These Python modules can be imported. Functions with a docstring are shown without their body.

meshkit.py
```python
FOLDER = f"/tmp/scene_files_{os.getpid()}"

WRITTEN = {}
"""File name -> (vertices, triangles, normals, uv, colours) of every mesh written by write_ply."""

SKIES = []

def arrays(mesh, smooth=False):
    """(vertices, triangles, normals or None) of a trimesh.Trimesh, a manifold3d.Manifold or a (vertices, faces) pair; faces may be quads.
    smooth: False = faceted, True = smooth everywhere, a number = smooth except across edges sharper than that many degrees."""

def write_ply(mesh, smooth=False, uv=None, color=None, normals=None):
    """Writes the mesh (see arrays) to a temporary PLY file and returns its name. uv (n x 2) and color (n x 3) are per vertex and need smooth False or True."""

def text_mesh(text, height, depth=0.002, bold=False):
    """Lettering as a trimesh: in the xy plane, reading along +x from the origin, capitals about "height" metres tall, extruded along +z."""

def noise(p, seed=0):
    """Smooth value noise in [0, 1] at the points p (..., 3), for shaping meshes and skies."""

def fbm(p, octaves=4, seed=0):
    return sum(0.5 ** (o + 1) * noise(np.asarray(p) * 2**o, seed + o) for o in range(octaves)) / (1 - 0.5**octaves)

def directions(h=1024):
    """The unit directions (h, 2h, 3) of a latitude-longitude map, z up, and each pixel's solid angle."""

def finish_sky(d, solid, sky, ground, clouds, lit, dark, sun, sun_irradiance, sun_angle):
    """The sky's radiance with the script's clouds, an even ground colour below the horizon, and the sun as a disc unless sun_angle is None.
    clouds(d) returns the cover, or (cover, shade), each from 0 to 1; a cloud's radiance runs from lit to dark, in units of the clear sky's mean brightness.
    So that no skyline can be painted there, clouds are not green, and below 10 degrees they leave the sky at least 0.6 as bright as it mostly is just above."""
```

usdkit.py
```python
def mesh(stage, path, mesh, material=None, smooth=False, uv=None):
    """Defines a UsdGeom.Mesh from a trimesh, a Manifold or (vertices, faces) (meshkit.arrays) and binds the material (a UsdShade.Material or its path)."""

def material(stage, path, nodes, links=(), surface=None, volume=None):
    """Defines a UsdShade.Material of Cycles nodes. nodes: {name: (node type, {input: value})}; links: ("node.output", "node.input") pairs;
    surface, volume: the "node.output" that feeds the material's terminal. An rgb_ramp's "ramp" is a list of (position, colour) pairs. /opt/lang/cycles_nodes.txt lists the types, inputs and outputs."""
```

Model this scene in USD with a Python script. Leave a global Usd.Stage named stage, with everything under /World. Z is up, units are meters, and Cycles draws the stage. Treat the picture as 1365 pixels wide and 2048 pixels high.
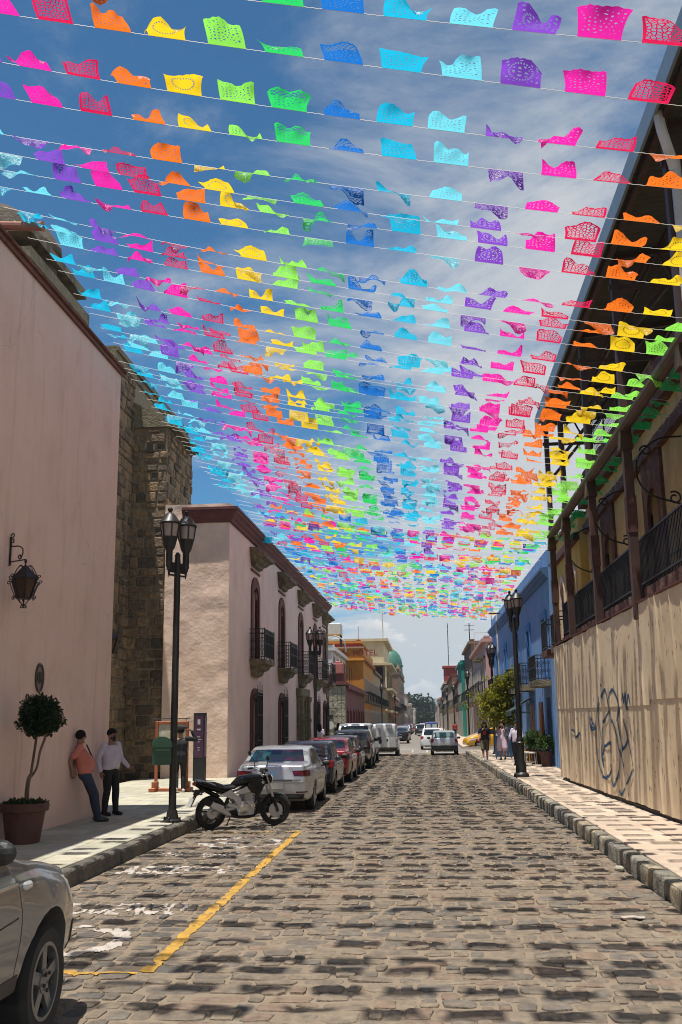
import math, random
import numpy as np, trimesh, usdkit, meshkit
import manifold3d as m3
from manifold3d import Manifold, CrossSection
from shapely.geometry import Polygon, box as sbox, Point
from shapely.ops import unary_union
from scipy.interpolate import LinearNDInterpolator
from pxr import Usd, UsdGeom, UsdLux, UsdShade, Gf, Sdf, Vt

rng = np.random.default_rng(11)
random.seed(11)
stage = Usd.Stage.CreateInMemory()
UsdGeom.SetStageUpAxis(stage, 'Z')
UsdGeom.Xform.Define(stage, '/World')
UsdGeom.Scope.Define(stage, '/World/Looks')
V = np.array

# ------------------------------------------------------------------ camera, sky, sun
CAM_H = 2.0
YAW, PITCH, ROLL = 0.08142, 0.20799, 0.013
cam = UsdGeom.Camera.Define(stage, '/World/camera')
_fw = V([-math.sin(YAW) * math.cos(PITCH), math.cos(YAW) * math.cos(PITCH), math.sin(PITCH)])
_r = V([math.cos(YAW), math.sin(YAW), 0.0]); _u = np.cross(_r, _fw)
_r2 = math.cos(ROLL) * _r - math.sin(ROLL) * _u; _u2 = math.sin(ROLL) * _r + math.cos(ROLL) * _u
_m = np.eye(4); _m[0, :3] = _r2; _m[1, :3] = _u2; _m[2, :3] = -_fw; _m[3, :3] = [0, 0, CAM_H]
cam.AddTransformOp().Set(Gf.Matrix4d(_m.tolist()))
cam.CreateHorizontalApertureAttr(24.0); cam.CreateVerticalApertureAttr(36.0)
cam.CreateFocalLengthAttr(24.0 * 1991 / 1365)
cam.CreateClippingRangeAttr(Gf.Vec2f(0.1, 30000))
cam.CreateExposureAttr(EXPO := 0.50)

SUN = V([-0.125, -0.165, 1.0]); SUN /= np.linalg.norm(SUN)
SUN_EL = math.asin(SUN[2]); SUN_ROT = math.atan2(SUN[0], SUN[1])
sun = UsdLux.DistantLight.Define(stage, '/World/sun')
sun.CreateIntensityAttr(1.25); sun.CreateAngleAttr(0.53); sun.CreateNormalizeAttr(True)
sun.CreateColorAttr(Gf.Vec3f(1.0, 0.95, 0.86))
_z = SUN; _x = np.cross([0, 1, 0], _z); _x /= np.linalg.norm(_x); _y = np.cross(_z, _x)
_m = np.eye(4); _m[0, :3] = _x; _m[1, :3] = _y; _m[2, :3] = _z
sun.AddTransformOp().Set(Gf.Matrix4d(_m.tolist()))

SKY_STRENGTH = 0.05
dome = UsdLux.DomeLight.Define(stage, '/World/sky')
dome.CreateIntensityAttr(1.0)
dome.GetPrim().SetCustomDataByKey('kind', 'structure')
# clouds: a streaky high layer laid out on a flat sheet overhead, and heaped clouds near the horizon
sky_m = usdkit.material(stage, '/World/Looks/sky', {
    'sky': ('sky_texture', {'sky_type': 'single_scattering', 'sun_disc': False, 'sun_elevation': SUN_EL, 'sun_rotation': SUN_ROT, 'altitude': 1500.0, 'air_density': 1.0, 'aerosol_density': 0.7, 'ozone_density': 3.0}),
    'tc': ('texture_coordinate', {}),
    'sep': ('separate_xyz', {}),
    'zz': ('math', {'math_type': 'maximum', 'value2': 0.0}),
    'zo': ('math', {'math_type': 'add', 'value2': 0.12}),
    'px': ('math', {'math_type': 'divide'}), 'py': ('math', {'math_type': 'divide'}),
    'pv': ('combine_xyz', {'z': 0.0}),
    'mp': ('mapping', {'mapping_type': 'point', 'rotation': (0, 0, 0.5), 'location': (5.3, 1.9, 0.0), 'scale': (0.85, 1.0, 1.0)}),
    'n1': ('noise_texture', {'scale': 0.75, 'detail': 3.0, 'roughness': 0.5, 'distortion': 0.3}),
    'n2': ('noise_texture', {'scale': 2.6, 'detail': 11.0, 'roughness': 0.62, 'distortion': 0.35}),
    'ms': ('math', {'math_type': 'multiply_add', 'value2': 0.6}),
    'm2': ('math', {'math_type': 'multiply', 'value2': 0.62}),
    # more cloud towards +x (the street's right) and the horizon
    'bx': ('math', {'math_type': 'multiply_add', 'value2': 0.26, 'value3': -0.02}),
    'bz': ('math', {'math_type': 'multiply_add', 'value2': -0.50, 'value3': 0.26}),
    'b1': ('math', {'math_type': 'add'}), 'b2': ('math', {'math_type': 'add'}),
    'cover': ('map_range', {'range_type': 'smoothstep', 'from_min': 0.53, 'from_max': 0.78, 'to_min': 0.0, 'to_max': 0.95, 'clamp': True}),
    # heaps near the horizon
    'mp3': ('mapping', {'mapping_type': 'point', 'scale': (11.0, 11.0, 22.0), 'location': (0.62, 0.0, 0.35)}),
    'n3': ('noise_texture', {'scale': 1.5, 'detail': 9.0, 'roughness': 0.55}),
    'h3': ('map_range', {'range_type': 'smoothstep', 'from_min': 0.50, 'from_max': 0.57, 'to_min': 0.0, 'to_max': 0.95, 'clamp': True}),
    'low': ('map_range', {'range_type': 'smoothstep', 'from_min': 0.07, 'from_max': 0.17, 'to_min': 1.0, 'to_max': 0.0, 'clamp': True}),
    'hc': ('math', {'math_type': 'multiply'}),
    'mp4': ('mapping', {'mapping_type': 'point', 'scale': (11.0, 11.0, 22.0), 'location': (0.66, 0.0, 0.50)}),
    'n4': ('noise_texture', {'scale': 1.5, 'detail': 5.0, 'roughness': 0.5}),
    'hs': ('map_range', {'from_min': 0.42, 'from_max': 0.66, 'to_min': 0.0, 'to_max': 1.0, 'clamp': True}),
    'hcol': ('mix', {'color1': (13.0, 12.8, 12.4), 'color2': (7.4, 7.8, 8.3)}),
    'skyc': ('mix', {'mix_type': 'multiply', 'fac': 1.0, 'color2': (0.52, 1.30, 1.58)}),
    'cl': ('mix', {'color2': (8.8, 9.1, 9.4)}),
    'cl2': ('mix', {}),
    'bg': ('background_shader', {'strength': SKY_STRENGTH}),
}, [('tc.generated', 'sep.vector'), ('sep.z', 'zz.value1'), ('zz.value', 'zo.value1'), ('sep.x', 'px.value1'), ('sep.y', 'py.value1'),
    ('zo.value', 'px.value2'), ('zo.value', 'py.value2'), ('px.value', 'pv.x'), ('py.value', 'pv.y'), ('pv.vector', 'mp.vector'),
    ('mp.vector', 'n1.vector'), ('mp.vector', 'n2.vector'), ('n1.fac', 'ms.value1'), ('n2.fac', 'm2.value1'), ('m2.value', 'ms.value3'),
    ('px.value', 'bx.value1'), ('zz.value', 'bz.value1'), ('bx.value', 'b1.value1'), ('bz.value', 'b1.value2'), ('b1.value', 'b2.value1'), ('ms.value', 'b2.value2'),
    ('b2.value', 'cover.value'), ('tc.generated', 'mp3.vector'), ('mp3.vector', 'n3.vector'), ('n3.fac', 'h3.value'), ('zz.value', 'low.value'),
    ('h3.result', 'hc.value1'), ('low.result', 'hc.value2'), ('tc.generated', 'mp4.vector'), ('mp4.vector', 'n4.vector'), ('n4.fac', 'hs.value'), ('hs.result', 'hcol.fac'),
    ('sky.color', 'skyc.color1'), ('skyc.color', 'cl.color1'), ('cover.result', 'cl.fac'), ('cl.color', 'cl2.color1'), ('hcol.color', 'cl2.color2'), ('hc.value', 'cl2.fac'),
    ('cl2.color', 'bg.color')], surface='bg.background')
UsdShade.MaterialBindingAPI.Apply(dome.GetPrim()).Bind(sky_m)

# ------------------------------------------------------------------ helpers
_used = {}
def numbered(parent, name):
    k = (parent, name); n = _used.get(k, 0); _used[k] = n + 1
    return name if n == 0 else f'{name}_{n:03d}'

class Thing:
    """An Xform at the thing's base; its parts are added in world or in local coordinates."""
    def __init__(self, name, label=None, category=None, loc=(0, 0, 0), rotz=0.0, group=None, kind=None, rot=None):
        self.path = '/World/' + numbered('/World', name)
        x = UsdGeom.Xform.Define(stage, self.path); self.prim = x.GetPrim(); self.loc = V(loc, float)
        x.AddTranslateOp().Set(Gf.Vec3d(*map(float, loc)))
        if rotz: x.AddRotateZOp().Set(math.degrees(rotz))
        if rot is not None: x.AddRotateXYZOp().Set(Gf.Vec3f(*rot))
        for k, v in (('label', label), ('category', category), ('group', group), ('kind', kind)):
            if v: self.prim.SetCustomDataByKey(k, v)
    def add(self, name, mesh, mat, smooth=False, world=False, uv=None, tone=None, under=None, label=None, kind=None):
        """A part (or, with under = a part's path, a sub-part) as ONE Mesh."""
        base = under or self.path
        path = base + '/' + numbered(base, name)
        if isinstance(mesh, (list,)): mesh = cat(mesh)
        if world and np.any(self.loc): mesh = moved(mesh, -self.loc)
        if tone is not None and not np.isscalar(tone): smooth = True if smooth else False
        p = usdkit.mesh(stage, path, mesh, mat, smooth=smooth, uv=uv)
        if tone is not None:
            n = len(p.GetPointsAttr().Get()); t = np.full(n, tone, np.float32) if np.isscalar(tone) else np.asarray(tone, np.float32)
            UsdGeom.PrimvarsAPI(p).CreatePrimvar('tone', Sdf.ValueTypeNames.FloatArray, 'vertex').Set(Vt.FloatArray.FromNumpy(t))
        if label: p.GetPrim().SetCustomDataByKey('label', label)
        if kind: p.GetPrim().SetCustomDataByKey('kind', kind)
        return path

def copy_of(src, name, label, category, loc, rotz=0.0, group=None, scale=None):
    path = '/World/' + numbered('/World', name)
    x = UsdGeom.Xform.Define(stage, path); x.GetPrim().GetReferences().AddInternalReference(src)
    x.ClearXformOpOrder(); x.AddTranslateOp(opSuffix='own').Set(Gf.Vec3d(*map(float, loc))); x.AddRotateZOp(opSuffix='own').Set(math.degrees(rotz))
    if scale: x.AddScaleOp(opSuffix='own').Set(Gf.Vec3f(*scale))
    x.GetPrim().SetInstanceable(True)
    for k, v in (('label', label), ('category', category), ('group', group)):
        if v: x.GetPrim().SetCustomDataByKey(k, v)
    return path

def arr(mesh):
    v, f, _ = meshkit.arrays(mesh); return v, f
def cat(ms):
    vs, fs, n = [], [], 0
    for m in ms:
        v, f = arr(m); vs.append(v); fs.append(f + n); n += len(v)
    return (np.vstack(vs), np.vstack(fs)) if vs else (np.zeros((0, 3)), np.zeros((0, 3), int))
def moved(m, t):
    v, f = arr(m); return v + V(t, float), f
def rotz(m, a, c=(0, 0, 0)):
    v, f = arr(m); c = V(c, float); R = V([[math.cos(a), -math.sin(a), 0], [math.sin(a), math.cos(a), 0], [0, 0, 1]]); return (v - c) @ R.T + c, f
def rotx(m, a, c=(0, 0, 0)):
    v, f = arr(m); c = V(c, float); R = V([[1, 0, 0], [0, math.cos(a), -math.sin(a)], [0, math.sin(a), math.cos(a)]]); return (v - c) @ R.T + c, f
def roty(m, a, c=(0, 0, 0)):
    v, f = arr(m); c = V(c, float); R = V([[math.cos(a), 0, math.sin(a)], [0, 1, 0], [-math.sin(a), 0, math.cos(a)]]); return (v - c) @ R.T + c, f
def box(x0, x1, y0, y1, z0, z1):
    v = V([[x, y, z] for x in (x0, x1) for y in (y0, y1) for z in (z0, z1)], float)
    f = V([[0, 1, 3], [0, 3, 2], [4, 6, 7], [4, 7, 5], [0, 4, 5], [0, 5, 1], [2, 3, 7], [2, 7, 6], [0, 2, 6], [0, 6, 4], [1, 5, 7], [1, 7, 3]])
    return v, f
def cbox(c, s): return box(c[0] - s[0] / 2, c[0] + s[0] / 2, c[1] - s[1] / 2, c[1] + s[1] / 2, c[2] - s[2] / 2, c[2] + s[2] / 2)
def bevbox(x0, x1, y0, y1, z0, z1, b=0.01):
    """A box with chamfered edges: the hull of three boxes."""
    x0, x1 = min(x0, x1), max(x0, x1); y0, y1 = min(y0, y1), max(y0, y1); z0, z1 = min(z0, z1), max(z0, z1)
    pts = np.vstack([box(x0 + b, x1 - b, y0 + b, y1 - b, z0, z1)[0], box(x0, x1, y0 + b, y1 - b, z0 + b, z1 - b)[0], box(x0 + b, x1 - b, y0, y1, z0 + b, z1 - b)[0]])
    return arr(Manifold.hull_points(pts))
def tube(path, r, n=8, closed=False):
    P = V(path, float); k = len(P); R = np.full(k, r) if np.isscalar(r) else V(r, float)
    T = np.gradient(P, axis=0) if not closed else np.roll(P, -1, 0) - np.roll(P, 1, 0)
    T /= np.maximum(np.linalg.norm(T, axis=1, keepdims=True), 1e-9)
    a = V([0, 0, 1.0]) if abs(T[0][2]) < 0.9 else V([1.0, 0, 0])
    N = a - T[0] * (a @ T[0]); N /= np.linalg.norm(N); vs = []
    ang = np.arange(n) * 2 * np.pi / n
    for i in range(k):
        N = N - T[i] * (N @ T[i]); N /= max(np.linalg.norm(N), 1e-9); B = np.cross(T[i], N)
        vs.append(P[i] + R[i] * (np.cos(ang)[:, None] * N + np.sin(ang)[:, None] * B))
    vs = np.vstack(vs); f = []
    for i in range(k if closed else k - 1):
        j = (i + 1) % k
        for q in range(n):
            a0, a1, b0, b1 = i * n + q, i * n + (q + 1) % n, j * n + q, j * n + (q + 1) % n
            f += [[a0, a1, b1], [a0, b1, b0]]
    if not closed:
        vs = np.vstack([vs, P[0], P[-1]]); c0, c1 = len(vs) - 2, len(vs) - 1
        for q in range(n):
            f += [[c0, (q + 1) % n, q], [c1, (k - 1) * n + q, (k - 1) * n + (q + 1) % n]]
    return vs, V(f)
def rod(a, b, r, n=8): return tube([a, b], r, n)
def bar(a, b, w, h, up=(0, 0, 1)):
    """A square bar from a to b, w wide and h high."""
    a, b = V(a, float), V(b, float); t = (b - a) / np.linalg.norm(b - a); s = np.cross(t, up)
    if np.linalg.norm(s) < 1e-6: s = np.cross(t, (1, 0, 0))
    s /= np.linalg.norm(s); u = np.cross(s, t)
    v = V([p + i * s * w / 2 + j * u * h / 2 for p in (a, b) for i in (-1, 1) for j in (-1, 1)])
    return v, V([[0, 1, 3], [0, 3, 2], [4, 6, 7], [4, 7, 5], [0, 4, 5], [0, 5, 1], [2, 3, 7], [2, 7, 6], [0, 2, 6], [0, 6, 4], [1, 5, 7], [1, 7, 3]])
def lathe(profile, n=16, c=(0, 0, 0), axis='z', cap=True):
    P = V(profile, float); k = len(P); ang = np.arange(n) * 2 * np.pi / n
    v = np.vstack([np.c_[r * np.cos(ang), r * np.sin(ang), np.full(n, z)] for r, z in P]); f = []
    for i in range(k - 1):
        for q in range(n):
            a0, a1, b0, b1 = i * n + q, i * n + (q + 1) % n, (i + 1) * n + q, (i + 1) * n + (q + 1) % n
            f += [[a0, a1, b1], [a0, b1, b0]]
    v = np.vstack([v, [0, 0, P[0][1]], [0, 0, P[-1][1]]])
    for q in range(n if cap else 0): f += [[len(v) - 2, (q + 1) % n, q], [len(v) - 1, (k - 1) * n + q, (k - 1) * n + (q + 1) % n]]
    if axis == 'y': v = np.c_[v[:, 0], v[:, 2], -v[:, 1]]
    if axis == 'x': v = np.c_[v[:, 2], v[:, 1], -v[:, 0]]
    return v + V(c, float), V(f)
def extr(poly, d):
    """A shapely polygon (or list of points) extruded along z by d."""
    g = Polygon(poly) if not hasattr(poly, 'geom_type') else poly
    gs = [q for q in getattr(g, 'geoms', [g]) if q.geom_type == 'Polygon' and q.area > 1e-8]
    return cat([trimesh.creation.extrude_polygon(q, d, engine='earcut') for q in gs])
def frame(m, o, u, v, n):
    """Local (u, v, n) coordinates to world."""
    p, f = arr(m); u, v, n = V(u, float), V(v, float), V(n, float)
    w = V(o, float) + p[:, :1] * u + p[:, 1:2] * v + p[:, 2:3] * n
    if np.dot(np.cross(u, v), n) < 0: f = f[:, ::-1]
    return w, f
def bez(pts, n=14):
    """A smooth curve through the points (Catmull-Rom)."""
    P = V(pts, float); P = np.vstack([2 * P[0] - P[1], P, 2 * P[-1] - P[-2]]); out = []
    for i in range(1, len(P) - 2):
        for t in np.linspace(0, 1, n, endpoint=False):
            out.append(0.5 * (2 * P[i] + (P[i + 1] - P[i - 1]) * t + (2 * P[i - 1] - 5 * P[i] + 4 * P[i + 1] - P[i + 2]) * t * t + (3 * P[i] - P[i - 1] - 3 * P[i + 1] + P[i + 2]) * t ** 3))
    return V(out + [P[-2]])
def spiral(c, r0, r1, a0, turns, n=20):
    t = np.linspace(0, 1, n); r = r0 + (r1 - r0) * t; a = a0 + turns * 2 * np.pi * t
    return np.c_[c[0] + r * np.cos(a), c[1] + r * np.sin(a)]
def rough(m, amp, scale, seed=0, sub=0.0):
    """Uneven surfaces: refine to sub metres and push the vertices about."""
    mf = Manifold(m3.Mesh(np.asarray(arr(m)[0], np.float32), np.asarray(arr(m)[1], np.uint32))) if not hasattr(m, 'to_mesh') else m
    if sub: mf = mf.refine_to_length(sub)
    v, f = arr(mf); v = v + amp * 2 * (np.stack([meshkit.fbm(v / scale + 7 * k + seed * 3.1, 3, seed + k) for k in range(3)], 1) - 0.5)
    return v, f

# ------------------------------------------------------------------ materials
_mats = {}
def mat(name, color, rough=0.7, var=0.0, scale=3.0, bump=0.0, bscale=40.0, metallic=0.0, coat=0.0, spec=0.5, stain=None, var2=None, obj=False, tone=None, detail=5.0, dist=0.02, stretch=None):
    """A procedural material. var: tone variation by noise; stain: (colour, amount, scale, stretch) a second colour in patches; tone: a ramp read from the 'tone' primvar."""
    if name in _mats: return _mats[name]
    src = 'tc.object' if obj else 'geo.position'
    N = {'p': ('principled_bsdf', {'roughness': rough, 'metallic': metallic, 'coat_weight': coat, 'specular_ior_level': spec}), 'geo': ('geometry', {}), 'tc': ('texture_coordinate', {})}
    L = []
    N['mp'] = ('mapping', {'mapping_type': 'point', 'scale': stretch or (1, 1, 1)}); L.append((src, 'mp.vector'))
    if tone is not None:
        N['at'] = ('attribute', {'attribute': 'tone'}); N['rp'] = ('rgb_ramp', {'ramp': tone, 'interpolate': False}); L.append(('at.fac', 'rp.fac')); out = 'rp.color'
    else:
        N['c'] = ('color', {'value': color}); out = 'c.color'
    if stain:
        col, amt, sc, st = stain
        N['smp'] = ('mapping', {'mapping_type': 'point', 'scale': st}); N['sn'] = ('noise_texture', {'scale': sc, 'detail': 7.0, 'roughness': 0.6})
        N['sr'] = ('map_range', {'range_type': 'smoothstep', 'from_min': 0.48, 'from_max': 0.68, 'to_min': 0.0, 'to_max': amt, 'clamp': True})
        N['sm'] = ('mix', {'color2': col})
        L += [(src, 'smp.vector'), ('smp.vector', 'sn.vector'), ('sn.fac', 'sr.value'), ('sr.result', 'sm.fac'), (out, 'sm.color1')]; out = 'sm.color'
    if var:
        N['n'] = ('noise_texture', {'scale': scale, 'detail': detail, 'roughness': 0.6}); N['r'] = ('map_range', {'from_min': 0.25, 'from_max': 0.75, 'to_min': 1 - var, 'to_max': 1 + var, 'clamp': True})
        N['m'] = ('vector_math', {'math_type': 'scale'})
        L += [('mp.vector', 'n.vector'), ('n.fac', 'r.value'), ('r.result', 'm.scale'), (out, 'm.vector1')]; out = 'm.vector'
    L.append((out, 'p.base_color'))
    if bump:
        N['bn'] = ('noise_texture', {'scale': bscale, 'detail': 6.0, 'roughness': 0.6}); N['b'] = ('bump', {'strength': bump, 'distance': dist})
        L += [('mp.vector', 'bn.vector'), ('bn.fac', 'b.height'), ('b.normal', 'p.normal')]
    m = usdkit.material(stage, f'/World/Looks/{name}', N, L, surface='p.BSDF'); _mats[name] = m
    return m
def glass_mat(name, tint=(0.8, 0.85, 0.85), rough=0.02):
    if name in _mats: return _mats[name]
    m = usdkit.material(stage, f'/World/Looks/{name}', {'t': ('transparent_bsdf', {'color': tint}), 'g': ('glossy_bsdf', {'color': (1, 1, 1), 'roughness': rough}), 'f': ('fresnel', {'IOR': 1.5}), 'x': ('mix_closure', {})},
                        [('f.fac', 'x.fac'), ('t.BSDF', 'x.closure1'), ('g.BSDF', 'x.closure2')], surface='x.closure')
    _mats[name] = m; return m
BLACK_IRON = mat('black_iron', (0.012, 0.012, 0.013), 0.45, var=0.3, scale=20)
DARK = mat('dark_interior', (0.012, 0.011, 0.010), 0.9)
DARK_WOOD = mat('dark_wood', (0.035, 0.022, 0.015), 0.6, var=0.35, scale=6, stretch=(1, 1, 0.15))
GLASS_DARK = mat('dark_glass', (0.012, 0.014, 0.016), 0.05, spec=0.6)
# ------------------------------------------------------------------ ground, road, pavements
PAVE = 0.22
def kerb_right(y): return float(np.interp(y, [0, 11.7, 31, 62.9], [2.66, 2.645, 2.58, 2.28]))
def kerb_left(y): return float(np.interp(y, [0, 33, 66], [-4.56, -4.54, -4.35]))
ROAD_END = 62.0
sand = mat('road_sand', (0.205, 0.158, 0.112), 0.95, var=0.22, scale=2.2, bump=0.6, bscale=60, dist=0.02, stain=((0.15, 0.12, 0.09), 0.7, 1.1, (1, 1, 1)))
asph = mat('far_paving', (0.17, 0.15, 0.13), 0.9, var=0.2, scale=1.5, bump=0.3, bscale=30, stain=((0.24, 0.21, 0.17), 0.6, 0.3, (1, 0.3, 1)))
earth = mat('earth', (0.16, 0.14, 0.09), 0.95, var=0.3, scale=0.02, stain=((0.07, 0.09, 0.04), 0.8, 0.004, (1, 1, 1)))
g = Thing('ground', kind='structure')
g.add('terrain', box(-4000, 4000, -400, 6000, -3.0, -0.06), earth)
road = Thing('road', kind='structure')
road.add('bedding', (V([[-4.6, -14, 0], [2.72, -14, 0], [2.36, ROAD_END, 0], [-4.4, ROAD_END, 0]], float), V([[0, 1, 2], [0, 2, 3]])), sand)
far = Thing('far_road', kind='structure')
far.add('carriageway', box(-4.5, 2.5, 73.5, 700, -0.05, 0.0), asph)
cross = Thing('cross_street', kind='structure')
cross.add('carriageway', box(-60, 60, ROAD_END, 73.5, -0.05, 0.004), asph)

STONE = [(0.0, (0.085, 0.078, 0.070)), (0.12, (0.122, 0.102, 0.083)), (0.28, (0.148, 0.119, 0.090)), (0.45, (0.176, 0.140, 0.102)), (0.6, (0.138, 0.119, 0.098)), (0.72, (0.180, 0.128, 0.093)), (0.84, (0.192, 0.154, 0.112)), (0.95, (0.225, 0.185, 0.14)), (1.0, (0.225, 0.185, 0.14))]
stone_mat = mat('cobble_stone', (1, 1, 1), 0.78, var=0.38, scale=11, bump=0.9, bscale=26, dist=0.03, tone=STONE, spec=0.4, stain=((0.19, 0.147, 0.104), 0.85, 4.5, (1, 1, 1)))
def cobble(cx, cy, hx, hy, r, lo=False):
    """One worn stone: a rounded, slightly tilted low dome."""
    n = 8 if lo else 12
    a = np.arange(n) * 2 * np.pi / n + np.pi / n
    e = 0.42
    px = np.sign(np.cos(a)) * np.abs(np.cos(a)) ** e * hx * (1 + r.uniform(-0.15, 0.15, n)); py = np.sign(np.sin(a)) * np.abs(np.sin(a)) ** e * hy * (1 + r.uniform(-0.17, 0.17, n))
    top = 0.004 + r.uniform(0, 0.016); tx, ty = r.normal(0, 0.032, 2)
    rings = [(1.0, -0.012), (0.95, top - 0.006), (0.80, top)] if not lo else [(1.0, -0.02), (0.93, top)]
    v = np.vstack([np.c_[cx + px * s, cy + py * s, z + (tx * px + ty * py) * s] for s, z in rings] + [[[cx, cy, top + 0.004]]])
    f = []
    for k in range(len(rings) - 1):
        for q in range(n):
            a0, a1, b0, b1 = k * n + q, k * n + (q + 1) % n, (k + 1) * n + q, (k + 1) * n + (q + 1) % n
            f += [[a0, a1, b1], [a0, b1, b0]]
    k = len(rings) - 1
    for q in range(n): f.append([k * n + q, k * n + (q + 1) % n, len(v) - 1])
    return v, V(f)
def cam_px(p):
    d = V(p, float) - V([0, 0, CAM_H]); z = d @ _fw
    return 682.5 + 1991 * (d @ _r2) / z, 1024 - 1991 * (d @ _u2) / z, z
_r0 = np.random.default_rng(5)
stones = []
y = 1.0
while y < ROAD_END - 0.1:
    dep = _r0.uniform(0.15, 0.27); x = -4.52 + _r0.uniform(0, 0.1); right = kerb_right(y) - 0.03
    while x < right - 0.08:
        w = min((.72 + .6 * float(meshkit.fbm(V([x / 1.6, y / 2.4, 4.0]), 2, 6))) * _r0.choice([0.13, 0.18, 0.24, 0.31, 0.40], p=[.2, .25, .25, .2, .1]) * _r0.uniform(0.85, 1.15) * 1.0, right - x)
        if w > 0.07:
            yy = y + dep / 2 + 0.06 * math.sin(x * 1.7 + y) + 0.025 * math.sin(x * 4.3 + 2 * y) + _r0.uniform(-0.012, 0.012)
            if w < 0.2 and dep > 0.22 and _r0.random() < 0.3:
                for s in (-1, 1): stones.append((x + w / 2, yy + s * dep / 4, w / 2 - _r0.uniform(.007, .016), dep / 4 - 0.011))
            else:
                stones.append((x + w / 2, yy, w / 2 - _r0.uniform(.007, .02), dep / 2 - _r0.uniform(.007, .02)))
        x += w
    y += dep
rank = []
for i, (cx, cy, hx, hy) in enumerate(stones):
    px, py, z = cam_px((cx, cy, 0))
    if z > 1 and -30 < px < 1395 and py < 2075: rank.append((hx * hy / z ** 2 / max(cy, .5), i))
near_ids = {i for _, i in sorted(rank, reverse=True)[:290]}
rest, tones, drape = [], [], []
for i, (cx, cy, hx, hy) in enumerate(stones):
    m = cobble(cx, cy, hx, hy, _r0, lo=cy > 22)
    t = float(np.clip(.62 * _r0.random() + .9 * (meshkit.fbm(V([cx / 1.3, cy / 2.2, 1.0]), 3, 2) - .5) + .19, 0.001, .999))
    if i in near_ids: road.add('cobble', m, stone_mat, smooth=40, tone=t)
    else: rest.append(m); tones.append(np.full(len(m[0]), t))
    if cx < -2.0 and 7.5 < cy < 20: drape.append(m[0])
road.add('cobble_paving', cat(rest), stone_mat, tone=np.concatenate(tones), kind='stuff')
drape = np.vstack(drape); drape = LinearNDInterpolator(drape[:, :2], drape[:, 2], fill_value=0.0)
def draped(shape, step, wear, seed, zoff=0.007):
    """Worn paint lying on the uneven stones: small cells over the shape, some worn away."""
    x0, y0, x1, y1 = shape.bounds; xs = np.arange(x0, x1 + step, step); ys = np.arange(y0, y1 + step, step)
    X, Y = np.meshgrid(xs, ys, indexing='ij'); Z = np.maximum(drape(X, Y), 0.0) + zoff
    import shapely
    inside = shapely.contains_xy(shape, X + step / 2, Y + step / 2)
    wn = meshkit.fbm(np.stack([X * 6, Y * 6, np.full_like(X, seed)], -1), 4, seed)
    zz = np.maximum(drape(X + step / 2, Y + step / 2), 0.0)
    keep = inside & (wn > wear) & (zz > -0.02)
    v = np.stack([X, Y, Z], -1).reshape(-1, 3); ny = len(ys); f = []
    for i, j in zip(*np.nonzero(keep[:-1, :-1])):
        a = i * ny + j; f += [[a, a + ny, a + ny + 1], [a, a + ny + 1, a + 1]]
    f = V(f); used = np.unique(f); remap = np.zeros(len(v), int); remap[used] = np.arange(len(used))
    return v[used], remap[f]
yellow_paint = mat('yellow_road_paint', (0.40, 0.225, 0.03), 0.7, var=0.25, scale=8, stain=((0.22, 0.15, 0.06), 0.6, 6.0, (1, 1, 1)), bump=0.3, bscale=50)
white_paint = mat('white_road_paint', (0.37, 0.335, 0.30), 0.75, var=0.18, scale=8, stain=((0.34, 0.27, 0.22), 0.7, 6.0, (1, 1, 1)), bump=0.3, bscale=50)
mk = Thing('bay_marking', kind='structure')
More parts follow.
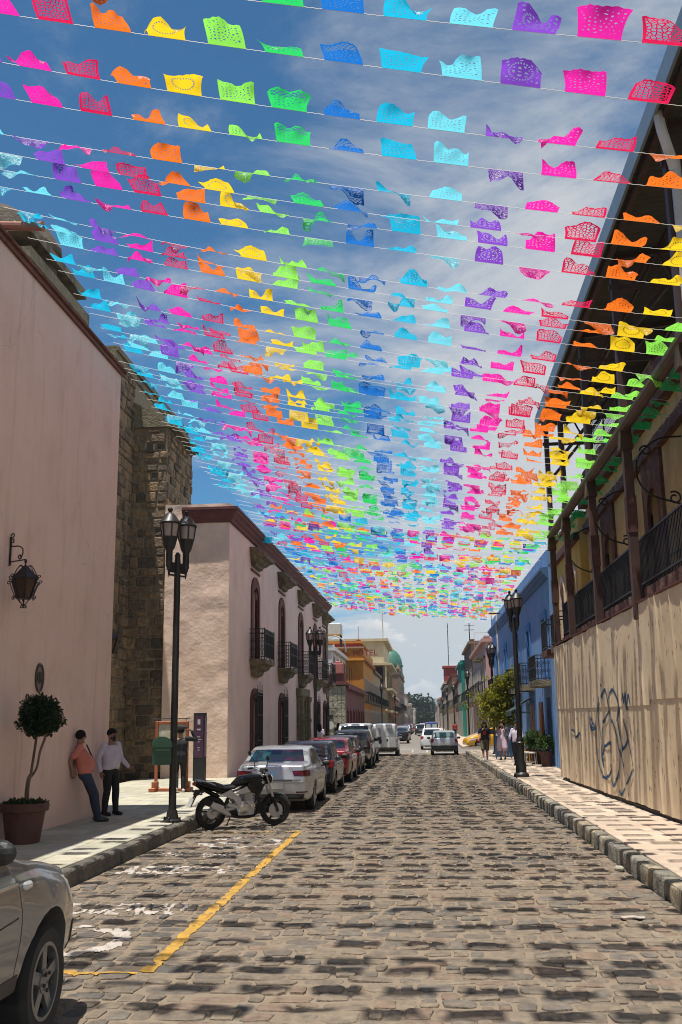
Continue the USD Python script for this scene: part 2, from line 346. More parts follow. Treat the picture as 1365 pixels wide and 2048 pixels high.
def strip(pts, w):
    from shapely.geometry import LineString
    return LineString(pts).buffer(w / 2, cap_style=2)
mk.add('yellow_line', draped(strip([(-2.36, 8.62), (-2.44, 19.2)], 0.12), 0.02, 0.30, 1), yellow_paint)
mk.add('yellow_line', draped(strip([(-4.5, 8.45), (-2.43, 8.56)], 0.10), 0.02, 0.37, 2), yellow_paint)
mk.add('yellow_line', draped(strip([(-4.5, 19.05), (-2.38, 19.2)], 0.12), 0.025, 0.47, 3), yellow_paint)
# white bay symbols: broken rings at each end and two rows of worn lettering, read from the far side
def ring(cx, cy, r, w, a0, a1, sx=1.0):
    from shapely.geometry import LineString
    from shapely import affinity
    t = np.radians(np.linspace(a0, a1, 40)); return affinity.scale(LineString(np.c_[cx + r * np.cos(t), cy + r * np.sin(t)]).buffer(w / 2, cap_style=2), sx, 1.0)
mk.add('white_ring', draped(ring(-3.55, 9.75, 0.62, 0.17, -150, 95), 0.022, 0.35, 5), white_paint)
mk.add('white_ring', draped(unary_union([ring(-3.2, 17.5, 0.66, 0.17, -160, 140), strip([(-3.9, 17.3), (-3.2, 17.5)], .3)]), 0.028, 0.38, 6), white_paint)
def letters(x0, x1, y0, h, text):
    m = meshkit.text_mesh(text, h, 0.001, bold=True); v = arr(m)[0]; tri = arr(m)[1]
    k = (x1 - x0) / np.ptp(v[:, 0]); v = v - v.min(0); v[:, 0] *= k
    polys = [Polygon(v[t][:, :2]) for t in tri if v[t][:, 2].max() < 1e-6]
    from shapely import affinity
    return affinity.translate(unary_union([p.buffer(0.004) for p in polys if p.area > 1e-9]), x0, y0)
mk.add('white_lettering', draped(letters(-4.3, -2.7, 14.0, 0.62, 'ASCENSO'), 0.022, 0.42, 7), white_paint)
mk.add('white_lettering', draped(letters(-4.35, -2.7, 11.1, 0.58, 'DESCENSO'), 0.022, 0.41, 8), white_paint)
mk.add('white_lettering', draped(letters(-4.3, -2.75, 15.7, 0.5, 'DESCENSO'), 0.025, 0.47, 9), white_paint)

# crosswalk bands of the far junction
for k, (a, b) in enumerate([(-4.3, -2.6), (-2.2, -0.6), (-0.2, 1.0), (1.3, 2.2)]):
    mk.add('junction_band', box(a, b, 63.2, 64.2, 0.004, 0.009), yellow_paint)
for x in np.linspace(-3.9, 1.9, 7): mk.add('junction_stripe', box(x - .06, x + .06, 66.5, 71.5, 0.004, 0.009), white_paint)
mk.add('stop_line', box(-4.3, 2.2, 65.0, 65.35, 0.004, 0.009), white_paint)
mk.add('stop_line', box(-4.3, 2.2, 72.4, 72.8, 0.004, 0.009), white_paint)

# pavements: a bed and slabs, and rough kerb stones
bed = mat('pavement_bed', (0.14, 0.125, 0.10), 0.95, var=0.3, scale=5)
slab_l = mat('pavement_slab', (0.40, 0.375, 0.30), 0.85, var=0.16, scale=3, bump=0.25, bscale=50, tone=[(0, (0.36, 0.34, 0.26)), (0.3, (0.42, 0.39, 0.30)), (0.6, (0.39, 0.37, 0.31)), (0.85, (0.33, 0.32, 0.25)), (1, (0.45, 0.41, 0.32))], stain=((0.25, 0.23, 0.18), 0.5, 1.6, (1, 1, 1)))
slab_r = mat('pavement_slab_pink', (0.45, 0.37, 0.30), 0.85, var=0.16, scale=3, bump=0.2, bscale=60, tone=[(0, (0.43, 0.335, 0.255)), (0.3, (0.46, 0.365, 0.28)), (0.6, (0.40, 0.32, 0.25)), (0.85, (0.48, 0.385, 0.30)), (1, (0.43, 0.34, 0.265))], stain=((0.30, 0.24, 0.18), 0.5, 1.3, (1, 1, 1)))
kerb_mat = mat('kerb_stone', (0.26, 0.23, 0.18), 0.9, var=0.35, scale=7, bump=0.9, bscale=22, dist=0.05, tone=[(0, (0.30, 0.26, 0.20)), (0.3, (0.24, 0.225, 0.19)), (0.55, (0.35, 0.29, 0.20)), (0.8, (0.20, 0.185, 0.15)), (1, (0.3, 0.26, 0.2))], stain=((0.07, 0.065, 0.05), 0.8, 2.2, (1, 1, 1)))
kerb_dark = mat('dark_kerb_stone', (0.1, 0.09, 0.075), 0.9, var=0.35, scale=7, bump=0.9, bscale=22, dist=0.05, tone=[(0, (0.11, 0.10, 0.085)), (0.4, (0.085, 0.08, 0.068)), (0.7, (0.14, 0.125, 0.10)), (1, (0.1, 0.09, 0.08))])
def pavement(name, edge, outer, y0, y1, mat_, wid, lens, kmat, klen, kw, seed, slabs_to):
    r = np.random.default_rng(seed); t = Thing(name, kind='structure')
    ys = np.linspace(y0, y1, 12); A = [(edge(q), q) for q in ys]; B = [(outer(q), q) for q in ys][::-1]
    s = extr(Polygon(A + B), PAVE - 0.02 + 0.1); t.add('bed', moved(s, (0, 0, -0.1)), bed)
    sgn = 1 if outer(y0) > edge(y0) else -1; n_s = 0; far_s, far_t = [], []
    yy = y0
    while yy < y1 - 0.05:
        L = min(lens * r.uniform(.93, 1.07), y1 - yy); e = edge(yy + L / 2); o = outer(yy + L / 2); width = abs(o - e) - kw; cols = max(1, round(width / wid)); j = 0
        off = 0.0
        for c in range(cols):
            a = e + sgn * (kw + width * c / cols); b = e + sgn * (kw + width * (c + 1) / cols)
            x0, x1 = min(a, b) + .006, max(a, b) - .006
            dz = r.uniform(-0.003, 0.004)
            m = bevbox(x0, x1, yy + .006, yy + L - .006, PAVE - 0.03, PAVE + dz, 0.008)
            if yy < slabs_to and n_s < 280: t.add('slab', m, mat_, tone=float(r.random() * .98)); n_s += 1
            else: far_s.append(m); far_t.append(np.full(len(m[0]), r.random() * .98))
        yy += L
    if far_s: t.add('slab_paving', cat(far_s), mat_, tone=np.concatenate(far_t), kind='stuff')
    kb = Thing(name.replace('pavement', 'kerb'), kind='structure'); yy, n_k = y0, 0; far_s, far_t = [], []
    while yy < y1 - 0.05:
        L = min(klen * r.uniform(.75, 1.3), y1 - yy); e = edge(yy + L / 2); w = kw - .008
        x0, x1 = (e, e + w) if sgn > 0 else (e - w, e)
        m = bevbox(x0 - (.012 if sgn > 0 else 0), x1 + (.012 if sgn < 0 else 0), yy + .007, yy + L - .007, -0.1, PAVE + r.uniform(-.012, .012), 0.03)
        tn = float(r.random() * .98)
        if yy < 34 and n_k < 120: m = rough(m, 0.018, 0.14, n_k, 0.07); kb.add('kerb_stone', m, kmat, smooth=50, tone=tn); n_k += 1
        else: far_s.append(m); far_t.append(np.full(len(m[0]), tn))
        yy += L
    if far_s: kb.add('kerb_run', cat(far_s), kmat, tone=np.concatenate(far_t), kind='stuff')
def out_right(q): return float(np.interp(q, [0, 32, 33, 70], [4.75, 4.35, 4.9, 4.75]))
pavement('right_pavement', kerb_right, out_right, 4.0, 62.0, slab_r, 0.75, 0.72, kerb_mat, 0.46, 0.20, 3, 45)
def out_left(q): return -6.78 if q < 21.3 else (-9.4 if q < 33.9 else -6.75)
pavement('left_pavement', kerb_left, lambda q: -6.9, 2.5, 62.0, slab_l, 0.6, 0.62, kerb_dark, 0.75, 0.16, 4, 34)
fc = Thing('church_forecourt', kind='structure')
for i, xx in enumerate(np.arange(-9.6, -6.9, 0.675)):
    for j, yy in enumerate(np.arange(21.3, 33.8, 1.04)):
        fc.add('slab', bevbox(xx + .006, xx + .669, yy + .006, yy + 1.034, -0.05, PAVE + rng.uniform(-.003, .003), 0.008), slab_l, tone=float(rng.random() * .98))
for nm, a, b in (('far_left_pavement', -6.6, -4.5), ('far_right_pavement', 2.5, 4.9)):
    t = Thing(nm, kind='structure'); t.add('paving', box(a, b, 73.5, 700, -0.1, 0.17), slab_r if a > 0 else slab_l, tone=0.4)

tf = Thing('kerb_weeds', kind='stuff'); q = np.random.default_rng(9)
wm_ = mat('weed_green', (.07, .10, .03), .8); bl = []
for cx, cy in ((2.5, 29.0), (2.53, 28.4), (2.5, 30.1), (2.6, 17.2), (2.45, 36.0)):
    for _ in range(26):
        a = q.uniform(0, 6.3); r_ = q.uniform(.01, .10); b = V([cx - abs(r_ * math.cos(a)), cy + r_ * 1.6 * math.sin(a), .0]); tpp = b + [q.normal(0, .03), q.normal(0, .03), q.uniform(.04, .12)]
        bl.append((V([b + [-.004, 0, 0], b + [.004, 0, 0], tpp]), V([[0, 1, 2]])))
tf.add('blades', cat(bl), wm_)
for k, (cx, cy) in enumerate([(2.5, 14.2), (2.02, 10.9)]):
    st = Thing('loose_stone' if k == 0 else 'paper_scrap', ['small loose stone lying against the right kerb', 'crumpled white paper scrap on the cobbles near the right kerb'][k], ['stone', 'litter'][k], loc=(cx, cy, .01))
    st.add('lump' if k == 0 else 'sheet', rough(bevbox(-.06, .06, -.05, .05, 0, .06, .02) if k == 0 else bevbox(-.12, .12, -.04, .04, .005, .03, .008), .02, .08, k, .03), slab_l if k == 0 else white_paint, tone=.3, smooth=True)
# ------------------------------------------------------------------ left side of the street
pink = usdkit.material(stage, '/World/Looks/pink_plaster', {'g': ('geometry', {}),
    'n1': ('noise_texture', {'scale': 0.9, 'detail': 8.0, 'roughness': .62}), 'r1': ('rgb_ramp', {'ramp': [(.25, (.52, .36, .305)), (.45, (.61, .435, .37)), (.6, (.64, .46, .395)), (.78, (.55, .385, .325))]}),
    'ms': ('mapping', {'mapping_type': 'point', 'scale': (1, 2.2, .12)}), 'n2': ('noise_texture', {'scale': 2.2, 'detail': 6.0, 'roughness': .65}), 'm2': ('map_range', {'range_type': 'smoothstep', 'from_min': .52, 'from_max': .72, 'to_min': 0.0, 'to_max': .42, 'clamp': True}), 'x2': ('mix', {'color2': (.40, .27, .225)}),
    'wn': ('noise_texture', {'scale': 1.6, 'detail': 4.0}), 'wa': ('vector_math', {'math_type': 'multiply_add', 'vector2': (.5, .5, .5)}), 'vo': ('voronoi_texture', {'feature': 'distance_to_edge', 'scale': .42}), 'cr': ('map_range', {'from_min': .0, 'from_max': .005, 'to_min': .38, 'to_max': 0.0, 'clamp': True}),
    'n3': ('noise_texture', {'scale': .55, 'detail': 3.0}), 'm3': ('map_range', {'range_type': 'smoothstep', 'from_min': .5, 'from_max': .62, 'to_min': 0.0, 'to_max': 1.0, 'clamp': True}), 'cm': ('math', {'math_type': 'multiply'}), 'x3': ('mix', {'color2': (.22, .13, .11)}),
    'bn': ('noise_texture', {'scale': 12.0, 'detail': 8.0, 'roughness': .65}), 'b': ('bump', {'strength': .45, 'distance': .03}), 'p': ('principled_bsdf', {'roughness': .9, 'specular_ior_level': .3})},
    [('g.position', 'n1.vector'), ('n1.fac', 'r1.fac'), ('g.position', 'ms.vector'), ('ms.vector', 'n2.vector'), ('n2.fac', 'm2.value'), ('m2.result', 'x2.fac'), ('r1.color', 'x2.color1'), ('g.position', 'wn.vector'), ('wn.color', 'wa.vector1'), ('g.position', 'wa.vector3'), ('wa.vector', 'vo.vector'), ('vo.distance', 'cr.value'),
     ('g.position', 'n3.vector'), ('n3.fac', 'm3.value'), ('m3.result', 'cm.value1'), ('cr.result', 'cm.value2'), ('cm.value', 'x3.fac'), ('x2.color', 'x3.color1'), ('x3.color', 'p.base_color'), ('g.position', 'bn.vector'), ('bn.fac', 'b.height'), ('b.normal', 'p.normal')], surface='p.BSDF')
pink2 = mat('pale_pink_plaster', (0.68, 0.515, 0.465), 0.9, var=0.08, scale=1.3, bump=0.25, bscale=12, dist=0.02, stain=((0.54, 0.39, 0.35), 0.55, 0.8, (1, 1, 0.3)))
sandp = mat('sandy_plaster', (0.68, 0.51, 0.405), 0.92, var=0.12, scale=1.5, bump=0.5, bscale=5, dist=0.05, stain=((0.55, 0.39, 0.28), 0.6, 1.2, (1, 1, 1)))
maroon = mat('maroon_paint', (0.105, 0.028, 0.024), 0.75, var=0.25, scale=4, bump=0.3, bscale=20, stain=((0.06, 0.02, 0.018), 0.6, 2.0, (1, 1, .4)))
carved = mat('carved_stone', (0.17, 0.145, 0.095), 0.92, var=0.4, scale=5, bump=0.9, bscale=14, dist=0.05, stain=((0.05, 0.045, 0.035), 0.8, 1.6, (1, 1, .5)))
HX = -6.72
def wall_lantern(name, label, loc, ang):
    """Black wrought-iron lantern on a scrolled bracket; local x points out from the wall."""
    t = Thing(name, label, 'wall lantern', loc=loc, rotz=ang)
    def scr(pts, r=0.011): return tube(np.c_[V(pts)[:, 0], np.zeros(len(pts)), V(pts)[:, 1]], r, 6)
    t.add('bracket', cat([bar((0.012, 0, 0.62), (0.012, 0, 0.14), 0.024, 0.03), bar((0.02, 0, 0.20), (0.43, 0, 0.20), 0.018, 0.018),
        scr(spiral((0.06, 0.63), 0.05, 0.02, math.pi, -0.8)), scr(spiral((0.06, 0.54), 0.05, 0.02, math.pi, -0.75)),
        scr(bez([(0.01, .52), (0.06, .455), (.2, .445), (.32, .40), (.345, .32), (.30, .24)])), scr(spiral((.27, .265), .045, .02, 0, -1.1)), rod((.43, 0, .20), (.43, 0, .10), .012), cbox((.43, 0, .17), (.03, .03, .05))]), BLACK_IRON)
    c = V([0.43, 0, 0])
    def ngon(r, z, n=6): a = np.arange(n) * 2 * np.pi / n + np.pi / 6; return np.c_[r * np.cos(a), r * np.sin(a), np.full(n, z)]
    def hull(*rs): return arr(Manifold.hull_points(np.vstack(rs)))
    t.add('cap', cat([moved(hull(ngon(.03, .10), ngon(.225, -.10), ngon(.225, -.125)), c)]), BLACK_IRON)
    t.add('pane', moved(hull(ngon(.195, -.126), ngon(.105, -.42)), c), mat('smoked_glass', (0.03, 0.013, 0.008), 0.15), label='smoked brown lantern glass')
    ribs = []
    for q in range(6):
        p0, p1 = ngon(.205, -.12)[q] + c, ngon(.112, -.43)[q] + c
        ribs.append(bar(p0, p1, .026, .026)); o = p0 - c; o[2] = 0; o /= np.linalg.norm(o)
        def sc(pts): return tube(V([c + o * a + V([0, 0, b]) for a, b in pts]), .008, 5)
        ribs += [sc(spiral((.268, -.165), .03, .012, 2.4, 1.0, 12)), sc([(.245, -.18), (.155, -.40)]), sc(spiral((.175, -.42), .028, .012, 1.5, -1.0, 12)), sc(spiral((.245, -.085), .028, .012, 3.4, -.9, 12)),
                 sc(bez([(.215, -.09), (.13, .06), (.075, .10), (.045, .065)], 6)), sc(bez([(.10, -.44), (.05, -.50), (.0, -.56)], 6)), sc(spiral((.03, -.565), .028, .01, 3.1, -.9, 12))]
    ribs += [moved(hull(ngon(.12, -.42), ngon(.12, -.44)), c), rod(c + V([0, 0, -.44]), c + V([0, 0, -.58]), .012)]
    t.add('frame', cat(ribs), BLACK_IRON)
    return t
# near pink hotel: one thick wall with a tiled roof edge
t = Thing('pink_hotel', 'smooth pink plaster hotel wall with red eave, left of the street', 'building', loc=(HX, 10, 0.2))
hw = Manifold.cube((9.0, 33.2, 9.75)).translate((HX - 9.0, -12.1, 0.15))
t.add('wall', arr(hw), pink, world=True)
eave_m = mat('red_tile', (0.13, 0.045, 0.03), 0.85, var=0.35, scale=5, bump=0.5, bscale=20)
t.add('roof', cat([moved(frame(extr([(0, 0), (9.3, 0), (9.3, 1.2), (0, .07)], 33.5), (0, 0, 0), (-1, 0, 0), (0, 0, 1), (0, 1, 0)), (HX + .08, -12.2, 9.9))]), eave_m, world=True)
tiles, r = [], np.random.default_rng(2)
for yy in np.arange(8.0, 21.2, 0.26):
    t.add('roof_tile', bevbox(HX - .25, HX + .105 + r.uniform(-.01, .01), yy + .006, yy + .254, 9.895, 9.945, .012), eave_m, world=True)
t.add('eave_board', box(HX + .002, HX + .05, -12, 21.25, 9.80, 9.89), eave_m, world=True)
pipe_m = mat('clay_pipe', (0.30, 0.12, 0.08), 0.8, var=0.2)
t.add('water_spout', tube([(HX - .3, 14.6, 10.12), (HX + .62, 14.62, 10.06), (HX + .66, 14.62, 10.06)], [.075, .075, .095], 10), pipe_m, world=True)
wall_lantern('wall_lantern', 'black iron lantern on a scrolled bracket above the oval hotel emblem', (HX + .01, 15.55, 4.42), -0.55)
wall_lantern('wall_lantern', 'black iron lantern peeping from behind the pink hotel wall corner', (HX - .22, 21.12, 3.98), math.pi / 2)
# emblem and lettering
bronze = mat('dark_bronze', (0.06, 0.05, 0.04), 0.5, var=0.3, scale=20, metallic=0.3)
t = Thing('hotel_sign', 'dark bronze oval emblem and lettering on the pink wall above the topiary', 'sign', loc=(HX, 17.07, 2.8))
th = np.linspace(0, 2 * np.pi, 41)[:-1]
F = lambda m: frame(m, (HX + .004, 17.07, 2.82), (0, 1, 0), (0, 0, 1), (1, 0, 0))
t.add('oval_ring', F(cat([moved(tube(np.c_[.165 * np.cos(th), .235 * np.sin(th), np.zeros(40)], .022, 8, closed=True), (0, 0, .012))])), bronze, world=True)
t.add('oval_plate', F(extr(np.c_[.15 * np.cos(th), .22 * np.sin(th)], .006)), mat('emblem_plate', (0.17, 0.12, 0.10), .6, var=.2, scale=20), world=True)
lm = meshkit.text_mesh('R', .2, .02, bold=True); v = arr(lm)[0]; t.add('emblem_letter', F((v - [.04, .1, 0], arr(lm)[1])), bronze, world=True)
lm = meshkit.text_mesh('Q', .15, .02, bold=True); v = arr(lm)[0]; t.add('emblem_letter', F((v - [.11, .07, 0], arr(lm)[1])), bronze, world=True)
x = -.55
for ch, h in zip('QUINTA REAL', (.13, .095, .095, .095, .095, .095, 0, .13, .095, .095, .095)):
    if ch == ' ': x += .06; continue
    lm = meshkit.text_mesh(ch, h, .02); v, f = arr(lm); v = v - [v[:, 0].min(), 0, 0]; t.add('letter', F((v + [x, -.42, 0], f)), bronze, world=True); x += np.ptp(v[:, 0]) + .022

# stone church: nave wall, buttress, and the tower behind the hotel
CH = [(0, (0.205, 0.143, 0.088)), (.2, (0.25, 0.172, 0.10)), (.4, (0.16, 0.117, 0.08)), (.55, (0.215, 0.158, 0.10)), (.7, (0.285, 0.19, 0.10)), (.85, (0.115, 0.09, 0.065)), (1, (0.235, 0.165, 0.105))]
church_stone = mat('church_stone', (1, 1, 1), 0.92, var=0.35, scale=6, bump=1.0, bscale=9, dist=0.16, tone=CH, stain=((0.045, 0.04, 0.03), 0.7, 1.1, (1, 1, .45)))
mortar = mat('church_mortar', (0.20, 0.165, 0.11), 0.95, var=0.3, scale=6, bump=0.6, bscale=30)
church = Thing('stone_church', 'weathered brown stone church with stepped buttress, behind the pink hotel', 'building', loc=(-9, 33, 0.2))
_sr = np.random.default_rng(8); big_n = [0]
def stone_face(o, u, n, width, z0, z1, thing, seed, rows=(.2, .44), lens=(.16, .7), top=None, single=True):
    """Courses of separate blocks on a wall face: o = lower corner, u = direction along, n = outward normal; top(s) limits the height."""
    r = np.random.default_rng(seed); z = z0; rest, tn = [], []
    while z < z1 - .05:
        h = min(r.uniform(*rows), z1 - z); s = -r.uniform(0, .2)
        while s < width:
            L = r.uniform(*lens); a, b = max(s, 0), min(s + L, width); s += L
            if b - a < .06: continue
            zt = z + h if top is None else min(z + h, top((a + b) / 2))
            if zt - z < .06: continue
            m = bevbox(a + .008 + r.uniform(0, .02), b - .008 - r.uniform(0, .02), z + .006 + r.uniform(0, .02) - z0, zt - .006 - r.uniform(0, .03) - z0, -.05, r.uniform(.005, .085), .034)
            m = frame(m, (o[0], o[1], z0), u, (0, 0, 1), n); t_ = float(r.random() * .98)
            if single and big_n[0] < 290: thing.add('stone', m, church_stone, world=True, tone=t_); big_n[0] += 1
            else: rest.append(m); tn.append(np.full(len(m[0]), t_))
        z += h
    return rest, tn
# nave wall (faces the street), sloping buttress, flat roofs with overhanging slabs
church.add('nave_wall', box(-24, -10.32, 31.6, 42.5, 0.1, 14.35), mortar, world=True)
church.add('nave_cornice', cat([box(-24, -10.27, 31.6, 42, 14.35, 14.62), box(-24, -10.2, 31.6, 42, 14.62, 14.8)]), carved, world=True)
church.add('buttress_core', box(-10.32, -9.03, 34.05, 37.8, 0.1, 12.55), mortar, world=True)
capp = frame(extr([(-10.4, 13.55), (-8.72, 12.72), (-8.72, 12.55), (-10.4, 12.55)], 4.1), (0, 0, 0), (1, 0, 0), (0, 0, 1), (0, 1, 0))
church.add('buttress_cap', moved(capp, (0, 33.95, 0)), carved, world=True)
R_, T_ = [], []
for args in (((-10.32, 34.05), (1, 0, 0), (0, -1, 0), 1.29, .15, 12.5), ((-9.03, 34.05), (0, 1, 0), (1, 0, 0), 3.7, 8.0, 12.5), ((-10.32, 31.6), (0, 1, 0), (1, 0, 0), 2.45, .15, 14.3)):
    a, b = stone_face(args[0], args[1], args[2], args[3], args[4], args[5], church, int(args[3] * 100)); R_ += a; T_ += b
if R_: church.add('stone_facing', cat(R_), church_stone, world=True, tone=np.concatenate(T_), kind='stuff')
church.add('putlog_hole', box(-9.8, -9.55, 33.97, 34.05, 11.6, 11.95), DARK, world=True)
tw = Thing('church_tower', 'dark weathered stone church tower top behind the pink hotel roof', 'tower', loc=(-15, 31, 0))
tw.add('shaft', box(-17.5, -12.3, 28.5, 33.5, 0.1, 16.5), church_stone, world=True, tone=.85)
tw.add('cornice', cat([box(-17.8, -12.05, 28.2, 33.8, 16.5, 16.9), box(-17.7, -12.15, 28.3, 33.7, 17.5, 17.8)]), carved, world=True)
tw.add('drum', lathe([(2.6, 16.9), (2.6, 17.9), (2.75, 18.0), (2.75, 18.2), (2.3, 18.9), (1.4, 19.5), (.5, 19.8), (0.01, 19.9)], 10, (-14.9, 31, 0)), church_stone, world=True, tone=.9)

# pale pink building with balconies
A2, B2 = V([-6.70, 33.9]), V([-6.25, 64.4])
U2 = (B2 - A2) / np.linalg.norm(B2 - A2); N2 = V([U2[1], -U2[0]]); LEN2 = np.linalg.norm(B2 - A2)
def F2(m): return frame(m, (A2[0], A2[1], 0.2), (U2[0], U2[1], 0), (0, 0, 1), (N2[0], N2[1], 0))
b2 = Thing('pink_balcony_building', 'pale pink building with stone window hoods, iron balconies and maroon cornice', 'building', loc=(-8, 34, 0.2))
WU = [4.9, 11.55, 17.9, 24.0, 28.6]
def archp(c, w, z0, z1, rise):
    t = np.linspace(0, np.pi, 15); return Polygon([(c - w / 2, z0), (c + w / 2, z0)] + [(c + w / 2 * math.cos(a), z1 - rise + rise * math.sin(a)) for a in t])
holes = []
for i, c in enumerate(WU):
    holes.append(archp(c, 1.15, 4.2, 7.05, .45)); holes.append(archp(c, 1.25, 0.05, 2.75, .3) if i != 2 else archp(c, 1.7, -.05, 3.2, .2))
wallp = sbox(0, 0, LEN2, 8.75).difference(unary_union(holes))
b2.add('street_wall', F2(moved(extr(wallp, .4), (0, 0, -.4))), pink2, world=True)
b2.add('street_wall_back', F2(box(.45, LEN2 - .05, 0, 8.7, -2.1, -.65)), DARK, world=True)
endw = Manifold.cube((2.28, .4, 9.5)).translate((-8.98, 33.9, .05)).refine_to_length(.12)
v, f = arr(endw); on = v[:, 1] < 33.95; v = v.copy(); v[on, 1] += -.02 + .065 * (meshkit.fbm(np.c_[v[on, 0] * 1.9, v[on, 2] * 1.9, np.zeros(on.sum())], 4, 3) - .45); v[:, 1] = np.maximum(v[:, 1], 33.86)
b2.add('end_wall', (v, f), sandp, smooth=40, world=True)
b2.add('roof', F2(box(.05, LEN2, 8.78, 9.0, -2.2, -.05)), carved, world=True)
par = rough(moved(Manifold.cube((2.36, .45, .62)).to_mesh() and arr(Manifold.cube((2.36, .45, .66))), (-9.0, 33.87, 8.95)), .04, .5, 4, .15)
b2.add('parapet', par, sandp, smooth=40, world=True)
# stepped maroon cornice, mitred round the corner
prof = [(0, 8.72), (.10, 8.74), (.13, 8.84), (.20, 8.90), (.27, 9.0), (.36, 9.06), (.36, 9.14), (.40, 9.15), (.40, 9.24), (0, 9.28)]
def cornice(prof, corner=True):
    P = V(prof); k = len(P); rings = []
    # end wall start, mitre corner, facade end
    e0 = V([-8.35, 33.9]); out_e = V([0, -1.0]); mit = (N2 + out_e * (1 - 0)) ; mit = V([N2[0] + 0, -1.0]); mit = V([N2[0], -1.0])
    for base, d in ((e0, out_e), (A2, mit), (B2, N2)):
        rings.append(np.c_[base[0] + d[0] * P[:, 0], base[1] + d[1] * P[:, 0], P[:, 1] + .2])
    v = np.vstack(rings); f = []
    for s in range(2):
        for q in range(k):
            a0, a1, b0, b1 = s * k + q, s * k + (q + 1) % k, (s + 1) * k + q, (s + 1) * k + (q + 1) % k
            f += [[a0, b0, b1], [a0, b1, a1]]
    for s, rev in ((0, 0), (2, 1)):
        for q in range(1, k - 1): f.append([s * k, s * k + q + 1, s * k + q] if rev else [s * k, s * k + q, s * k + q + 1])
    return v, V(f)[:, ::-1]
b2.add('cornice', cornice([(x * .82, z) for x, z in prof]), maroon, world=True)
for i, c in enumerate(WU):
    # upper french window: maroon surround, dark doors, stone hood, little bar, balcony
    sur = archp(c, 1.75, 4.2, 7.45, .62).difference(archp(c, 1.15, 4.1, 7.05, .45))
    w = b2.add('window', F2(moved(extr(sur, .16), (0, 0, -.1))), maroon, world=True, smooth=False)
    b2.add('door_leaf', F2(cat([box(c - .56, c - .01, 4.2, 7.0, -.34, -.29), box(c + .01, c + .56, 4.2, 7.0, -.34, -.29)])), DARK_WOOD, world=True, under=w)
    b2.add('pane', F2(cat([box(c + s * .285 - .17, c + s * .285 + .17, z, z + .62, -.288, -.28) for s in (-1, 1) for z in (4.9, 5.6, 6.3)])), GLASS_DARK, world=True, under=w)
    b2.add('lintel_bar', F2(box(c - .95, c + .95, 7.62, 7.70, 0, .05)), maroon, world=True)
    hood = [(0, 7.80), (.16, 7.84), (.20, 7.95), (.34, 8.0), (.40, 8.10), (.58, 8.14), (.60, 8.24), (.42, 8.32), (.36, 8.46), (0, 8.5)]
    hm = frame(extr([(a, b) for a, b in hood], 2.4), (0, 0, 0), (0, 0, 1), (0, 1, 0), (1, 0, 0))
    vv, ff = arr(hm); k = np.clip((vv[:, 1] - 7.8) / .4, 0, 1); vv[:, 0] = (vv[:, 0] - 1.2) * (.66 + .34 * k) + c
    b2.add('window_hood', F2(rough((vv, ff), .03, .25, i, .12)), carved, world=True, smooth=35)
    # balcony: stepped stone slab and iron railing
    slab = [(0, 3.55), (.18, 3.60), (.24, 3.78), (.40, 3.84), (.46, 3.98), (.60, 4.02), (.62, 4.18), (0, 4.18)]
    sm = frame(extr(slab, 2.3), (0, 0, 0), (0, 0, 1), (0, 1, 0), (1, 0, 0)); vv, ff = arr(sm); k = np.clip((vv[:, 1] - 3.55) / .5, 0, 1); vv[:, 0] = (vv[:, 0] - 1.15) * (.6 + .4 * k) + c
    bal = b2.add('balcony', F2(rough((vv, ff), .02, .25, 20 + i, .12)), carved, world=True, smooth=35)
    zb, zt, x0, x1, d = 4.26, 5.32, c - 1.1, c + 1.1, .58
    rails = [bar((x0, z, d), (x1, z, d), .03, .03) for z in (zb, zt, zt - .16)] + [bar((x, z, 0), (x, z, d), .03, .03) for x in (x0, x1) for z in (zb, zt, zt - .16)] + [bar((x, zb - .1, d), (x, zt + .04, d), .04, .04) for x in (x0, x1)]
    b2.add('rail', F2(cat(rails)), BLACK_IRON, world=True, under=bal)
    for x in np.linspace(x0 + .1, x1 - .1, 16): b2.add('baluster', F2(cat([bar((x, zb, d), (x, zt, d), .022, .022), cbox((x, (zb + zt) / 2, d), (.055, .09, .03)), cbox((x, zt - .08, d), (.06, .06, .03))])), BLACK_IRON, world=True, under=bal)
    for x in (x0, x1):
        for q in np.linspace(.07, d - .08, 5): b2.add('baluster', F2(cat([bar((x, zb, q), (x, zt, q), .02, .02), frame(tube(np.c_[spiral((0, 0), .05, .05, 0, 1, 10), np.zeros(10)], .008, 5), (x, 4.55, q), (0, 0, 1), (0, 1, 0), (-1, 0, 0)), frame(tube(np.c_[spiral((0, 0), .05, .05, 0, 1, 10), np.zeros(10)], .008, 5), (x, 4.85, q), (0, 0, 1), (0, 1, 0), (-1, 0, 0))])), BLACK_IRON, world=True, under=bal)
    if i != 2:
        sur = archp(c, 1.85, 0.0, 3.12, .5).difference(archp(c, 1.25, -.1, 2.75, .3))
        w = b2.add('window', F2(moved(extr(sur, .14), (0, 0, -.08))), maroon, world=True)
        b2.add('shutter', F2(box(c - .62, c + .62, 0.05, 2.7, -.36, -.3)), DARK_WOOD, world=True, under=w)
        gr = [bar((c + q, .25, .22), (c + q, 2.95, .22), .024, .024) for q in np.linspace(-.6, .6, 9)] + [bar((c - .62, z, .22), (c + .62, z, .22), .03, .03) for z in (.25, 1.15, 2.1, 2.85)] + [bar((c + s * .62, z, 0), (c + s * .62, z, .22), .025, .025) for s in (-1, 1) for z in (.25, 2.85)] + [bar((c + s * .62, z, q), (c + s * .62, z + 2.6, q), .022, .022) for s in (-1, 1) for z in (.25,) for q in (.07, .15)]
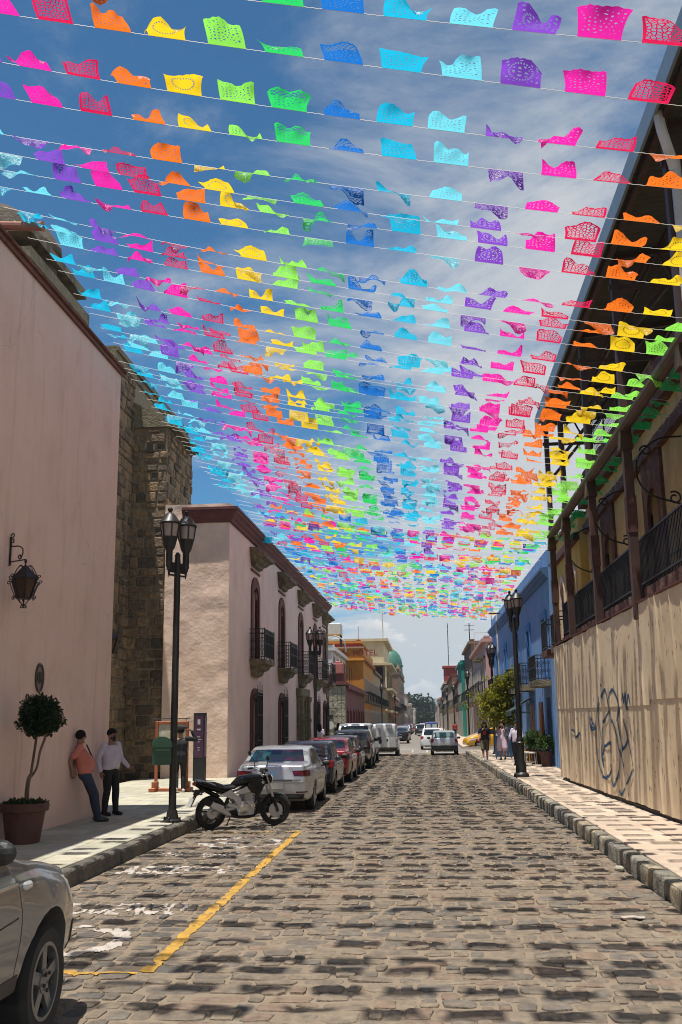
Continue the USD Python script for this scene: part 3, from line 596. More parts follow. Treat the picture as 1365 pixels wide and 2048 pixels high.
        gr += [F3 for s in (-.45, 0, .45) for F3 in (tube(np.c_[spiral((c + s, 3.02), .07, .07, 0, 1, 10), np.full(10, .22)], .012, 5), bar((c + s, 2.9, .22), (c + s, 3.28 + (.1 if s == 0 else 0), .22), .03, .02))]
        b2.add('grille', F2(cat(gr)), BLACK_IRON, world=True, under=w)
    else:
        p = b2.add('portal', F2(cat([bevbox(c - 1.55, c - 1.0, .0, 3.35, -.02, .18, .03), bevbox(c + 1.0, c + 1.55, 0, 3.35, -.02, .18, .03), bevbox(c - 1.7, c + 1.7, 3.1, 3.5, 0, .28, .04)])), carved, world=True)
        for s in (-1.28, 1.28): b2.add('column', F2(frame(lathe([(.2, 0), (.2, .15), (.15, .2), (.16, .9), (.145, 1.8), (.19, 1.85), (.19, 1.95), (.14, 2.0), (.13, 2.8), (.2, 2.9), (.2, 3.1)], 12), (c + s, 0, .22), (1, 0, 0), (0, 0, -1), (0, 1, 0))), carved, world=True, under=p)
        b2.add('door', F2(box(c - .9, c + .9, 0, 3.1, -.36, -.28)), DARK_WOOD, world=True)
for k in range(19): b2.add('quoin_stone', F2(bevbox(LEN2 - (1.0 if k % 2 else .7), LEN2 + .03, k * .46 + .01, k * .46 + .45, -.2, .05, .02)), carved, world=True)
# ------------------------------------------------------------------ right side of the street
# corrugated hoarding
HA, HB = V([4.42, 9.5]), V([4.0, 31.5])
UH = (HB - HA) / np.linalg.norm(HB - HA); NH = V([-UH[1], UH[0]]); LENH = np.linalg.norm(HB - HA)
def FH(m): return frame(m, (HA[0], HA[1], 0), (UH[0], UH[1], 0), (0, 0, 1), (NH[0], NH[1], 0))
tin = mat('tan_sheet_metal', (0.70, 0.555, 0.37), 0.6, var=0.10, scale=2.5, bump=0.15, bscale=25, dist=0.01, stain=((0.54, 0.405, 0.25), 0.4, 1.6, (1, 1, .6)), tone=[(0, (0.70, 0.555, 0.37)), (.4, (0.73, 0.58, 0.39)), (.7, (0.67, 0.53, 0.35)), (1, (0.71, 0.56, 0.375))])
flake = mat('flaked_paint', (0.055, 0.045, 0.035), .8, var=.3, scale=30)
hoard = Thing('hoarding', 'tan corrugated metal hoarding with blue graffiti along the right pavement', 'fence', loc=(4.2, 20, PAVE))
_hr = np.random.default_rng(14)
ribs = []; s = 0.25
while s < LENH: ribs.append((s, _hr.uniform(.035, .06), _hr.uniform(.018, .042), _hr.uniform(-.5, 5.0), _hr.uniform(.8, 2.6), _hr.choice([-1, 1]))); s += _hr.choice([.30, .42, .6, .85]) * _hr.uniform(.85, 1.15)
RS, RH, RD, RZ, RF, RG = V(ribs).T
def prof_h(s, z=1.0):
    """Height of the dented, ribbed sheet; each rib fades out somewhere along its height."""
    s = np.atleast_1d(V(s, float)); z = np.broadcast_to(V(z, float), s.shape)
    fade = np.clip(.5 + RG * (z[:, None] - RZ) / RF, .08, 1)
    return (RD * fade * np.exp(-((s[:, None] - RS + .015 * np.sin(z[:, None] * 2 + RS)) / RH) ** 2)).sum(1) + .010 * np.sin(s * 1.3 + z * .4) + .006 * np.sin(s * 5 + z * 1.1)
edges = [0.0]
while edges[-1] < LENH - .4: edges.append(edges[-1] + _hr.uniform(.85, 1.15))
edges[-1] = LENH
flakes = []
for a, b in zip(edges[:-1], edges[1:]):
    for tier in (0, 1):
        mid = 2.22 + (0.10 if a < 9.5 else 0.0) + 0.005 * a; z0, z1 = (PAVE + .07 + _hr.uniform(0, .05), mid) if tier == 0 else (mid - .03, 4.22 + .012 * _hr.normal() - 0.003 * a)
        q = np.linspace(a, b, 46)
        zz = np.linspace(z0, z1, 12); off = .014 * tier + .004
        G = np.stack([np.repeat(q, len(zz)), np.tile(zz, len(q)), np.concatenate([prof_h([x] * len(zz), V(zz)) + off for x in q])], -1); nz = len(zz)
        ij = np.arange(len(q) * nz).reshape(len(q), nz); f = np.vstack([np.c_[ij[:-1, :-1].ravel(), ij[1:, :-1].ravel(), ij[1:, 1:].ravel()], np.c_[ij[:-1, :-1].ravel(), ij[1:, 1:].ravel(), ij[:-1, 1:].ravel()]])
        back = G.copy(); back[:, 2] -= .004
        hoard.add('metal_sheet', FH(cat([(G, f), (back, f[:, ::-1])])), tin, smooth=True, world=True, tone=float(_hr.random() * .98))
        for _ in range(16):
            s_, z_ = _hr.uniform(a, b), _hr.uniform(z0 + .1, z1 - .1); w, h = _hr.uniform(.004, .016), _hr.uniform(.015, .08)
            pl = V([[s_ - w, z_ - h * .4], [s_, z_ - h], [s_ + w * .8, z_ - h * .2], [s_ + w, z_ + h], [s_ - w * .5, z_ + h * .7]]); hh = prof_h(pl[:, 0], pl[:, 1]) + off + .003
            flakes.append((np.c_[pl, hh], V([[0, 1, 2], [0, 2, 3], [0, 3, 4]])))
hoard.add('flaked_spot', FH(cat(flakes)), flake, world=True, kind='stuff')
tag = mat('blue_spray_paint', (0.016, 0.07, 0.16), .6, var=.4, scale=12)
def stroke(pts, w, n=10):
    P = bez(pts, n); T = np.gradient(P, axis=0); T /= np.maximum(np.linalg.norm(T, axis=1, keepdims=True), 1e-6); N = np.c_[-T[:, 1], T[:, 0]]
    ww = w * (0.6 + .4 * np.sin(np.linspace(.3, 2.8, len(P)))); A, B = P - N * ww[:, None] / 2, P + N * ww[:, None] / 2
    v = np.vstack([np.c_[A, prof_h(A[:, 0], A[:, 1]) + .024], np.c_[B, prof_h(B[:, 0], B[:, 1]) + .024]]); k = len(P); f = []
    for i in range(k - 1): f += [[i, k + i, k + i + 1], [i, k + i + 1, i + 1]]
    return v, V(f)
def ph(px, py):
    d = _fw + (px - 682.5) / 1991 * _r2 - (py - 1024) / 1991 * _u2; n3 = V([NH[0], NH[1], 0]); o = V([HA[0], HA[1], 0]); t = ((o - [0, 0, CAM_H]) @ n3) / (d @ n3); p = V([0, 0, CAM_H]) + t * d
    return [(p - o) @ V([UH[0], UH[1], 0]), p[2]]
def gz(pts): return [ph(1080 + x / 3.414, 1200 + y / 3.414) for x, y in pts]   # readings off the graffiti, laid on the sheet
TAGS = [[(440, 720), (440, 640), (455, 615), (468, 680), (480, 760)], [(480, 760), (450, 830), (438, 930), (445, 1060)], [(478, 670), (500, 615), (520, 640), (540, 720), (530, 830)], [(415, 660), (395, 800), (390, 950), (400, 1060), (430, 1160), (462, 1220), (495, 1170), (490, 1120)],
        [(480, 760), (520, 880), (545, 1020), (570, 1090), (585, 1200)], [(440, 1060), (460, 1000), (490, 980), (495, 1050)], [(550, 720), (535, 830), (560, 960), (580, 1010)], [(575, 810), (605, 950), (570, 1040)], [(605, 950), (640, 1100), (640, 1160), (600, 1260)], [(495, 1215), (515, 1270), (545, 1170), (550, 1050)],
        [(545, 1300), (562, 1330), (590, 1290)], [(615, 800), (622, 870), (630, 940)], [(340, 745), (345, 830), (360, 885), (385, 870), (350, 800)], [(222, 885), (245, 900), (255, 945), (275, 910), (285, 960), (288, 1030)], [(565, 690), (575, 640), (580, 700), (590, 640), (595, 730), (610, 650), (622, 720)], [(420, 700), (405, 780), (425, 900), (440, 1060), (450, 1150)], [(390, 880), (355, 860), (345, 760)], [(595, 740), (605, 745)]]
for pts in TAGS: hoard.add('graffiti_stroke', FH(stroke(gz(pts), .075)), tag, world=True)
hoard.add('frame_rail', FH(cat([box(0, LENH, z, z + .06, -.09, -.03) for z in (.5, 2.2, 4.0)])), maroon, world=True)
hoard.add('end_sheet', box(4.0, 5.2, 31.5, 31.53, .3, 4.1), tin, world=True, tone=.3)
hoard.add('ground_beam', FH(box(0, LENH, PAVE - .02, PAVE + .06, -.16, -.06)), DARK_WOOD, world=True)
hoard.add('top_board', FH(box(0, LENH, 4.2, 4.235, -.5, .05)), maroon, world=True)

# old ochre building behind it
ochre = mat('ochre_plaster', (0.52, 0.365, 0.165), 0.92, var=0.16, scale=1.6, bump=0.4, bscale=14, dist=0.03, stain=((0.36, 0.25, 0.12), 0.7, 1.2, (1, 1, .3)))
yel = mat('yellow_plaster', (0.60, 0.40, 0.11), 0.9, var=0.10, scale=1.5, bump=0.25, bscale=14, dist=0.02, stain=((0.36, 0.24, 0.08), 0.5, .9, (1, 1, .3)))
ymar = mat('worn_maroon', (0.10, 0.04, 0.033), 0.85, var=0.4, scale=5, bump=0.7, bscale=12, dist=0.04, stain=((0.22, 0.15, 0.08), 0.6, 2.5, (1, 1, .6)))
ob = Thing('ochre_building', 'old ochre building with worn maroon mouldings behind the corrugated hoarding', 'building', loc=(7, 20, .2))
OX = 5.35
def FO(m): return frame(m, (OX, 8.0, 0), (0, 1, 0), (0, 0, 1), (-1, 0, 0))
YW = [8.0 + .0, 14.7, 20.4]     # window centres along the wall from y = 8
hol = [archp(c, 1.05, 4.35, 7.15, .5) for c in YW + [2.2]]
ob.add('wall', FO(moved(extr(sbox(0, .15, 24.2, 9.1).difference(unary_union(hol)), .45), (0, 0, -.45))), ochre, world=True)
ob.add('core', box(OX + .7, 16, 8.0, 32.0, .15, 9.0), DARK, world=True)
ob.add('lower_moulding', FO(rough(box(0, 24.2, 7.85, 8.12, -.02, .16), .03, .3, 5, .25)), ymar, world=True)
ob.add('upper_moulding', FO(rough(box(0, 24.2, 8.65, 9.0, -.02, .24), .03, .3, 6, .25)), ymar, world=True)
ob.add('parapet', FO(rough(box(0, 24.2, 9.0, 9.75, -.4, .10), .04, .5, 7, .3)), ymar, world=True)
for c in YW:
    w = ob.add('window', FO(moved(extr(sbox(c - .95, 4.3, c + .95, 7.85).difference(archp(c, 1.05, 4.2, 7.15, .5)), .12), (0, 0, -.04))), ymar, world=True)
    ob.add('boarding', FO(cat([box(c - .53, c + .53, z, z + .17, -.36, -.32) for z in np.arange(4.35, 6.4, .18)])), DARK_WOOD, world=True, under=w)
bs = ob.add('balcony', FO(rough(box(3.0, 24.0, 4.24, 4.5, 0, 1.0), .03, .3, 8, .3)), ymar, world=True)
ob.add('rail', FO(cat([bar((3, z, .95), (24, z, .95), .04, .04) for z in (4.62, 5.52)] + [bar((24, z, 0), (24, z, .95), .04, .04) for z in (4.62, 5.52)])), BLACK_IRON, world=True, under=bs)
for s in np.arange(3.2, 24.0, .105): ob.add('baluster', FO(bar((s, 4.5, .95), (s, 5.52, .95), .018, .018)), BLACK_IRON, world=True, under=bs)
for s in np.arange(.1, .9, .12): ob.add('baluster', FO(bar((24, 4.5, s), (24, 5.52, s), .018, .018)), BLACK_IRON, world=True, under=bs)
# wrought lamp brackets
for c in (12.0, 16.9, 21.8):
    P = lambda pts, r=.02: FO(tube(np.c_[np.full(len(pts), c), V(pts)[:, 1], V(pts)[:, 0]], r, 6))
    ob.add('scroll_bracket', cat([P(bez([(.02, 7.6), (.5, 7.55), (.9, 7.2), (.95, 6.75), (.7, 6.4), (.15, 6.2)])), P(spiral((.75, 7.32), .12, .04, 0, 1.2)), P(spiral((.25, 6.32), .14, .05, 1, 1.2)), P(bez([(.15, 6.2), (.02, 6.0), (.1, 5.4), (.5, 5.1)]))]), BLACK_IRON, world=True)
# steel canopy on posts
steel = mat('brown_steel', (0.055, 0.026, 0.020), 0.55, var=0.3, scale=3, stain=((0.11, 0.04, 0.03), 0.6, 1.2, (1, 1, .6)))
tinroof = mat('grey_tin', (0.10, 0.098, 0.09), 0.6, var=.15, scale=3)
fascia_m = mat('blue_grey_fascia', (0.16, 0.22, 0.28), 0.5, var=.1, scale=2)
cn = Thing('canopy', 'high corrugated steel canopy on brown posts above the ochre building', 'canopy', loc=(5, 22, 0))
for yp in (15.2, 20.0, 24.4, 28.9, 32.2):
    xp = 4.22; px_ = cn.add('post', cat([cbox((xp, yp, 6.0), (.17, .19, 4.2)), cbox((xp, yp, 9.7), (.15, .17, 3.9)), arr(Manifold.hull_points(np.vstack([cbox((xp - .02, yp, 7.35), (.26, .30, .02))[0], cbox((xp, yp, 8.1), (.17, .19, .02))[0]])))]), steel, world=True)
    cn.add('splice_plate', cbox((xp, yp, 6.0), (.20, .22, .75)), mat('red_primer', (0.075, .026, .02), .6, var=.3, scale=5), world=True, under=px_)
    cn.add('truss', cat([bar((4.1, yp, 11.55), (10, yp, 12.2), .09, .12), bar((4.1, yp, 10.9), (10, yp, 10.9), .08, .1), rod((xp, yp, 9.6), (6.0, yp, 11.7), .05, 6)] + [bar((4.6 + q * .9, yp, 10.9), (5.0 + q * .9 if q % 2 == 0 else 4.2 + q * .9, yp, 11.7 + q * .08), .05, .05) for q in range(6)]), steel, world=True)
cn.add('long_beam', tube([(4.2, 9.0, 7.82), (4.2, 32.3, 7.82)], .13, 10), steel, world=True)
cn.add('edge_beam', bar((4.1, 12.6, 11.45), (4.1, 32.3, 11.45), .1, .14), steel, world=True)
cn.add('fascia', cat([box(3.90, 3.95, 12.4, 32.4, 11.45, 11.86)]), fascia_m, world=True)
for k, (ya, yb) in enumerate([(12.4, 16.4), (16.4, 20.4), (20.4, 24.4), (24.4, 28.4), (28.4, 32.4)]):
    ys = np.arange(ya, yb + .001, .05); zc = .035 * np.sign(np.sin(ys * 2 * np.pi / .2 + .1)) * np.minimum(1, np.abs(np.sin(ys * 2 * np.pi / .2 + .1)) * 2)
    v = np.vstack([np.c_[np.full(len(ys), 3.95), ys, 11.68 + zc], np.c_[np.full(len(ys), 11.0), ys, 12.45 + zc]]); n = len(ys); f = [q for i in range(n - 1) for q in ([i, n + i, n + i + 1], [i, n + i + 1, i + 1])]
    cn.add('roof_sheet', (v, V(f)), tinroof, world=True)
for xq in (5.2, 6.6, 8.0, 9.4): cn.add('purlin', bar((xq, 12.6, 11.62 + (xq - 4) * .11), (xq, 32.3, 11.62 + (xq - 4) * .11), .06, .1), steel, world=True)
pvc = mat('white_pipe', (0.50, 0.47, 0.42), .5, var=.12, scale=6)
cn.add('downpipe', tube(bez([(4.0, 14.7, 11.5), (4.02, 14.7, 11.25), (4.12, 14.8, 10.95), (4.25, 15.0, 10.7), (4.28, 15.02, 10.3), (4.28, 15.02, 4.4)], 6), .085, 10), pvc, world=True)
wf = cn.add('mesh_panel', cat([bar((5.35, y, 9.7), (5.35, y, 11.0), .04, .04) for y in (26.2, 28.2, 30.2)] + [bar((5.35, 26.2, z), (5.35, 30.2, z), .04, .04) for z in (9.72, 11.0)]), BLACK_IRON, world=True)
cn.add('wire', cat([bar((5.35, y, z0), (5.35, y + .45, z0 + .45), .008, .008) for y in np.arange(26.2, 30, .16) for z0 in (9.75, 10.2, 10.55)] + [bar((5.35, y + .45, z0), (5.35, y, z0 + .45), .008, .008) for y in np.arange(26.2, 30, .16) for z0 in (9.75, 10.2, 10.55)]), BLACK_IRON, world=True, under=wf)

# bright yellow house between the hoarding and the blue house
yh = Thing('yellow_house', 'narrow bright yellow house between the old ochre building and the blue house', 'building', loc=(7, 35, .2))
def FY(m): return frame(m, (5.1, 32.3, 0), (0, 1, 0), (0, 0, 1), (-1, 0, 0))
hol = [archp(1.5, .95, 4.5, 6.9, .45), archp(4.4, .95, 4.5, 6.9, .45), sbox(.8, .3, 1.9, 3), sbox(3.6, .3, 4.8, 3)]
yh.add('wall', FY(moved(extr(sbox(0, .15, 6.4, 8.5).difference(unary_union(hol)), .4), (0, 0, -.4))), yel, world=True)
yh.add('core', box(5.7, 15, 32.35, 38.6, .15, 8.4), yel, world=True)
yh.add('cornice', FY(box(0, 6.4, 7.7, 7.95, -.02, .16)), maroon, world=True)
yh.add('coping', FY(box(0, 6.4, 8.5, 8.62, -.4, .1)), maroon, world=True)
for c in (1.5, 4.4):
    w = yh.add('window', FY(moved(extr(archp(c, 1.25, 4.5, 7.1, .6).difference(archp(c, .95, 4.4, 6.9, .45)), .08), (0, 0, -.03))), pink2, world=True)
    yh.add('pane', FY(box(c - .47, c + .47, 4.5, 6.85, -.3, -.26)), DARK_WOOD, world=True, under=w)
    bl = yh.add('balcony', FY(box(c - .9, c + .9, 4.2, 4.42, 0, .8)), ymar, world=True)
    yh.add('rail', FY(cat([bar((c - .9, z, .77), (c + .9, z, .77), .035, .035) for z in (4.5, 5.45)] + [bar((c + s * .9, z, 0), (c + s * .9, z, .77), .035, .035) for s in (-1, 1) for z in (4.5, 5.45)])), BLACK_IRON, world=True, under=bl)
    for q in np.linspace(-.8, .8, 10): yh.add('baluster', FY(bar((c + q, 4.45, .77), (c + q, 5.45, .77), .02, .02)), BLACK_IRON, world=True, under=bl)
    for q in np.linspace(.1, .7, 4): yh.add('baluster', FY(cat([bar((c - .9, 4.45, q), (c - .9, 5.45, q), .02, .02)])), BLACK_IRON, world=True, under=bl)
for a in (1.35, 4.2): yh.add('door', FY(box(a - .55, a + .55, .3, 3, -.3, -.25)), DARK_WOOD, world=True)
yh.add('wall_lamp', lathe([(.03, 4.35), (.16, 4.1), (.2, 4.05), (.18, 4.0), (.14, 3.7), (.05, 3.6), (.03, 3.5)], 8, (4.55, 33.2, -.35)), mat('rust_lamp', (.16, .075, .045), .6), world=True)

# blue house
blue = mat('blue_plaster', (0.13, 0.265, 0.53), 0.88, var=0.12, scale=1.4, bump=0.3, bscale=10, dist=0.03, stain=((0.20, 0.35, 0.60), 0.75, 2.0, (1.2, 1.2, .10)))
blue_d = mat('blue_cornice', (0.06, 0.135, 0.29), 0.85, var=.15, scale=2)
blue_w = mat('blue_surround', (0.06, 0.20, 0.48), 0.8, var=.12, scale=3)
bh = Thing('blue_house', 'long blue two-storey house with dark doors and iron balconies', 'building', loc=(7, 50, .2))
BA, BB = V([4.86, 38.75]), V([4.50, 67.0]); UB = (BB - BA) / np.linalg.norm(BB - BA); NB = V([-UB[1], UB[0]]); LB = np.linalg.norm(BB - BA)
def FB(m): return frame(m, (BA[0], BA[1], 0), (UB[0], UB[1], 0), (0, 0, 1), (NB[0], NB[1], 0))
BW = [1.9, 7.4, 12.9, 19.0, 24.6]
hol = [sbox(c - .55, 3.72, c + .55, 5.95) for c in BW] + [sbox(c - .65, .25, c + .65, 2.85) for c in BW]
bh.add('street_wall', FB(moved(extr(sbox(0, .15, LB, 7.9).difference(unary_union(hol)), .4), (0, 0, -.4))), blue, world=True)
bh.add('core', FB(box(.05, LB, .15, 7.8, -10, -.7)), blue, world=True)
cp = [(0, 7.35), (.08, 7.38), (.12, 7.46), (.20, 7.52), (.24, 7.62), (.30, 7.66), (.30, 7.76), (0, 7.8)]
bh.add('cornice', FB(frame(extr(cp, LB), (0, 0, 0), (0, 0, 1), (0, 1, 0), (1, 0, 0))), blue_d, world=True)
bh.add('parapet', FB(box(0, LB, 7.8, 8.45, -.35, .04)), blue, world=True)
bh.add('waterspout', FB(cat([cbox((q, 8.2, .25), (.07, .07, .6)) for q in (14.0, )])), steel, world=True); bh.add('waterspout', FB(cbox((21.0, 8.2, .3), (.07, .07, .8))), steel, world=True)
for i, c in enumerate(BW):
    w = bh.add('window', FB(moved(extr(sbox(c - .8, 3.6, c + .8, 6.25).difference(sbox(c - .55, 3.5, c + .55, 5.95)), .1), (0, 0, -.03))), blue_w, world=True)
    bh.add('door_leaf', FB(box(c - .55, c + .55, 3.72, 5.95, -.3, -.25)), DARK_WOOD, world=True, under=w)
    bh.add('door', FB(box(c - .65, c + .65, .25, 2.85, -.34, -.3)), DARK, world=True)
    bl = bh.add('balcony', FB(rough(box(c - 1.15, c + 1.15, 3.25, 3.5, 0, .62), .02, .3, i, .2)), carved, world=True)
    x0, x1 = c - 1.1, c + 1.1
    bh.add('rail', FB(cat([bar((x0, z, .58), (x1, z, .58), .035, .035) for z in (3.56, 4.45)] + [bar((x, z, 0), (x, z, .58), .03, .03) for x in (x0, x1) for z in (3.56, 4.45)])), BLACK_IRON, world=True, under=bl)
    for q in np.linspace(x0, x1, 15): bh.add('baluster', FB(cat([bar((q, 3.5, .58), (q, 4.45, .58), .022, .022), cbox((q, 4.0, .58), (.09, .1, .02))])), BLACK_IRON, world=True, under=bl)
    for x in (x0, x1):
        for q in np.linspace(.08, .5, 4): bh.add('baluster', FB(cat([bar((x, 3.5, q), (x, 4.45, q), .022, .022), frame(tube(np.c_[spiral((0, 0), .055, .055, 0, 1, 9), np.zeros(9)], .012, 5), (x, 3.85, q), (0, 0, 1), (0, 1, 0), (1, 0, 0)), frame(tube(np.c_[spiral((0, 0), .055, .055, 0, 1, 9), np.zeros(9)], .012, 5), (x, 4.15, q), (0, 0, 1), (0, 1, 0), (1, 0, 0))])), BLACK_IRON, world=True, under=bl)
bh.add('drain_pipe', tube(bez([(4.40, 60.5, 8.3), (4.34, 60.4, 7.4), (4.36, 60.2, 6.0), (4.36, 60.2, .3)], 6), .05, 8), pvc, world=True)
# dark green awning over the second door, clothes hanging by the first
aw = Thing('awning', 'dark green cloth awning on the blue house above the potted plants', 'awning', loc=(4.6, 46, 2.6))
aw.add('cloth', cat([(V([[4.72, 45.4, 2.95], [4.72, 48.6, 2.95], [3.75, 48.6, 2.38], [3.75, 45.4, 2.38]]), V([[0, 1, 2], [0, 2, 3]])), (V([[3.75, 45.4, 2.38], [3.75, 48.6, 2.38], [3.74, 48.6, 2.16], [3.74, 45.4, 2.16]]), V([[0, 1, 2], [0, 2, 3]]))]), mat('green_awning', (.035, .06, .05), .8, var=.2, scale=3), world=True)
aw.add('frame', cat([bar((4.7, y, 2.3), (3.76, y, 2.36), .03, .03) for y in (45.4, 48.6)]), BLACK_IRON, world=True)
# ------------------------------------------------------------------ buildings beyond the junction
def tone_plaster(name, c): return mat(name, c, .9, var=.12, scale=.7, stain=(tuple(x * .7 for x in c), .5, .5, (1, 1, .3)))
FRAME_W = mat('pale_frame', (.42, .39, .35), .8)
def far_building(name, label, side, y0, y1, x, h, m, storeys, cm, win=2.6, frame_m=None, balc=(1,), depth=14, door_m=None, surround=.16):
    """A street building as box with real openings on its street face; side -1 = left, 1 = right."""
    t = Thing(name, label, 'building', loc=(x, y0, .1)); L = y1 - y0; s = -side
    FF = lambda q: frame(q, (x, y0, 0.1), (0, 1, 0), (0, 0, 1), (s, 0, 0))
    n = max(1, int(L / win)); cs = (np.arange(n) + .5) * L / n; hol, W = [], []
    for z0, z1, w in storeys:
        for c in cs: hol.append(sbox(c - w / 2, z0, c + w / 2, z1)); W.append((c, w, z0, z1))
    t.add('street_wall', FF(moved(extr(sbox(0, 0, L, h).difference(unary_union(hol)), .35), (0, 0, -.35))), m, world=True)
    t.add('core', FF(box(.02, L - .02, 0, h - .05, -depth, -.34)), m, world=True) if depth else None
    t.add('cornice', FF(box(-.12, L + .05, h - .35, h - .1, -depth * .5, .28)), cm, world=True)
    t.add('coping', FF(box(-.02, L, h, h + .12, -.4, .06)), cm, world=True)
    for k, (c, w, z0, z1) in enumerate(W):
        fr = sbox(c - w / 2 - surround, z0, c + w / 2 + surround, z1 + surround).difference(sbox(c - w / 2, z0 - .1, c + w / 2, z1))
        f_ = t.add('window', FF(moved(extr(fr, .07), (0, 0, 0.0))), frame_m or FRAME_W, world=True)
        t.add('pane', FF(box(c - w / 2, c + w / 2, z0, z1, -.33, -.28)), door_m or GLASS_DARK, world=True, under=f_)
    for zi in balc:
        if zi >= len(storeys): continue
        z0 = storeys[zi][0]
        for c in cs:
            b_ = t.add('balcony', FF(box(c - .85, c + .85, z0 - .18, z0 - .02, 0, .6)), carved, world=True)
            t.add('railing', FF(cat([box(c - .85, c + .85, z, z + .04, .54, .58) for z in (z0 + .05, z0 + .9)] + [box(c + q - .012, c + q + .012, z0, z0 + .9, .55, .575) for q in np.linspace(-.83, .83, 11)] + [box(c + s_ * .84 - .012, c + s_ * .84 + .012, z0 + .88, z0 + .92, 0, .57) for s_ in (-1, 1)] + [box(c - .85, c - .83, z0, z0 + .9, q, q + .025) for q in (.1, .25, .4)])), BLACK_IRON, world=True, under=b_)
    return t, FF
G2 = [(.1, 2.9, 1.15), (3.9, 6.1, 1.1)]
rough_stone = mat('corner_stone', (0.26, 0.235, 0.17), .92, var=.4, scale=3, bump=1.0, bscale=4, dist=.08, stain=((.12, .105, .08), .7, 1.0, (1, 1, 1)))
mar2 = tone_plaster('maroon_plaster', (.125, .038, .036)); orange = tone_plaster('orange_plaster', (.46, .20, .03)); cream = tone_plaster('cream_plaster', (.50, .43, .28)); brick_r = tone_plaster('brick_red_plaster', (.27, .05, .04))
brown = tone_plaster('brown_stone', (.17, .125, .09)); white_p = tone_plaster('white_plaster', (.58, .56, .52)); rose = tone_plaster('rose_plaster', (.48, .27, .24)); teal = tone_plaster('teal_plaster', (.035, .27, .21)); tan = tone_plaster('tan_plaster', (.36, .25, .15)); grey_p = tone_plaster('grey_plaster', (.30, .29, .27))
# left: stone corner with maroon house
t, FF = far_building('maroon_house', 'low maroon house with rough stone corner wall beyond the junction', -1, 76.4, 99, -6.05, 4.75, mar2, [(.1, 2.75, 1.1)], mar2, 2.9, mar2, balc=(), depth=9)
t.add('stone_corner', box(-15, -6.07, 76.1, 76.38, .1, 4.7), rough_stone, world=True)
for k in range(8):
    for j in range(6): t.add('stone', rough(bevbox(-7.95 + j * .32, -7.64 + j * .32, 76.03, 76.12, .2 + k * .56, .74 + k * .56, .03), .03, .3, k * 6 + j, .2), rough_stone, world=True)
t.add('parapet', cat([box(-15, -5.85, 75.9, 76.6, 4.75, 4.95), box(-15, -6.0, 76.1, 76.5, 4.95, 5.6)]), mar2, world=True)
t.add('corner_pier', cat([bevbox(-7.0, -6.2, 76.0, 76.8, 5.6, 6.35, .05), bevbox(-6.85, -6.35, 76.15, 76.65, 6.35, 6.55, .1)]), tone_plaster('salmon_plaster', (.36, .12, .10)), world=True)
t.add('street_plate', box(-7.55, -7.0, 76.0, 76.03, 2.25, 2.55), BLACK_IRON, world=True)
t.add('round_plate', lathe([(.28, 0), (.28, .03)], 16, (-7.2, 75.99, 1.75), 'y'), FRAME_W, world=True)
t2, _ = far_building('white_rooftop_house', 'white upper house with pipes behind the maroon parapet', -1, 82, 96, -7.6, 8.0, white_p, [(5.2, 7.2, 1.2)], white_p, 3.5, balc=(), depth=8)
t2.add('pipe', tube(bez([(-8.0, 81.9, 8.6), (-7.3, 81.8, 8.9), (-6.6, 81.8, 8.5), (-6.4, 82, 7.6)]), .05, 6), pvc, world=True)
for k in range(5): t2.add('roof_fence_post', bar((-7.0, 84 + 3 * k, 5.6), (-7.0, 84 + 3 * k, 7.0), .06, .06), BLACK_IRON, world=True)
# orange hotel with painted sign
t, FF = far_building('orange_hotel', 'orange hotel with painted sign across its side parapet', -1, 99.5, 118, -6.1, 8.2, orange, G2, tone_plaster('dark_orange', (.30, .12, .03)), 3.0, depth=14)
t.add('sign_parapet', box(-20, -6.1, 99.4, 99.8, 8.2, 9.15), orange, world=True); t.add('sign_parapet', box(-6.5, -6.1, 99.8, 118, 8.32, 9.15), orange, world=True)
t.add('ledge', cat([box(-20, -6.0, 99.2, 99.5, 7.95, 8.15)]), mat('bright_orange', (.62, .27, .03), .8), world=True)
t.add('coping', box(-20, -6.0, 99.25, 99.9, 9.15, 9.3), tone_plaster('salmon_coping', (.42, .26, .18)), world=True)
x = -11.65
for ch in 'PRINCIPAL HOTEL':
    if ch == ' ': x += .24; continue
    v, f = arr(meshkit.text_mesh(ch, .55, .04, bold=True)); v = v - [v[:, 0].min(), 0, 0]; w = np.ptp(v[:, 0])
    t.add('sign_letter', frame((v, f), (x, 99.395, 8.42), (1, 0, 0), (0, 0, 1), (0, -1, 0)), brick_r, world=True); x += w * 1.0 + .07
t.add('roof_pipe', bar((-9.0, 99.3, 8.2), (-9.0, 99.3, 9.6), .12, .12), pvc, world=True)
br, _ = far_building('red_block', 'plain brick red block rising behind the orange hotel', -1, 119, 134, -7.7, 11.4, brick_r, [(8.0, 9.6, 1.2)], orange, 4, balc=(), depth=14)
br.add('side_window', box(-10.4, -9.3, 118.95, 119.02, 9.2, 9.9), GLASS_DARK, world=True); br.add('aerial', rod((-7.9, 120, 11.4), (-7.9, 120, 13.2), .03, 5), BLACK_IRON, world=True)
tk = Thing('water_tank', 'pale square water tank on a roof behind the street lamp', 'tank', loc=(-9, 112, 11))
tk.add('stand', cat([bar((-11.0 + a, 112 + b, 8.2), (-11.0 + a, 112 + b, 11.6), .15, .15) for a in (0, 1.6) for b in (0, 1.6)]), BLACK_IRON, world=True)
tk.add('tank', bevbox(-11.3, -9.3, 111.8, 113.9, 11.6, 12.9, .08), mat('tank_grey', (.42, .47, .45), .6, var=.1), world=True)
far_building('brown_house', 'dark ochre two-storey house with green awning beyond the orange hotel', -1, 118, 136, -6.1, 7.9, tan, G2, brown, 3.0, depth=10)
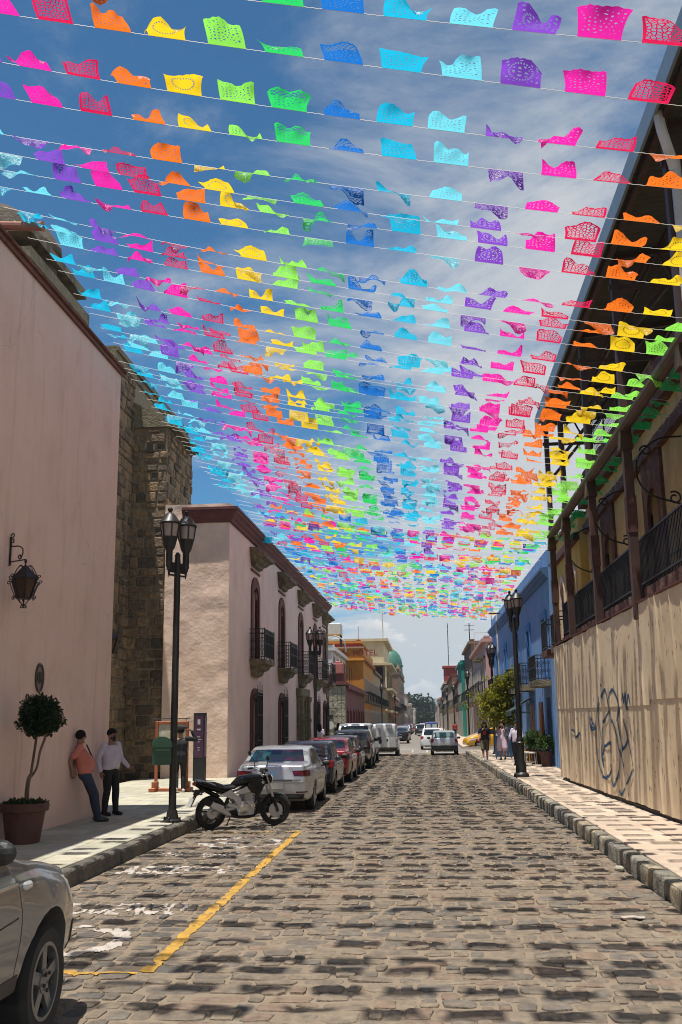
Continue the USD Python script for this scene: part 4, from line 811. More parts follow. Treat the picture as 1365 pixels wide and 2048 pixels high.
far_building('ochre_house', 'small ochre house before the cream concrete block', -1, 136, 152, -6.1, 6.9, tone_plaster('ochre_house_plaster', (.40, .22, .06)), G2, brown, 3.0, depth=10)
cb, FF = far_building('cream_block', 'tall cream concrete block with open floors and a flagpole', -1, 153, 178, -5.9, 10.6, brown, [(.1, 3.0, 2.2), (3.8, 6.4, 4.0), (7.0, 9.8, 4.0)], cream, 6.2, cream, balc=(), depth=12)
cb.add('upper_storey', box(-18, -6.3, 154, 178, 10.8, 14.1), cream, world=True); cb.add('roof_slab', box(-18.2, -5.6, 153.6, 178, 14.1, 14.5), cream, world=True)
cb.add('floor_slab', cat([box(-18, -5.0, 152.6, 178, z, z + .3) for z in (3.3, 6.6, 10.4)]), cream, world=True)
cb.add('front_opening', box(-11, -6.4, 152.96, 153.05, 7.0, 10.2), GLASS_DARK, world=True); cb.add('front_opening', box(-11, -6.4, 152.96, 153.05, 3.8, 6.3), GLASS_DARK, world=True)
cb.add('column', cat([box(-6.1, -5.85, 152.9, 153.2, .1, 10.4), box(-8.6, -8.4, 152.9, 153.2, .1, 10.4)]), cream, world=True)
cb.add('flagpole', rod((-6.6, 160, 14.4), (-6.6, 160, 21.4), .09, 6), pvc, world=True)
ce, _ = far_building('domed_building', 'ornate brown stone building under a green dome', -1, 215, 262, -5.6, 12.0, brown, [(.1, 3.4, 1.3), (4.6, 7.2, 1.3), (8.2, 10.4, 1.2)], brown, 3.3, depth=12)
copper = mat('green_copper', (.04, .15, .105), .6, var=.2, scale=1)
ce.add('drum', lathe([(3.0, 12), (3.0, 14.2), (3.2, 14.3), (3.2, 14.6), (2.9, 14.6)], 16, (-8.2, 232, 0)), copper, world=True)
ce.add('dome', lathe([(3.0, 14.6), (2.9, 15.5), (2.5, 16.7), (1.8, 17.7), (.9, 18.3), (.25, 18.5), (.2, 19.0), (.02, 19.4)], 20, (-8.2, 232, 0)), copper, world=True, smooth=50)
for k in range(5): ce.add('pinnacle', lathe([(.35, 12), (.35, 12.9), (.5, 13), (.2, 13.7), (.05, 14.2)], 8, (-5.8, 216 + k * 11, 0)), brown, world=True)
far_building('red_shop', 'small red shop front between the cream block and the domed building', -1, 180, 214, -5.8, 6.4, brick_r, [(.1, 2.8, 1.6), (3.6, 5.4, 1.2)], white_p, 4, depth=8)
cols = [white_p, tan, grey_p, rose, brown, cream, white_p, mar2, tan, white_p]
names = ['white', 'tan', 'grey', 'rose', 'brown', 'cream', 'whitewashed', 'maroon', 'sand coloured', 'chalk white']
fr_ = np.random.default_rng(31)
y = 262
for k in range(8):
    L = fr_.uniform(24, 44); far_building(f'far_house', f'{["small", "tall", "plain", "narrow", "long", "low", "weathered", "last"][k]} far {names[k]} house down the left of the street', -1, y, y + L - 1, -5.6 - fr_.uniform(0, .8), [8.6, 9.8, 7.2, 8.4, 7.0, 6.6, 8.0, 7.4][k], cols[k], G2, cols[(k + 3) % 10], 5, depth=8, balc=()); y += L
# right: pink house after the junction and on
pk, FF = far_building('rose_house', 'rose pink house with grey stone balconies and pilasters behind the small tree', 1, 77, 99, 4.62, 8.1, rose, [(.1, 3.0, 1.3), (3.9, 6.3, 1.3)], rose, 3.6, FRAME_W, depth=12, surround=.25)
pk.add('window_hood', cat([box(3.95, 4.62, y, y + 2.4, 6.65, 6.85) for y in (77.8, 81.4)]), carved, world=True); pk.add('balcony_slab', box(3.85, 4.62, 77.4, 98, 3.55, 3.85), carved, world=True)
pk.add('tv_frame', cat([bar((4.9, 99, 8.2), (4.9, 99, 10.4), .05, .05), bar((6.6, 99, 8.2), (6.6, 99, 10.4), .05, .05), bar((4.9, 99, 10.4), (6.6, 99, 10.4), .05, .05), bar((4.9, 99, 9.2), (6.6, 99, 9.2), .05, .05)]), pvc, world=True)
for xq, hq in ((5.9, 12.4), (7.6, 12.0)): pk.add('aerial', rod((xq, 88, 8.2), (xq, 88, hq), .035, 5), BLACK_IRON, world=True)
far_building('brick_house', 'tall dark brown house with roof rails beyond the rose house', 1, 99, 117, 4.55, 9.6, brown, [(.1, 3.0, 1.2), (3.9, 6.4, 1.2)], brown, 3.2, depth=10)
far_building('teal_house', 'narrow teal green house projecting beyond the brown house', 1, 117, 131, 4.15, 8.6, teal, G2, teal, 3.4, depth=10)
far_building('red_tower_house', 'dark red house with a rooftop pier on the right of the street', 1, 131, 150, 4.3, 7.2, mar2, G2, brick_r, 3.2, depth=10)
names2 = ['tan', 'brown', 'maroon', 'grey', 'cream', 'ochre', 'rose', 'white']; cols2 = [tan, brown, mar2, grey_p, cream, orange, rose, white_p]
y = 150
for k in range(8):
    L = fr_.uniform(26, 44); q, _ = far_building('far_house', f'{["nearest", "ornate", "higher", "plain", "pale", "small", "distant", "farthest"][k]} {names2[k]} house in the far row on the right', 1, y, y + L - .6, 4.1 - fr_.uniform(0, .5), [8.6, 8.0, 9.6, 7.6, 8.2, 7.0, 7.4, 7.0][k], cols2[k], G2, cols2[(k + 2) % 8], 5, depth=8, balc=(1,) if k < 3 else ()); y += L
    if k == 2: q.add('roof_tower', cat([bevbox(4.2, 7.2, y - 20, y - 17, 9.6, 13.6, .1), bevbox(3.9, 7.5, y - 20.3, y - 16.7, 13.6, 14.2, .1)]), brick_r, world=True); q.add('mast', rod((5.4, y - 18, 14.2), (5.4, y - 18, 24), .1, 5), BLACK_IRON, world=True)
for k, (xx, yy, z0, z1) in enumerate([(-7, 268, 9, 19), (-7.4, 285, 9, 17), (-7.0, 300, 8, 15), (5.2, 116, 9.6, 13)]):
    a = Thing('aerial_mast', ['tallest thin aerial mast past the green dome', 'middle thin aerial mast past the green dome', 'shortest thin aerial mast past the green dome', 'roof aerial with cross bars above the brown house'][k], 'aerial', loc=(xx, yy, z0)); a.add('mast', rod((xx, yy, z0), (xx, yy, z1), .06, 5), BLACK_IRON, world=True); a.add('crossbar', cat([bar((xx - .6, yy, z1 - q), (xx + .6, yy, z1 - q), .05, .05) for q in (.3, .8)]), BLACK_IRON, world=True)

# hills and the mass of trees at the street's end
hill_m = mat('forested_hill', (0.045, 0.075, 0.04), .95, var=.4, scale=.01, stain=((.09, .095, .05), .6, .004, (1, 1, 1)))
hl = Thing('hills', kind='structure')
for (cy, amp, seed, zoff) in ((3400, 60, 3, 0), (5200, 165, 9, 0)):
    xs = np.linspace(-3200, 3200, 90); ys = np.linspace(-700, 700, 14); X, Y = np.meshgrid(xs, ys, indexing='ij')
    ridge = .45 + .55 * meshkit.fbm(np.stack([X / 1100, np.zeros_like(X), np.full_like(X, seed)], -1), 4, seed); Z = amp * ridge * np.cos(Y / 700 * np.pi / 2) ** 1.3 * (.85 + .3 * meshkit.fbm(np.stack([X / 260, Y / 260, np.full_like(X, seed)], -1), 4, seed)) - 4
    v = np.stack([X, Y + cy, Z], -1).reshape(-1, 3); ny = len(ys); ij = np.arange(len(v)).reshape(len(xs), ny); f = np.vstack([np.c_[ij[:-1, :-1].ravel(), ij[1:, :-1].ravel(), ij[1:, 1:].ravel()], np.c_[ij[:-1, :-1].ravel(), ij[1:, 1:].ravel(), ij[:-1, 1:].ravel()]])
    hl.add('ridge', (v, f), hill_m, smooth=True)

# ------------------------------------------------------------------ foliage
def leaf_mat(name, col, back, var=.35):
    if name in _mats: return _mats[name]
    m = usdkit.material(stage, f'/World/Looks/{name}', {'g': ('geometry', {}), 'rp': ('rgb_ramp', {'ramp': [(0, tuple(x * (1 - var) for x in col)), (.5, col), (1, tuple(min(1, x * (1 + var)) for x in col))]}),
        'p': ('principled_bsdf', {'roughness': .45, 'specular_ior_level': .4}), 't': ('translucent_bsdf', {'color': back}), 'x': ('mix_closure', {'fac': .3})}, [('g.random_per_island', 'rp.fac'), ('rp.color', 'p.base_color'), ('p.BSDF', 'x.closure1'), ('t.BSDF', 'x.closure2')], surface='x.closure')
    _mats[name] = m; return m
def leaves(centres, radii, per, size, r, droop=.2, shell=.35):
    """Many small folded leaves spread through clumps."""
    C = V(centres, float); R = V(radii, float) if not np.isscalar(radii) else np.full(len(C), radii)
    n = len(C) * per; i = np.repeat(np.arange(len(C)), per); d = r.normal(size=(n, 3)); d /= np.linalg.norm(d, axis=1, keepdims=True)
    p = C[i] + d * (R[i] * r.uniform(shell, 1, n) ** .6)[:, None]
    a = d * .5 + r.normal(size=(n, 3)) * .7; a[:, 2] -= droop; a /= np.linalg.norm(a, axis=1, keepdims=True); b = np.cross(a, r.normal(size=(n, 3))); b /= np.linalg.norm(b, axis=1, keepdims=True); c = np.cross(a, b)
    L = (size * r.uniform(.7, 1.3, n))[:, None]; w = L * .32
    v = np.stack([p, p + a * L * .5 + b * w + c * w * .35, p + a * L, p + a * L * .5 - b * w + c * w * .35], 1).reshape(-1, 3); k = np.arange(n) * 4
    return v, np.vstack([np.c_[k, k + 1, k + 2], np.c_[k, k + 2, k + 3]])
bark = mat('bark', (0.10, 0.075, 0.05), .9, var=.35, scale=12, bump=.7, bscale=40, stretch=(1, 1, .25))
r = np.random.default_rng(40)
gl = leaf_mat('dark_far_leaf', (.014, .034, .010), (.02, .05, .01)); LT = Thing('treeline', kind='stuff'); C = []
for k in range(150): a = r.uniform(-34, 14); C.append((a, 640 + r.uniform(-20, 25), (17 - .026 * (a + 8) ** 2 - 4 * (a > 4)) * r.uniform(.15, 1.0)))
LT.add('crown', leaves(C, 3.4, 90, 2.0, r), gl); LT.add('trunk', cat([rod((x, 642, 0), (x, 642, 12), .5, 6) for x in (-22, -14, -8, -2, 3)]), bark)

haze = Thing('haze', kind='stuff', label='thin blue air haze over the whole street and hills', category='haze')
hz = usdkit.material(stage, '/World/Looks/air_haze', {'v': ('principled_volume', {'color': (0.72, 0.84, 0.95), 'density': 1.3e-4, 'anisotropy': 0.2})}, [], volume='v.volume')
haze.add('air', box(-4100, 4100, -450, 6100, -4.0, 215), hz)
# ------------------------------------------------------------------ street lamps
lamp_glass = mat('frosted_lamp_glass', (0.34, 0.28, 0.26), .25, var=.1, scale=3)
def lamp(label, x, y, z, h, ang, heads=2, rad=.072, ornate=False, group=None, src=None):
    """Black two-lantern post; the arm runs along local x."""
    if src: return copy_of(src, 'street_lamp', label, 'street lamp', (x, y, z), ang, group)
    t = Thing('street_lamp', label, 'street lamp', loc=(x, y, z), rotz=ang, group=group)
    t.add('base', cat([lathe([(.17, 0), (.17, .04), (.12, .06), (.10, .16), (.085, .22)], 8)] + [moved(lathe([(.022, 0), (.022, .09), (.012, .1)], 6), (.15 * math.cos(a), .15 * math.sin(a), 0)) for a in np.arange(4) * math.pi / 2 + .4]) if not ornate else lathe([(.24, 0), (.24, .1), (.17, .16), (.165, .42), (.12, .5), (.125, 1.0), (.14, 1.06), (.11, 1.1), (.12, 1.16), (.085, 1.25)], 14), BLACK_IRON, smooth=40)
    t.add('pole', lathe([(rad, .1), (rad * .86, h - .9), (rad * .8, h - .84), (.05, h - .8), (.06, h - .75), (.02, h - .69)], 12), BLACK_IRON, smooth=40)
    xs = (-.22, .22) if heads == 2 else (0,)
    if heads == 2: t.add('arm', cat([bar((-.2, 0, h - 1.05 + q), (.2, 0, h - 1.05 + q), .05, .03) for q in (-.10, 0, .10)] + [bar((-.2, 0, h - 1.0), (.2, 0, h - 1.0), .03, .2)]), BLACK_IRON)
    for xx in xs:
        z0 = h - .78
        l = t.add('lantern', cat([moved(lathe([(.005, -.42), (.02, -.36), (.03, -.28), (.055, -.27), (.045, -.24), (.065, -.2), (.065, .10), (.105, .16), (.15, .34), (.155, .36), (.15, .37)], 10), (xx, 0, z0)), moved(lathe([(.205, .62), (.21, .65), (.185, .68), (.12, .78), (.075, .83), (.04, .85), (.03, .87), (.05, .9), (.05, .93), (.02, .96), (.004, .97)], 12), (xx, 0, z0))] + [bar((xx + .15 * math.cos(a), .15 * math.sin(a), z0 + .35), (xx + .19 * math.cos(a), .19 * math.sin(a), z0 + .64), .022, .022) for a in np.arange(6) * math.pi / 3]), BLACK_IRON, smooth=40)
        t.add('glass', moved(lathe([(.14, .365), (.178, .63)], 10), (xx, 0, z0)), lamp_glass, under=l, smooth=40)
    return t.path
L0 = lamp('street lamp with two lanterns standing beside the parked motorcycle', -4.76, 18.9, PAVE, 5.76, math.radians(57))
lamp('two lantern street lamp on the left pavement by the stone doorway', -4.82, 44.0, PAVE, 5.76, math.radians(12), src=L0)
LR = lamp('street lamp with a ribbed iron base on the right pavement by the waiter', 2.93, 32.8, PAVE, 5.76, math.radians(-66), rad=.085, ornate=True)
lamp('two lantern street lamp at the right corner before the yellow taxi', 3.62, 55.4, PAVE, 5.76, math.radians(-70), src=L0)
for k, (x, y) in enumerate([(3.45, 84), (3.2, 118), (3.05, 150), (3.0, 185), (3.0, 230)]):
    lamp(['nearest street lamp past the junction on the right', 'second street lamp past the junction on the right', 'third street lamp past the junction on the right', 'street lamp before the red tower in the far right row', 'farthest street lamp on the right pavement'][k], x, y, .17, 5.76, math.radians(-80), src=L0)
for k, (x, y) in enumerate([(-4.9, 112), (-4.9, 160)]):
    lamp(['street lamp before the dark ochre house on the left', 'street lamp by the cream block on the left'][k], x, y, .17, 5.76, math.radians(-80), src=L0)

# ------------------------------------------------------------------ topiary in a clay pot
clay = mat('clay_pot', (0.07, 0.028, 0.02), .75, var=.25, scale=8, bump=.3, bscale=30, stain=((.04, .02, .016), .5, 3, (1, 1, 1)))
soil = mat('soil', (.04, .03, .02), .95)
def pot(name, label, x, y, z, r1, r0, h, group=None):
    t = Thing(name, label, 'plant pot', loc=(x, y, z)); t.add('pot', lathe([(r0, 0), (r0 + .01, .02), (r1 - .03, h - .13), (r1 + .015, h - .12), (r1 + .025, h - .06), (r1 + .02, h), (r1 - .04, h), (r1 - .05, h - .07)], 24), clay, smooth=40)
    t.add('soil', lathe([(r1 - .03, h - .07), (.0, h - .06)], 16), soil); return t
PX, PY = -6.33, 15.75
pot('clay_pot', 'large dark clay pot under the ball shaped tree by the hotel wall', PX, PY, PAVE, .355, .25, .60)
tp = Thing('topiary_tree', 'small ball clipped tree with forked stem in the clay pot', 'tree', loc=(PX, PY, PAVE + .54))
r = np.random.default_rng(3)
tp.add('trunk', cat([tube(bez([(.05, 0, 0), (.03, 0, .2), (.05, 0, .42), (.09, 0, .5)]), np.linspace(.042, .03, 43), 8), tube(bez([(.07, 0, .42), (.10, .02, .75), (.13, .02, 1.05), (.13, 0, 1.3)]), .021, 7), tube(bez([(.09, 0, .46), (.17, .0, .60), (.22, -.02, .85), (.28, 0, 1.05), (.33, 0, 1.3)]), .020, 7)]), bark, smooth=40)
cb_ = V([.19, 0, 1.39]); D = r.normal(size=(300, 3)); D /= np.linalg.norm(D, axis=1, keepdims=True); cc = cb_ + D * V([.305, .305, .285]) * r.uniform(.15, 1.0, (300, 1)) ** .5; cc = np.vstack([cc, cb_ + D[:26] * V([.335, .335, .305])]); cc = cc[cc[:, 2] > 1.11]
tp.add('crown', leaves(cc, .06, 26, .052, r, .5), leaf_mat('topiary_leaf', (.018, .042, .014), (.03, .08, .015)))
tp.add('grass_tuft', leaves([(.3 * math.cos(a) * q, .3 * math.sin(a) * q, .03) for a, q in zip(r.uniform(0, 6.3, 60), r.uniform(.2, 1, 60))], .05, 10, .07, r, -.6), leaf_mat('pot_grass', (.03, .06, .02), (.05, .1, .02)))

# ------------------------------------------------------------------ notice board, post box, totem
wood = mat('orange_wood', (0.30, 0.085, 0.03), .55, var=.3, scale=6, stretch=(1, 1, .2)); nb = Thing('notice_board', 'orange wooden notice board on legs behind the green post box', 'notice board', loc=(-6.95, 27.4, PAVE))
nb.add('frame', cat([bevbox(-.46, -.38, -.04, .04, 0, 1.86, .01), bevbox(.38, .46, -.04, .04, 0, 1.86, .01), bevbox(-.38, .38, -.035, .035, 1.78, 1.86, .01), bevbox(-.38, .38, -.035, .035, .70, .77, .01)]), wood)
nb.add('base', cat([bevbox(-.58, .58, -.05, .05, 0, .09, .015), bevbox(-.55, -.38, -.28, .28, 0.0, .1, .015), bevbox(.38, .55, -.28, .28, 0, .1, .015), bevbox(-.52, -.36, -.09, .09, .09, .26, .01), bevbox(.36, .52, -.09, .09, .09, .26, .01)]), wood)
nb.add('rail', cat([rod((-.56, 0, 1.93), (.5, 0, 1.93), .012), rod((-.4, 0, 1.86), (-.4, 0, 1.93), .01), rod((.4, 0, 1.86), (.4, 0, 1.93), .01)]), BLACK_IRON)
nb.add('back_panel', box(-.38, .38, .0, .02, .77, 1.78), mat('board_paper', (.36, .38, .35), .6, var=.15, scale=5)); 
for (a, b, c, d, col) in ((-.30, .02, 1.1, 1.72, (.42, .40, .30)), (.06, .33, 1.15, 1.7, (.36, .30, .16)), (-.32, .34, .80, 1.08, (.40, .44, .46))): nb.add('poster', box(a, b, -.006, -.001, c, d), mat('poster_%d' % int(col[2] * 100), col, .6, var=.3, scale=9))
gp = mat('post_box_green', (0.02, 0.075, 0.04), .45, var=.15, scale=6, bump=.1, bscale=60)
mb = Thing('post_box', 'green domed post box fixed to the left street lamp', 'post box', loc=(-4.98, 18.86, 1.52))
shape = Polygon([(-.17, -.26), (.17, -.26), (.17, .1)] + [(.17 * math.cos(a), .1 + .14 * math.sin(a)) for a in np.linspace(0, math.pi, 13)] + [(-.17, .1)])
mb.add('body', rotz(frame(extr(shape, .28), (0, .12, 0), (1, 0, 0), (0, 0, 1), (0, -1, 0)), .35), gp)
mb.add('hood', rotz(frame(extr(shape.buffer(.015).intersection(sbox(-1, .06, 1, 1)), .32), (0, .14, 0), (1, 0, 0), (0, 0, 1), (0, -1, 0)), .35), gp)
mb.add('slot', rotz(cat([box(-.13, .13, -.19, -.16, -.01, .03), box(-.15, .15, -.175, -.155, -.12, -.10)]), .35), gp); mb.add('clamp', box(.1, .22, .0, .1, -.05, .02), BLACK_IRON)
tt = Thing('information_totem', 'slim black and purple information totem against the sandy wall', 'sign', loc=(-7.28, 32.3, PAVE), rotz=-.15)
tt.add('column', bevbox(-.19, .19, -.10, .10, 0, 2.13, .01), BLACK_IRON)
pur = mat('purple_panel', (.055, .022, .05), .4, var=.15, scale=5); pale = mat('pale_print', (.42, .38, .42), .5)
tt.add('panel', box(-.15, .15, -.109, -.102, .72, 2.04), pur); tt.add('side_panel', box(.192, .20, -.08, .08, .75, 2.0), mat('lilac_side', (.20, .14, .18), .4))
tt.add('print', cat([box(-.045, .045, -.113, -.11, 1.76, 1.92)] + [box(-.035, .0, -.115, -.113, 1.80, 1.88)]), pale)
for z, w in ((1.60, .07), (1.58, .05), (1.36, .05), (1.28, .09), (1.20, .03), (1.02, .04), (.95, .03)): tt.add('print', box(-w, w, -.113, -.11, z, z + .022), pale)
ta = mat('tan_strip', (.3, .2, .1), .6)

# ------------------------------------------------------------------ plants, seats and clothes by the blue house
for k, (x, y, rr) in enumerate([(4.55, 39.9, .27), (4.42, 42.3, .25), (4.4, 44.0, .22)]):
    pot('clay_pot', ['brown clay pot beside the hoarding end', 'clay pot behind the white metal stools', 'clay pot by the yellow chair'][k], x, y, PAVE, rr, rr * .7, .58)
    pl = Thing('potted_shrub', ['bushy green shrub in the pot beside the hoarding end', 'spreading green shrub behind the white stools', 'small green shrub by the yellow chair'][k], 'shrub', loc=(x, y, PAVE + .5)); q = np.random.default_rng(50 + k)
    D = q.normal(size=(60, 3)) * V([.17, .17, .15]) + [0, 0, .42]
    pl.add('stems', cat([tube(bez([(0, 0, 0), d * .5, d], 4), .01, 5) for d in D[:9]]), bark); pl.add('foliage', leaves(D, .10, 26, .085, q, .1), leaf_mat('shrub_leaf', (.045, .10, .022), (.10, .22, .03)))
wm = mat('white_metal', (.55, .52, .47), .5)
for k, (x, y) in enumerate([(3.95, 40.9), (4.15, 42.2)]):
    st = Thing('metal_stool', ['white metal stool in front of the clay pots', 'white metal side table behind the stool'][k], 'stool', loc=(x, y, PAVE), rotz=.2)
    for a in (-.2, .2):
        for b in (-.2, .2): st.add('leg', rod((a * 1.1, b * 1.1, 0), (a, b, .48), .014, 6), wm)
    st.add('seat', bevbox(-.24, .24, -.24, .24, .47, .5, .01), wm); st.add('brace', cat([bar((-.22, -.22, .12), (.22, -.22, .12), .015, .015), bar((-.22, .22, .12), (.22, .22, .12), .015, .015)]), wm)
yc = Thing('yellow_chair', 'yellow wooden chair behind the ribbed lamp base', 'chair', loc=(4.0, 43.6, PAVE), rotz=.3); ym = mat('yellow_chair_paint', (.55, .30, .02), .5, var=.1)
for a in (-.2, .2):
    for b, hh in ((-.2, .45), (.2, .95)): yc.add('leg', bar((a, b, 0), (a, b, hh), .04, .04), ym)
yc.add('seat', bevbox(-.23, .23, -.23, .23, .44, .48, .01), ym); yc.add('backrest', cat([box(-.2, .2, .19, .215, z, z + .07) for z in (.62, .85)]), ym)
sc_ = Thing('folding_screen', 'blue slatted wooden screen standing on the pavement behind the women', 'screen', loc=(3.7, 48.3, PAVE)); bm = mat('blue_wood', (.03, .075, .15), .6, var=.25, scale=7, stretch=(1, 1, .15))
for k in range(9): sc_.add('slat', bevbox(-.55 + k * .13, -.43 + k * .13, -.015, .015, .12, 1.05, .005), bm)
sc_.add('frame', cat([bar((-.57, .02, .3), (.63, .02, .3), .05, .05), bar((-.57, .02, .9), (.63, .02, .9), .05, .05)] + [bar((a, 0, 0), (a, 0, 1.0), .05, .05) for a in (-.5, -.1, .2, .6)]), bm)
for k, (y, col, x) in enumerate([(40.6, (.10, .03, .025), 4.62), (41.2, (.32, .14, .05), 4.60), (43.4, (.055, .03, .022), 4.55), (43.9, (.09, .05, .03), 4.54)]):
    cl = Thing('hanging_cloth', ['dark red garment hung by the blue house doorway', 'tan garment hung under the wall lamp', 'dark brown shawl hung between the blue doors', 'brown striped shawl hung beside the dark shawl'][k], 'garment', loc=(x, y, 1.2)); q = np.random.default_rng(k)
    u = np.linspace(-.32, .32, 14); z = np.linspace(0, 1.45, 8); U_, Z_ = np.meshgrid(u, z, indexing='ij'); xx = -.06 + .05 * np.sin(U_ * 22 + Z_ * 1.5 + k) * (1 - Z_ / 2.4); vv = np.stack([xx, U_ * (1 - .25 * Z_ / 1.45), Z_], -1).reshape(-1, 3); ij = np.arange(len(vv)).reshape(14, 8)
    cl.add('cloth', (vv, np.vstack([np.c_[ij[:-1, :-1].ravel(), ij[1:, :-1].ravel(), ij[1:, 1:].ravel()], np.c_[ij[:-1, :-1].ravel(), ij[1:, 1:].ravel(), ij[:-1, 1:].ravel()]])), mat(f'cloth_{k}', col, .9, var=.4, scale=9, obj=True), smooth=True); cl.add('hanger', rod((-.05, -.2, 1.47), (-.05, .2, 1.47), .012), BLACK_IRON)
# street tree
TX, TY = 3.55, 51.5
q = np.random.default_rng(77); tr = Thing('street_tree', 'small yellow green leafy tree on the right pavement by the blue house', 'tree', loc=(TX, TY, PAVE))
limbs = [bez([(0, 0, 0), (.05, .05, .9), (0, 0, 1.6)], 6)] ; tips = []
for k in range(11):
    a = q.uniform(0, 6.28); hgt = q.uniform(2.0, 4.7); rr = q.uniform(.3, 1.0) * (1.0 if hgt < 3.6 else .75); tip = V([rr * math.cos(a) + (.5 if hgt > 3.6 else -.12), rr * math.sin(a), hgt]); limbs.append(bez([(0, 0, q.uniform(1.0, 1.6)), tip * [.45, .45, .7], tip], 6)); tips += [tip, tip * .85 + q.normal(0, .12, 3), tip * .7 + [0, 0, .5] + q.normal(0, .15, 3)]
tr.add('trunk', cat([tube(l, np.linspace(.075 if i == 0 else .035, .045 if i == 0 else .01, len(l)), 7) for i, l in enumerate(limbs)]), bark, smooth=40)
C = []
for tpt in tips: C += [tpt + q.normal(0, .2, 3) for _ in range(9)]
for _ in range(60): C.append(V([q.normal(-.2, .42), q.normal(0, .45), q.uniform(1.4, 3.2)]))
tr.add('crown', leaves(C, .15, 24, .125, q, .15), leaf_mat('street_tree_leaf', (.30, .30, .03), (.70, .68, .05), .6))
# ------------------------------------------------------------------ vehicles; local x forward, y left, z up, origin on the ground under the middle
def paint(name, c, metallic=.35, rough_=.28, dust=.25):
    return mat(name, c, rough_, var=.06, scale=6, metallic=metallic, coat=.6, obj=True, stain=((.16, .14, .11), dust, 2.2, (1, 1, 1)))
tyre_m = mat('tyre_rubber', (.014, .0135, .013), .85, var=.3, scale=20, obj=True)
alloy = mat('alloy', (.42, .41, .40), .38, metallic=.8, var=.12, scale=12, obj=True)
black_p = mat('black_plastic', (.016, .016, .016), .55, var=.2, scale=15, obj=True)
red_l = mat('tail_lens', (.22, .006, .006), .12, spec=.7); dark_red = mat('dark_tail_lens', (.07, .006, .008), .12, spec=.7); clear_l = mat('clear_lens', (.55, .53, .50), .12, spec=.7); amber_l = mat('amber_lens', (.6, .2, .02), .15)
chrome = mat('chrome', (.55, .55, .55), .12, metallic=1.0); plate_m = mat('number_plate', (.40, .40, .39), .5, var=.2, scale=20, obj=True)
car_glass = mat('car_glass', (.010, .013, .014), .04, spec=.7); pale_glass = mat('pale_car_glass', (.09, .13, .12), .06, spec=.6, var=.5, scale=3, obj=True)
def mf(v, f): return Manifold(m3.Mesh(np.asarray(v, np.float32), np.asarray(f, np.uint32)))
def car_body(sp):
    """A lofted body: sections along x from side profiles. Returns the body and a slightly swollen copy for the panels set into its skin."""
    X = np.linspace(0, 1, sp.get('n', 56)); X = np.unique(np.r_[X, np.linspace(0, .06, 6), np.linspace(.94, 1, 6)]); L = sp['L']; xs = (X - .5) * L
    top = np.interp(xs, *zip(*sp['top'])); belt = np.interp(xs, *zip(*sp['belt'])); bot = np.interp(xs, *zip(*sp['bottom']))
    if sp.get('soft', 1):
        k = V([.25, .5, .25]); top = np.r_[top[0], np.convolve(top, k, 'valid'), top[-1]]
    W = sp['W'] / 2; e = sp.get('round', .10); t = np.abs(xs) / (L / 2); w = W * (1 - e * t ** 6 - .06 * np.clip(t - .93, 0, 1) / .07)
    rings = []
    for i, x in enumerate(xs):
        zb, zs, zt, ww = bot[i], min(belt[i], top[i] - .012), top[i], w[i]; h = zt - zs; wr = ww * (.93 - sp.get('tumble', .15) * min(max(h, 0) / .42, 1)); ft = sp.get('flare', 0.0)
        dz = zs - zb; fl = ft * sum(math.exp(-((x - a) / .42) ** 2) for a in sp['axles'])
        P = [(0, zb), (ww * .82, zb), (ww * .95, zb + .05), (ww * .985, zb + .22 * dz), (ww * 1.0 + fl, zb + .48 * dz), (ww * 1.0 + fl * .9, zb + .72 * dz), (ww * .985 + fl * .3, zs - .07), (ww * .965, zs - .02), (ww * .935, zs)]
        for q in (.33, .66): P.append((ww * .935 + (wr - ww * .935) * q, zs + (h - .05 * min(1, h / .3)) * q * 1.0))
        P += [(wr, zt - .055 * min(1, h / .2)), (wr * .93, zt - .018 * min(1, h / .2)), (wr * .6, zt), (0, zt + .006)]
        half = V(P); r = np.vstack([half, (half * [-1, 1])[-2:0:-1]]); rings.append(np.c_[np.full(len(r), x), r[:, 0], r[:, 1]])
    v = np.vstack(rings); n = len(rings[0]); f = []
    for i in range(len(rings) - 1):
        for q in range(n):
            a0, a1, b0, b1 = i * n + q, i * n + (q + 1) % n, (i + 1) * n + q, (i + 1) * n + (q + 1) % n; f += [[a0, b1, a1], [a0, b0, b1]]
    v = np.vstack([v, rings[0].mean(0), rings[-1].mean(0)]); m_ = len(rings) - 1
    for q in range(n): f += [[len(v) - 2, q, (q + 1) % n], [len(v) - 1, m_ * n + (q + 1) % n, m_ * n + q]]
    f = V(f); fn = np.cross(v[f[:, 1]] - v[f[:, 0]], v[f[:, 2]] - v[f[:, 0]])
    if (v[f].mean(1) * fn).sum() < 0: f = f[:, ::-1]; fn = -fn
    N = np.zeros_like(v)
    for k in range(3): np.add.at(N, f[:, k], fn)
    N /= np.maximum(np.linalg.norm(N, axis=1, keepdims=True), 1e-12)
    return v, f, N
def side_prism(poly, y0, y1): return mf(*frame(extr(poly, abs(y1 - y0)), (0, max(y0, y1), 0), (1, 0, 0), (0, 0, 1), (0, -1, 0)))
def end_prism(poly, x0, x1): return mf(*frame(extr(poly, x1 - x0), (x0, 0, 0), (0, 1, 0), (0, 0, 1), (1, 0, 0)))
